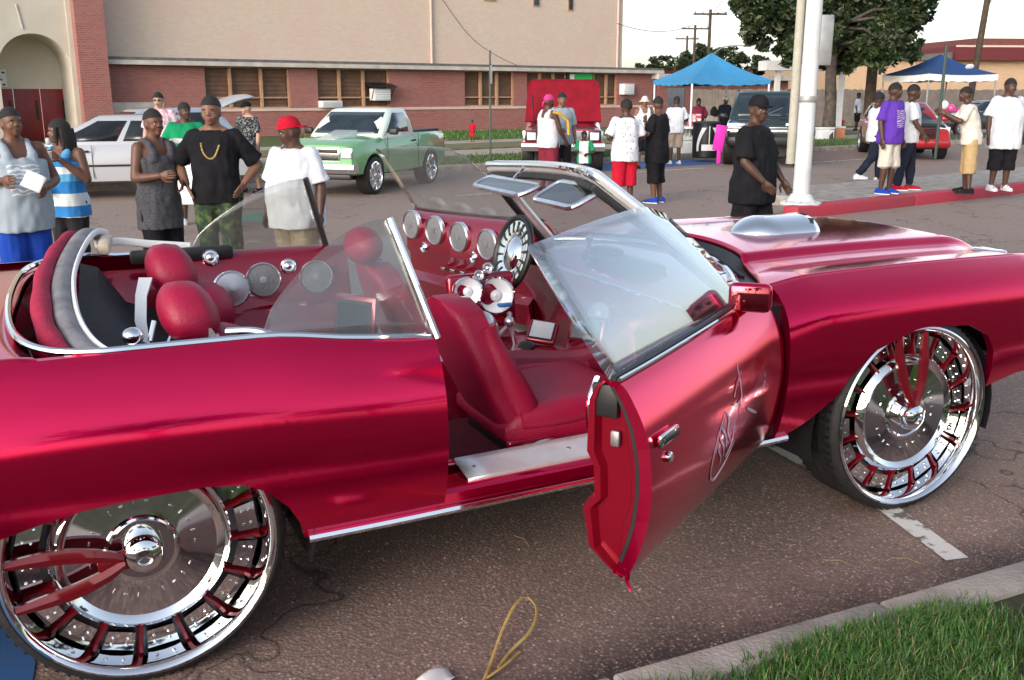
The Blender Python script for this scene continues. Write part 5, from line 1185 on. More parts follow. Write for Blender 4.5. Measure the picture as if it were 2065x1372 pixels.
m, n, b = nodes('cloth_green_vest'); b.inputs['Roughness'].default_value = .9; tc = n.nodes.new('ShaderNodeTexCoord'); sp_c = n.nodes.new('ShaderNodeSeparateXYZ'); n.links.new(tc.outputs['Object'], sp_c.inputs[0])
ab = n.nodes.new('ShaderNodeMath'); ab.operation = 'ABSOLUTE'; n.links.new(sp_c.outputs['Y'], ab.inputs[0]); gt_ = n.nodes.new('ShaderNodeMath'); gt_.operation = 'GREATER_THAN'; gt_.inputs[1].default_value = .085; n.links.new(ab.outputs[0], gt_.inputs[0])
mx = n.nodes.new('ShaderNodeMix'); mx.data_type = 'RGBA'; n.links.new(gt_.outputs[0], mx.inputs[0]); mx.inputs[6].default_value = (.70, .68, .70, 1); mx.inputs[7].default_value = (.01, .26, .11, 1); n.links.new(mx.outputs[2], b.inputs['Base Color']); CL['greenvest'] = m
CL['purple'] = printed('cloth_purple_print', (.10, .028, .36), (.50, .40, .55), 1.08, 1.36, .11)
CL['greyprint'] = printed('cloth_grey_print', (.30, .36, .42), (.62, .66, .70), .98, 1.22, .12)
m, n, b = nodes('cloth_blue_stripes'); b.inputs['Roughness'].default_value = .9
tc = n.nodes.new('ShaderNodeTexCoord'); sx = n.nodes.new('ShaderNodeSeparateXYZ'); n.links.new(tc.outputs['Object'], sx.inputs[0])
r = n.nodes.new('ShaderNodeValToRGB'); r.color_ramp.interpolation = 'CONSTANT'; e = r.color_ramp.elements
mp = n.nodes.new('ShaderNodeMapRange'); n.links.new(sx.outputs['Z'], mp.inputs[0]); mp.inputs[1].default_value = .6; mp.inputs[2].default_value = 1.4; n.links.new(mp.outputs[0], r.inputs['Fac'])
WH, BL, LB = (.62, .66, .68, 1), (.02, .19, .50, 1), (.10, .36, .62, 1)
e[0].position = 0; e[0].color = WH; e[1].position = .10; e[1].color = BL
for p_, c_ in ((.22, WH), (.36, BL), (.50, LB), (.58, WH), (.66, BL), (.76, LB), (.88, WH)): q = e.new(p_); q.color = c_
n.links.new(r.outputs[0], b.inputs['Base Color']); CL['stripes'] = m
M['hair'] = mat('black_hair', (.010, .008, .008), rough=.7, var=.3, vs=60, bump=.6, bs=150)
M['eyew'] = mat('eye_white', (.6, .58, .55), rough=.2, var=0); M['iris'] = mat('dark_iris', (.012, .008, .006), rough=.1, var=0); M['lips'] = mat('lips', (.12, .035, .035), rough=.45, var=0)
M['gold'] = mat('gold_chain', (.75, .56, .22), rough=.25, metal=1, var=.1)
def hand(mb, wrist, d, side, k, curl=.5, palm=None):
    """palm, four unequal bent fingers and a thumb leaving the side of the palm"""
    d = Vector(d).normalized(); pn = Vector(palm) if palm else Vector((0, -side, 0)); pn = (pn-d*pn.dot(d)); pn = pn.normalized() if pn.length > 1e-4 else Vector((1,0,0)); s_ = d.cross(pn)*side
    w_ = Vector(wrist); R = []
    for t, hw, th in ((-.015, .024, .018), (.02, .032, .016), (.055, .040, .015), (.085, .041, .012), (.092, .034, .006)):
        c = w_+d*t*k; R.append([c+(s_*hw*cos(a)+pn*th*sin(a))*k for a in np.linspace(0, 2*pi, 11)[:-1]])
    mb.loft(R)
    for i, (o, L) in enumerate(((.030, .070), (.010, .080), (-.011, .075), (-.030, .058))):
        p = w_+(d*.082+s_*o)*k; P = [p-d*.02*k]; dd = d.copy(); 
        for seg, c in ((.45, .35), (.32, .9), (.23, 1.1)):
            P.append(P[-1]+(dd*(L*seg+(.02 if len(P) == 1 else 0)))*k); dd = (dd*cos(curl*c)+pn*sin(curl*c)).normalized()
        mb.tube(P, [.0095*k, .0095*k, .0088*k, .007*k], 7)
    th = w_+(d*.022+s_*.028)*k; a = (d*.6+s_*.7+pn*.25).normalized(); b_ = (d*.9+s_*.15+pn*.4).normalized()
    mb.tube([th, th+a*.04*k, th+a*.04*k+b_*.03*k, th+a*.04*k+b_*.03*k+(b_+pn*.3)*.022*k], [.014*k, .012*k, .011*k, .008*k], 7)
ARM = dict(hang=((-.02, .055, -.28), (.05, .07, -.53)), hip=((-.10, .16, -.24), (.06, .06, -.40)), belly=((.0, .10, -.27), (.22, -.06, -.32)), hold=((.02, .07, -.27), (.26, -.02, -.24)), chest=((.05, .09, -.26), (.19, -.10, -.06)), back=((-.08, .09, -.27), (-.10, .05, -.52)), swing=((.06, .06, -.27), (.20, .05, -.46)), pocket=((-.05, .14, -.26), (.05, .09, -.46)), reach=((.14, .05, -.22), (.36, .0, -.10)))
def person(label, loc, face, H=1.75, skin='dark', fat=0., shirt=('tee', 'white'), low=('shorts', 'black'), shoe='black', hair='short', hat=None, armL='hang', armR='hang', look=0, nod=0, legs='stand', hem=.80, v=.012, group=None, chain=False, lean=0, curl=.55, baggy=.02, glasses=False):
    k = H/1.75; f = fat; T_ = lambda p: Vector(p)*k
    mb = MB(); lx = lambda z: lean*(z-.9)
    # legs
    LG = dict(stand=((.015, .105, .50), (-.02, .115, .085), (.02, .10, .50), (-.02, .11, .085)), walk=((.13, .10, .52), (.16, .10, .085), (-.04, .10, .50), (-.30, .10, .16)), step=((.08, .10, .50), (.10, .11, .085), (-.05, .10, .50), (-.14, .11, .09)), wide=((.02, .14, .50), (0, .19, .085), (.02, .14, .50), (0, .19, .085)), sit=((.42, .10, .50), (.42, .10, .085), (.42, .10, .50), (.42, .10, .085)))[legs]
    dz = -.42 if legs == 'sit' else 0
    hipz = .92+dz
    KL, AL, KR, AR = LG; J = {}
    for sd, (kn, an) in ((1, (KL, AL)), (-1, (KR, AR))):
        hp_ = (0, sd*.092, hipz-.01); kn = (kn[0], sd*kn[1], kn[2]); an = (an[0], sd*an[1], an[2]); J[sd] = (hp_, kn, an)
        cap(mb, T_(hp_), (.092+.03*f)*k, T_(kn), .056*k); cap(mb, T_(kn), .055*k, T_(lerp(Vector(kn), Vector(an), .35)), (.056+.01*f)*k); cap(mb, T_(lerp(Vector(kn), Vector(an), .35)), (.056+.01*f)*k, T_(an), .037*k)
        cap(mb, T_((an[0]-.02, an[1], an[2]-.045)), .036*k, T_((an[0]+.14, an[1]+sd*.02, an[2]-.055)), .03*k)
    tors = [(.83, 0, .085, .13), (.88, 0, .115+.05*f, .165+.04*f), (.95, 0, .12+.08*f, .168+.05*f), (1.05, .005+.03*f, .11+.10*f, .150+.07*f), (1.18, .005+.02*f, .115+.08*f, .158+.06*f), (1.30, .0, .118+.05*f, .175+.04*f), (1.38, -.005, .105+.03*f, .178+.03*f), (1.43, -.012, .085, .150), (1.465, -.012, .060, .09)]
    tors = [(z+dz, c+lx(z), a, b_) for z, c, a, b_ in tors]
    rings_loft(mb, [(z*k, c*k, a*k, b_*k) for z, c, a, b_ in tors])
    for sd in (1, -1): cap(mb, T_((lx(1.48)-.018, sd*.03, 1.475+dz)), .045*k, T_((lx(1.42)-.012, sd*.135, 1.415+dz)), .05*k)
    SH = {}
    for sd, arm in ((1, armL), (-1, armR)):
        s0 = Vector((lx(1.41)-.005, sd*(.178+.03*f), 1.405+dz)); e_, w_ = ARM[arm] if isinstance(arm, str) else arm
        el = s0+Vector((e_[0], sd*(e_[1]+.04*f), e_[2])); wr_ = s0+Vector((w_[0], sd*(w_[1]+.06*f), w_[2])); SH[sd] = (s0, el, wr_)
        cap(mb, T_(s0), (.057+.012*f)*k, T_(el), (.043+.01*f)*k); cap(mb, T_(el), (.043+.01*f)*k, T_(lerp(el, wr_, .35)), (.044+.01*f)*k); cap(mb, T_(lerp(el, wr_, .35)), (.044+.01*f)*k, T_(wr_), .028*k)
    # head
    nb = Vector((lx(1.46)-.01, 0, 1.455+dz)); hc = Vector((lx(1.6)+.016+.04*nod, 0, 1.545+dz)); RH = Matrix.Rotation(look, 3, 'Z') @ Matrix.Rotation(nod, 3, 'Y')
    hp3 = lambda p: T_(hc+RH @ Vector(p))
    cap(mb, T_(nb), (.064+.014*f)*k, T_(hc+Vector((-.012, 0, .03))), (.058+.014*f)*k)
    def he(p, r): mb.ell(hp3(p), tuple(x*k for x in r), 16, 12, RH)
    he((0, 0, .097), (.102, .081, .106)); he((-.012, 0, .075), (.096, .079, .088)); he((.030, 0, .02), (.062+.012*f, .052+.014*f, .055)); he((.066, 0, -.018), (.028, .030, .024)); he((.078, 0, .088), (.022, .052, .018))
    he((.052, .036, .035), (.038, .028, .030)); he((.052, -.036, .035), (.038, .028, .030))
    he((.096, 0, .048), (.020, .020, .013)); cap(mb, hp3((.088, 0, .082)), .010*k, hp3((.103, 0, .052)), .013*k)
    he((.090, 0, .012), (.012, .026, .008)); he((.088, 0, -.002), (.013, .024, .008))
    for sd in (-1, 1): he((-.006, sd*.078, .055), (.020, .010, .032))
    co, fs = vox(mb, v*k, 2, .45)
    body = MB(); body.add([tuple(c) for c in co], fs)
    for sd in (1, -1):
        s0, el, wr_ = SH[sd]; hand(body, T_(wr_), (wr_-el), sd, k, curl, palm=(0, -sd, 0) if abs((wr_-el).normalized().y) < .7 else (-.2, 0, .1))
    me_mat = SK[skin]
    ob = body.build('person', me_mat, None, smooth=60); ob.location = loc; ob.rotation_euler = (0, 0, face)
    tag(ob, label, 'person', group)
    # face details
    for sd in (-1, 1):
        q = MB(); q.ell(hp3((.0845, sd*.031, .066)), (.0085*k, .0125*k, .0055*k), 10, 7, RH); o = q.build('eye', 'eyew', ob)
        q = MB(); q.ell(hp3((.0905, sd*.031, .066)), (.005*k, .0062*k, .0056*k), 8, 6, RH); q.build('iris', 'iris', o)
        q = MB(); q.ell(hp3((.094, sd*.032, .089)), (.006*k, .020*k, .0045*k), 8, 5, RH); q.build('eyebrow', 'hair', ob)
    q = MB(); q.ell(hp3((.099, 0, .012)), (.006*k, .023*k, .005*k), 10, 5, RH); q.ell(hp3((.097, 0, -.002)), (.007*k, .021*k, .006*k), 10, 5, RH); q.build('lips', 'lips', ob)
    # clothing
    def fold(co, fs, amp, fr, nm, mt):
        me = bpy.data.meshes.new(nm); me.from_pydata(co.tolist(), [], fs); me.update(); nr = np.empty(len(co)*3); me.vertices.foreach_get('normal', nr); nr = nr.reshape(-1, 3)
        sd_ = random.random()*50
        dv = np.array([noise.noise((c[0]*fr+sd_, c[1]*fr, c[2]*fr*.45))+.5*noise.noise((c[0]*fr*2.2+sd_, c[1]*fr*2.2, c[2]*fr*1.3)) for c in co])
        co2 = co+nr*(dv*amp)[:, None]; me.vertices.foreach_set('co', co2.ravel()); me.materials.append(CL[mt] if isinstance(mt, str) else mt); me.polygons.foreach_set('use_smooth', [True]*len(me.polygons)); me.update()
        o = bpy.data.objects.new(nm, me); COL.objects.link(o); o.parent = ob; return o
    bg_ = baggy+.012
    kind, mt = shirt
    if kind:
        sm = MB(); base = tors[2]; zs_ = [hem, hem+.05, .90, .95]+[z-dz for z, *_ in tors if z-dz > 1.0]
        st_ = []
        for z in sorted(set(zz for zz in zs_ if zz >= hem)):
            if kind == 'tank' and z > 1.36: continue
            if z <= .96: c, a, b_ = base[1], base[2], base[3]; e2 = bg_*(1.45 if z > hem+.01 else 1.35)
            else: c, a, b_ = [q[1:] for q in tors if abs(q[0]-dz-z) < 1e-6][0]; e2 = bg_*(1.25 if z < 1.2 else 1.0)
            st_.append((z+dz, c, a+e2, b_+e2))
        if kind == 'tank': c, a, b_ = tors[5][1:]; st_.append((1.335+dz, c, a+bg_*.55, b_*.86))
        if kind == 'tee': st_[-1] = (st_[-1][0]-.002, st_[-1][1], .072, .088)
        rings_loft(sm, [(z*k, c*k, a*k, b_*k) for z, c, a, b_ in st_])
        for sd in (1, -1):
            s0, el, wr_ = SH[sd]
            if kind == 'tee':
                e3 = lerp(s0, el, .88); cap(sm, T_(s0+Vector((0, -sd*.05, .012))), .058*k, T_(s0), (.068+.015*f)*k); cap(sm, T_(s0), (.066+.015*f)*k, T_(e3), (.068+.02*f+bg_*.5)*k, flat=True)
            elif kind == 'tank':
                rx5 = tors[5][2]; P = [T_((lx(z)+x_, sd*y_*(1+.12*f), z+dz)) for x_, y_, z in ((rx5*.86, .095, 1.29), (rx5*.80+.01, .098, 1.36), (.060, .100, 1.432), (.005, .102, 1.462), (-.045, .102, 1.458), (-rx5*.80-.005, .098, 1.38), (-rx5*.9, .095, 1.29))]
                sm.tube(P, [.058*k, .046*k, .033*k, .029*k, .032*k, .048*k, .060*k], 10)
        c2, f2 = vox(sm, v*1.15*k, 2, .4); fold(c2, f2, .017*k, 9, 'shirt', mt)
    lk, lm = low
    if lk:
        pm_ = MB(); b0, b1, b2 = tors[0], tors[1], tors[2]
        rings_loft(pm_, [((.80+dz)*k, 0, .10*k, .15*k), ((.86+dz)*k, b1[1]*k, (b1[2]+.018)*k, (b1[3]+.02)*k), ((.96+dz)*k, b2[1]*k, (b2[2]+.012)*k, (b2[3]+.012)*k), ((1.0+dz)*k, b2[1]*k, (b2[2]+.005)*k, (b2[3]+.005)*k)])
        for sd in (1, -1):
            hp_, kn, an = [Vector(q) for q in J[sd]]
            cap(pm_, T_(hp_), (.118+.05*f)*k, T_(kn), (.085 if lk == 'pants' else .102+.03*f)*k)
            if lk == 'shorts': cap(pm_, T_(lerp(hp_, kn, .7)), .100*k, T_(lerp(kn, an, .16)), (.108+.02*f)*k, flat=True)
            elif lk == 'long': cap(pm_, T_(lerp(hp_, kn, .7)), .100*k, T_(lerp(kn, an, .42)), (.110+.02*f)*k, flat=True)
            else: cap(pm_, T_(kn), .085*k, T_(an+Vector((0, 0, .01))), .074*k, flat=True)
        c2, f2 = vox(pm_, v*1.15*k, 2, .4); fold(c2, f2, .017*k, 8, 'shorts' if lk != 'pants' else 'trousers', lm)
    for sd in (1, -1):
        an = Vector(J[sd][2]); q = MB()
        R = []
        for x, hw, zt in ((-.085, .028, .07), (-.06, .038, .095), (0, .040, .10), (.06, .045, .078), (.13, .048, .058), (.175, .036, .046), (.195, .015, .03)):
            R.append([T_(an+Vector((x, sd*.01+hw*c_, z-.085))) for c_, z in ((-1, 0), (-1.04, .02), (-.9, zt*.65), (-.4, zt), (.4, zt), (.9, zt*.65), (1.04, .02), (1, 0))])
        q.loft(R); so_ = q.build('shoe', CL.get(shoe, CL['black']), ob, smooth=50)
        q = MB(); q.loft([[(x, y, z) for x, y, z in [tuple(p) for p in r_][:2]]+[(x, y, z) for x, y, z in [tuple(p) for p in r_][-2:]] for r_ in R]); q.v = [(x, y, z-.004) for x, y, z in q.v]; q.build('sole', 'whitepaint' if shoe != 'black' else 'black', so_)
    if glasses:
        q = MB()
        for sd in (-1, 1): q.ell(hp3((.099, sd*.032, .068)), (.006*k, .024*k, .016*k), 12, 8, RH); q.tube([hp3((.095, sd*.055, .07)), hp3((.02, sd*.086, .072))], .004*k, 5)
        q.tube([hp3((.102, -.012, .072)), hp3((.102, .012, .072))], .004*k, 5); q.build('sunglasses', 'black', ob)
    # hair and hats
    if hair:
        q = MB()
        def dome(rx, ry, rz_, c, z0, n=22, m_=9, jag=0, tilt=.13):
            R = []; tl = Matrix.Rotation(-tilt, 3, 'Y')
            for i in range(-1, m_+1):
                t = lerp(z0, pi/2, max(0, i)/m_); sh = .95 if i < 0 else 1; row = []
                for a in np.linspace(0, 2*pi, n+1)[:-1]:
                    q_ = tl @ Vector((max(.002, rx*cos(t))*cos(a)*sh, 0, rz_*sin(t))); row.append(hp3((c[0]+q_.x, c[1]+max(.002, ry*cos(t))*sin(a)*sh, c[2]+q_.z+(jag*noise.noise((a*3, t*5, 2))))))
                R.append(row)
            q.loft(R)
        if hair == 'short': dome(.1078, .0870, .1125, (-.004, 0, .096), .02)
        elif hair == 'fade': dome(.1070, .0862, .1140, (-.004, 0, .097), .14)
        elif hair == 'fuzz': dome(.118, .098, .118, (-.012, 0, .10), -.2, jag=.02)
        elif hair == 'bob':
            dome(.108, .090, .112, (-.006, 0, .095), .1)
            for a in np.linspace(.55*pi, 1.45*pi, 15):
                p = Vector((-.01+.10*cos(a), .085*sin(a), .10)); q.tube([hp3(p), hp3(p+Vector((.02*cos(a), .02*sin(a), -.10))), hp3(p+Vector((.03*cos(a), .025*sin(a), -.20-.03*random.random())))], [.028*k, .026*k, .014*k], 7)
            for sd in (-1, 1): q.tube([hp3((.03, sd*.082, .12)), hp3((.035, sd*.095, .03)), hp3((.03, sd*.098, -.06))], [.02*k, .022*k, .012*k], 7)
        q.build('hair', 'hair', ob, smooth=60)
    if hat:
        hk, hm = hat; q = MB(); R = []
        for i in range(9):
            t = lerp(.05, pi/2, i/8); R.append([hp3((-.002+max(.002, .112*cos(t)**.8)*cos(a), max(.002, .090*cos(t)**.8)*sin(a), .098+.112*sin(t))) for a in np.linspace(0, 2*pi, 21)[:-1]])
        q.loft(R)
        hatm = CL[hm]; ho_ = None
        if hk in ('cap', 'back'):
            s_ = 1 if hk == 'cap' else -1; B = []
            for t in np.linspace(-1.05, 1.05, 11):
                B.append([hp3((s_*(.095*cos(t)+.012), .090*sin(t), .108)), hp3((s_*(.095*cos(t)+.045*cos(t)+.03*(cos(t) > .3)), .094*sin(t), .100)), hp3((s_*(.165*cos(t)**.6 if cos(t) > 0 else .1), .088*sin(t), .088))])
            ho_ = q.build('cap', hatm, ob, smooth=50); q2 = MB(); q2.grid(B); q2.build('cap_brim', hatm, ho_, solid=.006)
        elif hk == 'bandana':
            q.tube([hp3((-.10, 0, .09)), hp3((-.14, .02, .05)), hp3((-.16, .02, -.02))], [.02*k, .016*k, .005*k], 6); q.build('bandana', hatm, ob, smooth=50)
        elif hk == 'bucket':
            ho_ = q.build('hat', hatm, ob, smooth=50); q2 = MB(); q2.loft([[hp3((.105*cos(a), .085*sin(a), .108)) for a in np.linspace(0, 2*pi, 21)[:-1]], [hp3((.165*cos(a), .145*sin(a), .08)) for a in np.linspace(0, 2*pi, 21)[:-1]]], True, False, False); q2.build('hat_brim', hatm, ho_, solid=.006)
    if chain:
        q = MB(); P = [T_((lx(1.3)+.118+.04*f+.02*sin(t)-.12*(1-sin(t)**.5)*1.0 if True else 0, .085*cos(t), 1.445-.24*sin(t)**.9+dz)) for t in np.linspace(.0, pi, 25)]
        P = [T_((lx(1.3)+lerp(.02, .150, min(1, 1.3*sin(t)**.7))+.03*f, .088*cos(t), 1.46-.235*sin(t)+dz)) for t in np.linspace(.02, pi-.02, 41)]
        for i, p in enumerate(P): q.ell(p, (.011*k, .011*k, .011*k), 7, 5)
        q.build('gold_chain', 'gold', ob)
    return ob
Cc = Vector(cam.location); FW = Vector((sin(yaw)*cos(pitch), cos(yaw)*cos(pitch), -sin(pitch))); RT = Vector((cos(yaw), -sin(yaw), 0)); UPV = RT.cross(FW)
def at_depth(px, py, d, z=0.0):
    """ground spot under the sight line through a photo point at a given depth"""
    r = FW+RT*((px-1032.5)/1983.86)-UPV*((py-686)/1983.86); p = Cc+r*d; return (p.x, p.y, z)
def at_z(px, py, z=0.0):
    r = FW+RT*((px-1032.5)/1983.86)-UPV*((py-686)/1983.86); p = Cc+r*((z-Cc.z)/r.z); return (p.x, p.y, z)
R_ = radians
GA, GB, GC = 'onlookers on the far side of the convertible', 'people by the raised-hood pickup', 'people on the traffic island'
people_spec = 1
person('man in grey tank top and blue shorts holding white paper, far left', at_depth(28, 300, 7.9), R_(-72), 1.66, 'mid', .42, ('tank', 'greyprint'), ('long', 'blue'), 'black', 'fade', None, 'belly', 'hold', look=.15, nod=-.12, v=.0105, group=GA, hem=.72, baggy=.035)
person('woman with black bob in blue and white striped top', at_depth(125, 300, 8.9), R_(-125), 1.55, 'mid', .15, ('tank', 'stripes'), ('pants', 'dark'), 'white', 'bob', None, 'chest', 'belly', look=-1.0, v=.0105, group=GA, hem=.76)
person('slim man in dark heather tank top looking right', at_depth(312, 300, 8.5), R_(-60), 1.64, 'mid', -.05, ('tank', 'charcoal'), ('shorts', 'black'), 'white', 'fade', None, 'belly', 'hold', look=-.1, nod=-.05, v=.0105, group=GA, hem=.66)
p4 = person('man in black T-shirt with gold chain and camouflage trousers', at_depth(432, 300, 8.5), R_(-112), 1.75, 'brown', .05, ('tee', 'black'), ('pants', 'camo'), 'black', 'fade', None, 'hip', 'hip', look=-.05, v=.0105, group=GA, chain=True, hem=.84)
person('stout boy in white T-shirt and backwards red cap', at_depth(592, 320, 8.2), R_(-140), 1.585, 'dark', .6, ('tee', 'white'), ('shorts', 'cargo'), 'black', None, ('back', 'red'), 'hang', 'hang', look=-.75, nod=.15, v=.0105, group=GA, hem=.74, baggy=.035)
person('man in pink plaid shirt and sunglasses behind the others', at_depth(328, 300, 17), R_(-110), 1.80, 'fair', .3, ('tee', 'plaid'), ('shorts', 'tan'), 'white', 'short', None, 'hang', 'hang', v=.015, group=GA, glasses=True)
person('man in green T-shirt holding a white plate', at_depth(378, 300, 13.5), R_(-100), 1.66, 'dark', .45, ('tee', 'green'), ('shorts', 'white'), 'white', 'short', None, 'belly', 'belly', look=.5, v=.014, group=GA)
person('young man in speckled dark T-shirt, tan shorts and black cap', at_z(508, 388), R_(-140), 1.64, 'fair', -.1, ('tee', 'darkcamo'), ('shorts', 'tan'), 'black', None, ('cap', 'black'), 'hang', 'belly', look=-.4, v=.014, group=GA, legs='wide')
person('toddler in red by the brick wall', at_z(953, 287, .1), R_(-150), .78, 'dark', .2, ('tee', 'red'), ('shorts', 'red'), 'red', 'short', v=.03)
person('man with pink bandana, white sleeveless top and yellow towel', at_depth(1105, 290, 18.2), R_(15), 1.76, 'dark', .25, ('tank', 'white'), ('shorts', cm('maroon_print', (.20, .02, .04))), 'black', None, ('bandana', 'pinkc'), 'hang', 'swing', look=.1, v=.014, group=GB)
person('man in grey shirt half hidden beside the raised hood', at_depth(1132, 290, 19.0), R_(-100), 1.80, 'brown', .1, ('tee', 'grey'), ('pants', 'dark'), 'black', 'short', None, 'hang', 'belly', v=.015, group=GB)
person('small child in white T-shirt and green vest by the bumper', at_depth(1178, 300, 18.4), R_(-125), 1.10, 'dark', .1, ('tee', 'greenvest'), ('shorts', 'navy'), 'black', 'short', None, 'belly', 'hold', look=.5, v=.018, group=GB)
person('man in spotted white T-shirt and long red shorts, seen from behind', at_z(1258, 414), R_(80), 1.68, 'dark', .35, ('tee', 'dotted'), ('long', 'red'), 'brown', 'fuzz', None, 'belly', 'belly', look=.1, v=.013, group=GB, hem=.74)
person('man all in black with bright blue shoes, arms folded', at_z(1322, 409), R_(120), 1.73, 'mid', .2, ('tee', 'black'), ('long', 'black'), 'blue', 'short', None, 'chest', 'belly', look=-.9, v=.013, group=GB, hem=.66)
person('person in white vest and pale cap near the grey door', at_depth(1297, 300, 24), R_(-110), 1.72, 'brown', .1, ('tank', 'white'), ('shorts', 'black'), 'black', None, ('bucket', 'cream'), 'hang', 'hang', v=.02)
person('man in white T-shirt and tan shorts seen from behind under the tent edge', at_z(1360, 331), R_(70), 1.72, 'dark', .15, ('tee', 'white'), ('shorts', 'tan'), 'white', 'short', None, 'hang', 'belly', v=.016)
person('heavy man in black T-shirt and black cap walking past the hood', at_depth(1522, 300, 9.4), R_(-62), 1.755, 'dark', .35, ('tee', 'black'), ('long', 'black'), 'black', None, ('cap', 'black'), 'swing', ((.03, .06, -.27), (.20, .0, -.44)), look=-.55, v=.0105, hem=.74, legs='step', baggy=.028)
person('man in white T-shirt and dark jeans walking behind the purple shirt', at_z(1757, 368), R_(-30), 1.80, 'dark', .1, ('tee', 'white'), ('pants', 'navy'), 'white', 'fuzz', None, 'hang', 'swing', legs='walk', v=.014, group=GC)
person('man in purple printed T-shirt, white shorts and blue shoes', at_z(1785, 391, .165), R_(-80), 1.78, 'dark', .25, ('tee', 'purple'), ('shorts', 'ltkhaki'), 'blue', 'short', None, 'hang', 'hang', look=.5, v=.0125, group=GC)
person('man in white T-shirt with red shoes just behind the purple shirt', at_z(1822, 384, .165), R_(-40), 1.76, 'dark', .1, ('tee', 'white'), ('pants', 'navy'), 'red', 'short', None, 'hang', 'swing', legs='step', v=.014, group=GC)
person('man in cream T-shirt and khaki shorts turned away from us', at_z(1948, 389, .165), R_(140), 1.72, 'dark', .05, ('tee', 'cream'), ('long', 'khaki'), 'black', 'short', None, 'reach', 'reach', look=.1, v=.0125, group=GC, legs='wide', lean=.22)
person('tall man in oversized white T-shirt and long black shorts', at_z(2012, 384, .165), R_(-112), 1.86, 'dark', .4, ('tee', 'white'), ('long', 'black'), 'white', 'short', None, 'hang', 'hang', look=.1, v=.0125, group=GC, hem=.66, baggy=.04)
person('distant figure in white T-shirt on the lawn', at_depth(1730, 215, 46, .1), R_(-60), 1.75, 'dark', 0, ('tee', 'white'), ('shorts', 'black'), 'black', 'short', None, 'hang', 'hang', v=.03)
person('distant figure in red beside the tree trunk', at_depth(1690, 225, 47, .1), R_(-100), 1.4, 'dark', 0, ('tee', 'red'), ('shorts', 'red'), 'black', 'short', None, 'hang', 'hang', v=.03, legs='sit')
person('seated person in white under the blue tent', at_depth(1440, 230, 31, .1), R_(80), 1.7, 'brown', .1, ('tee', 'cream'), ('shorts', 'black'), 'black', 'bob', None, 'hang', 'hang', v=.022, legs='sit')
person('person in dark shirt and white cap under the blue tent', at_depth(1462, 230, 31, .1), R_(-90), 1.6, 'dark', .1, ('tee', 'navy'), ('shorts', 'black'), 'black', None, ('cap', 'white'), 'hang', 'hang', v=.022)
person('person in maroon at the table under the blue tent', at_depth(1408, 230, 30, .1), R_(-120), 1.55, 'dark', .1, ('tee', cm('maroon', (.18, .02, .05))), ('shorts', 'black'), 'black', 'short', None, 'belly', 'belly', v=.022)
person('child in white beside the magenta sign', at_depth(1482, 240, 30, .1), R_(-60), 1.35, 'dark', .1, ('tee', 'white'), ('shorts', 'navy'), 'black', 'short', None, 'hang', 'hang', v=.022)
# ================================================================ POLES, TENTS, TREES, SMALL THINGS
M['polewhite'] = mat('white_pole_paint', (.62, .63, .64), rough=.45, var=.12, vs=3)
M['polewood'] = two_tone('utility_pole_wood', (.055, .036, .026), (.11, .075, .05), scale=4, lo=.3, hi=.7, rough=.9, detail=7)
M['bark'] = two_tone('bark', (.045, .037, .03), (.12, .10, .085), scale=5, lo=.35, hi=.7, rough=.95, detail=8, bump=.6)
M['galv'] = mat('galvanised', (.36, .36, .36), rough=.45, metal=.5, var=.15)
def pole(name, label, loc, h, r0, r1, mt, cat='pole', lean=(0, 0), n=14):
    t = thing(name, label, cat, loc); MB().tube([(0, 0, 0), (lean[0]*.5, lean[1]*.5, h*.5), (lean[0], lean[1], h)], [r0, (r0+r1)/2, r1], n).build('shaft', mt, t); return t
b_ = at_z(1614, 412, .165)
wp3 = pole('white_steel_pole', 'thick white steel lamp pole standing on the island', b_, 9, .125, .10, 'polewhite')
MB().lathe([(.30, 0), (.30, .03), (.20, .06), (.155, .14), (.128, .16)], (0, 0, 0), (0, 0, 1), 24).build('base_flange', 'polewhite', wp3)
MB().lathe([(.128, .0), (.135, .02), (.135, .07), (.128, .09)], (0, 0, 1.48), (0, 0, 1), 24).build('joint_band', 'galv', wp3)
for a in range(6): MB().lathe([(.018, .03), (.018, .055), (.001, .06)], (.245*cos(a), .245*sin(a), 0), (0, 0, 1), 8).build('anchor_bolt', 'galv', wp3)
c_ = at_depth(1661, 80, 16.4); pz = lambda py, d: Cc.z+(FW-UPV*((py-686)/1983.86)).z*d
bxl = thing('meter_box', 'grey electrical box fixed high on the white pole', 'box', (c_[0], c_[1], 0), R_(-25))
MB().rbox((0, 0, (pz(32, 16.4)+pz(132, 16.4))/2), (.22, .26, pz(32, 16.4)-pz(132, 16.4)), .015).build('cabinet', 'galv', bxl); MB().rbox((-.16, 0, pz(60, 16.4)), (.14, .06, .06), .01).build('bracket', 'galv', bxl); MB().rbox((.115, 0, (pz(32, 16.4)+pz(132, 16.4))/2), (.006, .23, .70), .002).build('cabinet_door', 'steel', bxl)
MB().rbox((-.16, 0, pz(112, 16.4)), (.14, .06, .06), .01).build('bracket', 'galv', bxl)
pole('slim_grey_pole', 'slim pale concrete pole left of the white pole', at_depth(1600, 235, 24, .1), 9, .11, .09, mat('pale_concrete', (.42, .40, .33), rough=.8))
pole('wooden_utility_pole', 'dark wooden utility pole in front of the big tree', at_depth(1753, 215, 40, .1), 11, .22, .17, 'polewood')
lp = pole('street_lamp', 'wooden pole with curved street lamp arm on the right', at_depth(1948, 235, 46, .1), 9.5, .16, .12, 'polewood', 'lamp', lean=(.55, -.3))
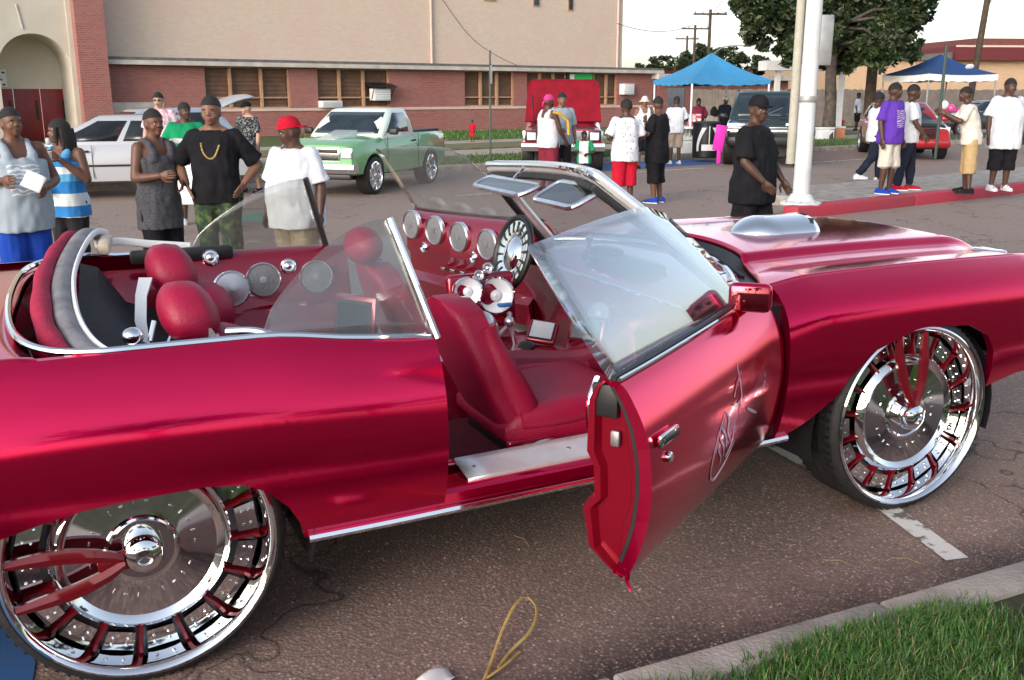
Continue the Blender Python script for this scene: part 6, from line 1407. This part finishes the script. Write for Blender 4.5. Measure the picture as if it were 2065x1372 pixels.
MB().tube(catmull([(.42, -.2, 5.6), (.9, -.4, 6.35), (1.6, -.75, 6.62), (2.1, -.98, 6.62)], 6), .035, 8).build('lamp_arm', 'galv', lp); MB().rbox((2.25, -1.05, 6.62), (.55, .22, .12), .05, 3, Matrix.Rotation(R_(-25), 3, 'Z')).build('lamp_head', 'galv', lp)
sgp = pole('sign_post', 'thin green metal sign post on the verge', at_z(989, 322, .12), 2.72, .028, .028, mat('post_green', (.09, .12, .10), rough=.6, metal=.4), 'post', n=8)
MB().box(.0, .05, -.03, .03, 1.9, 2.35).build('sign_edge', 'satin', sgp, smooth=0)
pole('thin_post', 'thin dark green post in front of the navy tent', at_depth(1894, 240, 26, .1), 2.9, .04, .04, mat('dark_green_metal', (.04, .07, .06), rough=.6), 'post', n=8)
for i, (px, d, hh) in enumerate(((1427, 78, 8.2), (1398, 95, 8.2), (1383, 112, 8.2))):
    t = pole('utility_pole', ('tallest', 'middle', 'leftmost')[i]+' of the three distant utility poles with cross-arms', at_depth(px, 150, d), hh, .16, .12, 'polewood', 'pole')
    t['group'] = 'distant utility poles'
    MB().rbox((0, 0, hh-.35), (2.7, .12, .14), .01, 1, Matrix.Rotation(R_(-20), 3, 'Z')).build('cross_arm', 'polewood', t)
    ins = MB()
    for x in (-1.2, -.6, .6, 1.2): ins.lathe([(.05, 0), (.06, .1), (.02, .16)], (x*cos(R_(-20)), x*sin(R_(-20)), hh-.28), (0, 0, 1), 8)
    ins.build('insulators', 'galv', t)
    if i == 0: MB().tube(catmull([(0, 0, 4.6), (1.2, -.4, 5.4), (2.6, -1.0, 5.5)], 5), .04, 6).build('lamp_arm', 'galv', t); MB().rbox((2.9, -1.1, 5.48), (.7, .25, .14), .05).build('lamp_head', 'galv', t)
cable = lambda a, b, sag, r=.012: [Vector(a).lerp(Vector(b), t)+Vector((0, 0, -sag*4*t*(1-t))) for t in np.linspace(0, 1, 24)]
for i, (a, b) in enumerate((((26.5, 40.5, 5.2), at_depth(1427, 150, 78, 7.9)), (at_depth(1427, 150, 78, 7.9), at_depth(1950, 150, 46, 9.0)), (at_depth(1427, 150, 78, 7.7), at_depth(1600, 150, 24, 8.6)))):
    q = MB(); q.tube(cable(a, b, .8), .02, 5); tag(q.build('overhead_cable', 'black'), ('thin overhead cable from the hall to the distant poles', 'long overhead cable running to the street lamp pole', 'overhead cable running to the slim pale pole')[i], 'cable', 'overhead cables')
# ---- tents
def tent(label, c, hw, ze, za, colr, rz, valance=None, vh=.25, leg='whitepaint'):
    t = thing('canopy_tent', label, 'tent', c, rz); mb = MB()
    n_ = 9; K = [(-hw, -hw), (hw, -hw), (hw, hw), (-hw, hw)]
    for i in range(4):
        a, b2 = Vector((*K[i], ze)), Vector((*K[(i+1) % 4], ze)); ap = Vector((0, 0, za)); rows = []
        for j in range(n_+1):
            t_ = j/n_; r_ = []
            for s_ in np.linspace(0, 1, 7):
                e_ = a.lerp(b2, t_); p = e_.lerp(ap, s_); p.z -= .16*math.sin(pi*s_)*.7*(1-.3*abs(2*t_-1)); p.z -= .05*math.sin(pi*t_)*(1-s_); r_.append(p)
            rows.append(r_)
        mb.grid(rows)
    mb.build('canopy', colr, t, smooth=25)
    vb = MB()
    for i in range(4):
        a, b2 = Vector((*K[i], ze)), Vector((*K[(i+1) % 4], ze)); vb.grid([[a.lerp(b2, t_)+Vector((0, 0, -.05*math.sin(pi*t_))), a.lerp(b2, t_)+Vector((0, 0, -vh-.05*math.sin(pi*t_)+.015*math.sin(t_*40)))] for t_ in np.linspace(0, 1, 25)])
    vb.build('valance', valance or colr, t)
    for x, y in K:
        MB().tube([(x*.97, y*.97, 0), (x*.97, y*.97, ze-.05)], .03, 8).build('leg', leg, t)
    fr_ = MB()
    for x, y in K: fr_.tube([(x*.97, y*.97, ze-.1), (0, 0, za-.25)], .015, 6)
    fr_.build('roof_frame', 'galv', t); return t
M['tentblue'] = mat('blue_tent_fabric', (.04, .24, .47), rough=.7, var=.08, vs=2); M['tentnavy'] = mat('navy_tent_fabric', (.012, .05, .17), rough=.7, var=.1, vs=2)
c1 = at_depth(1432, 180, 30, .08); t1 = tent('bright blue pop-up canopy tent with white legs', c1, 1.30, 2.10, 2.90, 'tentblue', R_(-8), vh=.12)
c2 = at_depth(1890, 180, 36, .1); t2 = tent('navy canopy tent with white valance on the right', c2, 1.40, 2.36, 3.08, 'tentnavy', R_(-12), 'whitepaint', .22, 'galv')
em = MB(); em.ell((.62, -.85, 2.62), (.18, .03, .10), 14, 8, Matrix.Rotation(R_(28), 3, 'X')); em.build('tent_emblem', 'whitepaint', t2)
# ---- tailgate things under the blue tent
def simple(name, label, cat, loc, rz, parts, group=None):
    t = thing(name, label, cat, loc, rz, group)
    for nm, mt, mb in parts: mb.build(nm, mt, t)
    return t
def drum():
    a = MB(); a.lathe([(.001, 0), (.33, 0), (.35, .03), (.36, .5), (.35, .88), (.30, .90), (.001, .90)], (0,0,0), (0,0,1), 28); b2 = MB(); b2.lathe([(.365, .86), (.37, .93), (.30, .96), (.001, .96)], (0,0,0), (0,0,1), 28)
    w_ = MB()
    for sd in (-1, 1):
        rows = []
        for t in np.linspace(0, 1, 14):
            a0 = sd*(.16+.62*math.sin(t*pi*.5+.1)); rows.append([(.366*cos(a1), .366*sin(a1), .80-.62*t) for a1 in np.linspace(a0, a0+sd*.32*(1-.5*t), 4)])
        w_.grid(rows)
    w_.grid([[(.367*cos(a1), .367*sin(a1), z) for a1 in (-.03, .03)] for z in (.34, .6, .84)]); w_.grid([[(.367*cos(a1), .367*sin(a1), z) for a1 in np.linspace(-.55, .55, 9)] for z in (.20, .28, .36)])
    return [('barrel', 'black', a), ('lid', 'black', b2), ('white_pattern', 'whitepaint', w_)]
simple('decorated_barrel', 'black barrel with white curved pattern beside the dark SUV', 'barrel', at_depth(1424, 270, 26.5, .1), R_(-112), drum())
ms = MB(); ms.rbox((0, 0, .62), (.04, .26, .62), .01, 2, Matrix.Rotation(R_(-8), 3, 'X')); ms.rbox((0, 0, .16), (.03, .10, .34), .01)
simple('magenta_sign', 'magenta board standing next to the decorated barrel', 'sign', at_depth(1452, 260, 24.2, .1), R_(-112), [('board', mat('magenta_board', (.65, .02, .38), rough=.6), ms)])
def cooler(c): 
    a = MB(); a.rbox((0, 0, .2), (.38, .6, .38), .04, 3); b2 = MB(); b2.rbox((0, 0, .43), (.40, .62, .07), .02, 2); h = MB(); h.tube([(.0, -.32, .25), (.0, -.36, .40), (0, -.30, .46)], .015); return [('box', c, a), ('lid', 'whitepaint', b2), ('handle', 'whitepaint', h)]
simple('white_cooler', 'white cooler box on the pale road left of the barrel', 'cooler', at_depth(1382, 285, 28, .1), R_(-100), cooler('whitepaint'))
simple('teal_cooler', 'teal cooler box with white lid behind the white cooler', 'cooler', at_depth(1395, 265, 29.5, .1), R_(-110), cooler(mat('teal_plastic', (.05, .22, .28), rough=.5)))
simple('orange_cooler', 'orange drink cooler on the grass beside the tree', 'cooler', at_depth(1686, 262, 38, .1), R_(-110), cooler(mat('orange_plastic', (.62, .24, .12), rough=.5)))
simple('small_white_cooler', 'small white cooler on the grass next to the orange one', 'cooler', at_depth(1664, 262, 37, .1), R_(-100), cooler('whitepaint'))
tb = MB(); tb.rbox((0, 0, .72), (.7, 1.8, .04), .01)
tl_ = MB()
for x, y in ((-.3, -.8), (.3, -.8), (.3, .8), (-.3, .8)): tl_.tube([(x, y, 0), (x, y, .71)], .018, 6)
simple('folding_table', 'folding table with a red and white box under the blue tent', 'table', at_depth(1400, 250, 29, .1), R_(-30), [('table_top', 'whitepaint', tb), ('leg_frame', 'galv', tl_)])
bxx = MB(); bxx.rbox((0, 0, .92), (.35, .45, .36), .01); simple('cardboard_box', 'red and white printed box standing on the folding table', 'box', at_depth(1400, 250, 29, .1), R_(-30), [('carton', two_tone('printed_carton', (.50, .06, .07), (.65, .6, .6), scale=6, lo=.45, hi=.5), bxx)])
for i, (px, py, c, lb) in enumerate(((1901, 229, (.60, .03, .07), 'red balloon low beside the wagon'), (1918, 219, (.66, .06, .25), 'pink balloon in the middle of the bunch'), (1934, 226, (.55, .02, .20), 'crimson balloon nearest the cream shirt'), (1905, 212, (.75, .72, .72), 'white balloon above the red one'))):
    p = at_depth(px, py, 31); zz = pz(py, 31); q = MB(); q.ell((0, 0, 0), (.12, .12, .14), 16, 12); q.lathe([(.02, -.18), (.008, -.16), (.02, -.15)], (0, 0, 0), (0, 0, 1), 8); q.tube([(0, 0, -.17), (.03, .02, -.5), (-.02, 0, -zz+.1)], .004, 4)
    o = q.build('balloon', mat('balloon_%d' % i, c, rough=.25, coat=.5, var=0)); o.location = (p[0], p[1], zz); tag(o, lb, 'balloon', 'party balloons')
# ---- things people hold
M['paper'] = mat('white_paper', (.72, .70, .66), rough=.8, var=.06)
def sheet(name, label, cat, c, size, n_, up=(0, 0, 1), mt='paper', bend=.02):
    n3 = Vector(n_).normalized(); u3 = Vector(up); u3 = (u3-n3*u3.dot(n3)).normalized(); s3 = u3.cross(n3); q = MB()
    q.grid([[Vector(c)+s3*size[0]*a+u3*size[1]*b+n3*bend*math.sin(3*a+2*b) for b in np.linspace(-.5, .5, 6)] for a in np.linspace(-.5, .5, 6)]); return tag(q.build(name, mt, solid=.004), label, cat)
p = at_depth(68, 368, 7.55); sheet('paper_plate', 'folded white paper held by the man in the grey tank top', 'paper', (p[0], p[1], pz(366, 7.55)), (.17, .13), (-.3, -.9, .35), (.5, 0, 1))
p = at_depth(96, 322, 8.6); q = MB(); q.lathe([(.03, 0), (.04, .10), (.042, .10), (.036, .09), (.001, .085)], (p[0], p[1], pz(330, 8.6)), (0, 0, 1), 16); tag(q.build('paper_cup', 'paper'), 'white cup held by the woman in the striped top', 'cup')
p = at_depth(362, 288, 13.1); q = MB(); q.lathe([(.001, 0), (.08, .0), (.12, .025), (.125, .025)], (p[0], p[1], pz(288, 13.1)), (.1, -.2, 1), 20); tag(q.build('white_plate', 'paper', solid=.004), 'white plate held by the man in the green T-shirt', 'plate')
p = at_depth(383, 350, 12.6); ch = thing('plastic_chair', 'white plastic chair between the dark tank top and the black T-shirt', 'chair', (p[0], p[1], 0), R_(-110))
q = MB(); q.rbox((0, 0, .42), (.46, .48, .04), .02); q.build('seat', 'whitepaint', ch); q = MB(); q.rbox((-.22, 0, .68), (.04, .46, .50), .02, 2, Matrix.Rotation(R_(-10), 3, 'Y')); q.build('backrest', 'whitepaint', ch)
for x, y in ((-.2, -.2), (.2, -.2), (.2, .2), (-.2, .2)): MB().tube([(x*1.1, y*1.1, 0), (x, y, .42)], [.02, .025], 8).build('leg', 'whitepaint', ch)
p = at_depth(1128, 245, 17.9); q = MB(); q.tube([(p[0]-.16, p[1]-.05, 1.45), (p[0]-.05, p[1]-.12, 1.42), (p[0]+.10, p[1]-.14, 1.30), (p[0]+.14, p[1]-.1, 1.05)], [.05, .06, .055, .05], 8, flat=.5); tag(q.build('yellow_towel', CL['yellow'], smooth=60), 'yellow towel round the neck of the man with the pink bandana', 'towel')
# ---- trees
def tree(name, label, loc, H, trunk_r, clumps, n_leaf, leaf, mats, seed, group=None, trunk_h=3.0, cat='tree', limbs=True):
    rnd = random.Random(seed); t = thing(name, label, cat, loc, 0, group); tk = MB()
    tk.tube([(0, 0, 0), (.05, .03, trunk_h*.4), (-.04, .05, trunk_h*.8), (0, 0, trunk_h*1.5)], [trunk_r*1.25, trunk_r, trunk_r*.9, trunk_r*.55], 12)
    if limbs:
        for c, r in clumps:
            s_ = Vector((0, 0, trunk_h*rnd.uniform(.8, 1.4))); e_ = Vector(c); m_ = s_.lerp(e_, .5)+Vector((rnd.uniform(-.3, .3), rnd.uniform(-.3, .3), .3)); tk.tube([s_, m_, e_], [trunk_r*.38, trunk_r*.22, .03], 7)
    tk.build('trunk', 'bark', t)
    V, F, MI = [], [], []
    tot = sum(r[0]*r[1]*r[2] for _, r in clumps)**1
    for c, r in clumps:
        n_ = int(n_leaf*(r[0]*r[1]*r[2])/tot)
        sub = [Vector((rnd.gauss(0, .5), rnd.gauss(0, .5), rnd.gauss(0, .5))) for _ in range(max(6, n_//70))]
        for i in range(n_):
            s_ = rnd.choice(sub); d = Vector((rnd.gauss(0, 1), rnd.gauss(0, 1), rnd.gauss(0, 1))).normalized()*rnd.random()**.4*.34
            q = s_+d
            if q.length > 1.15: q *= 1.15/q.length*rnd.uniform(.8, 1)
            p = Vector(c)+Vector((q.x*r[0], q.y*r[1], q.z*r[2])); L_ = leaf*rnd.uniform(.6, 1.3)
            a = Euler((rnd.uniform(0, 6.3), rnd.uniform(-1, 1), rnd.uniform(0, 6.3))).to_matrix(); o = len(V)
            V += [p+a @ Vector((-L_*.5, 0, 0)), p+a @ Vector((0, -L_*.26, L_*.06)), p+a @ Vector((L_*.5, 0, 0)), p+a @ Vector((0, L_*.26, L_*.06))]; F.append([o, o+1, o+2, o+3]); MI.append(rnd.choices(range(len(mats)), [5, 3, 2][:len(mats)])[0])
    me = bpy.data.meshes.new('crown'); me.from_pydata([tuple(x) for x in V], [], F)
    for q in mats: me.materials.append(M[q])
    me.polygons.foreach_set('material_index', MI); o = bpy.data.objects.new('crown', me); COL.objects.link(o); o.parent = t; return t
M['leaf1'] = mat('leaf_dark', (.014, .028, .010), rough=.45, var=.3, vs=1.5); M['leaf2'] = mat('leaf_mid', (.030, .052, .016), rough=.45, var=.3, vs=1.5); M['leaf3'] = mat('leaf_olive', (.055, .062, .022), rough=.5, var=.3, vs=1.5)
LM = ['leaf1', 'leaf2', 'leaf3']
rnd = random.Random(4); tl0 = at_depth(1672, 240, 37, .1)
cl = []
def tc_(px, py, d, r): 
    p = at_depth(px, py, d); return ((p[0]-tl0[0], p[1]-tl0[1], pz(py, d)-.1), r)
for px, py, r in ((1555, 30, 1.05), (1510, 55, .55), (1540, 90, .55), (1600, 95, .75), (1590, 20, 1.1), (1640, 60, 1.1), (1680, 100, .85), (1690, 30, 1.2), (1740, 60, 1.1), (1760, 110, .8), (1790, 30, 1.2), (1815, 60, .8), (1830, 15, .9), (1800, 95, .8), (1560, -20, 1.3), (1640, -40, 1.5), (1720, -50, 1.5), (1800, -40, 1.4), (1840, -20, .9), (1680, -130, 1.6), (1600, -110, 1.3), (1760, -120, 1.4), (1720, 130, .5), (1660, 130, .5)):
    cl.append(tc_(px, py, 36.5+rnd.uniform(-1.6, 1.6), (r*1.05, r*1.2, r*.95)))
tree('broadleaf_tree', 'large dark-leaved tree with grey trunk beside the white pole', tl0, 9, .22, cl, 85000, .27, LM, 2, trunk_h=3.0)
for i, (px, py, d, r) in enumerate(((1320, 132, 90, 1.0), (1470, 118, 95, 1.2), (1412, 112, 100, 1.3), (1530, 128, 92, .9), (1378, 128, 110, 1.4))):
    g_ = at_depth(px, py, d); h = pz(py, d); tree('distant_tree', ('small round tree just right of the hall corner', 'distant tree to the right of the tent peak', 'distant tree behind the tallest utility pole', 'distant tree left of the big dark tree', 'distant tree behind the left slope of the tent')[i], g_, h, .2, [((0, 0, h-.3), (r*1.6, r*1.6, r)), ((r, .2, h-.7), (r, r, r*.7)), ((-r, .2, h-.8), (r, r, r*.7))], 1800, .42, LM, 30+i, 'distant trees', trunk_h=h*.45)
# trees on the lawn behind the viewer (they show in the paint and the chrome)
for i, (x, y, h) in enumerate(((-16, -24, 8.5), (-7, -29, 7.2), (2, -26, 9.0), (10, -31, 7.0), (18, -25, 8.5), (27, -28, 9.5), (-26, -27, 9))):
    r = random.Random(50+i); cl = [((r.uniform(-2.2, 2.2), r.uniform(-1.8, 1.8), h*.62+r.uniform(-1.3, 1.9)), (r.uniform(1.2, 2.0),)*2+(r.uniform(.9, 1.5),)) for _ in range(8)]
    tree('lawn_tree', ('leafy tree %s on the lawn behind the viewer' % ('far left', 'left', 'straight behind', 'right', 'far right', 'beyond the right end', 'beyond the left end')[i % 7]), (x, y, .1), h, .25, cl, 3600, .42, LM, 60+i, 'trees on the lawn behind the viewer', trunk_h=2.6)
# ---- litter in the foreground
q = MB(); q.tube(catmull([(.90, -1.42, .012), (.97, -1.33, .02), (1.06, -1.22, .05), (1.15, -1.13, .075), (1.21, -1.10, .07), (1.215, -1.16, .05), (1.15, -1.24, .03), (1.05, -1.30, .015), (.98, -1.36, .01)], 6), .0055, 6, flat=.5); q.tube(catmull([(.92, -1.40, .01), (1.0, -1.37, .02), (1.08, -1.31, .012)], 6), .005, 6, flat=.5)
tag(q.build('yellow_ribbon', mat('straw_yellow', (.42, .28, .08), rough=.6, var=.25, vs=20)), 'loop of dry yellow ribbon lying on the asphalt', 'ribbon')
q = MB(); q.grid([[(.72+.11*a, -1.32-.07*b+.02*a, .012+.02*math.sin(a*3+b*2)+.03*b*a) for b in np.linspace(0, 1, 6)] for a in np.linspace(0, 1, 6)]); tag(q.build('paper_scrap', 'paper', solid=.002), 'crumpled white paper scrap at the bottom edge of the picture', 'paper')
rl_ = random.Random(12); qs = MB()
for x, y in ((1.45, -.62), (2.75, -1.40), (2.5, -1.3), (2.48, -1.28), (2.52, -1.33)):
    a = rl_.uniform(0, pi); qs.tube([(x, y, .004), (x+.05*cos(a), y+.05*sin(a), .012), (x+.11*cos(a+.2), y+.11*sin(a+.2), .006)], .0016, 5)
tag(qs.build('dry_straw', 'blade3'), 'loose bits of dry straw on the asphalt', 'straw', kind='stuff')
gv_ = MB(); rg = random.Random(9)
for i in range(2600):
    x = rg.uniform(.2, 4.2); y = rg.uniform(-1.7, .2) if rg.random() < .5 else -1.72+abs(rg.gauss(0, .16)); s_ = rg.uniform(.0015, .0045); gv_.cur = rg.choice((0, 0, 1, 1, 1, 2))
    gv_.add([(x-s_, y-s_, 0), (x+s_, y-s_*.8, 0), (x+s_*.7, y+s_, 0), (x-s_*.8, y+s_*.7, 0), (x, y, s_*1.2)], [[0,1,4],[1,2,4],[2,3,4],[3,0,4]])
tag(gv_.build('grit', [mat('brown_grit', (.20, .14, .115), rough=.9), mat('dark_grit', (.05, .045, .04), rough=.9), mat('pale_grit', (.36, .31, .27), rough=.8)], smooth=0), 'loose grit scattered on the asphalt by the kerb', 'grit', kind='stuff')
for q in list(bpy.data.meshes):
    if q.users == 0: bpy.data.meshes.remove(q)
bpy.data.scenes.remove(TMP)
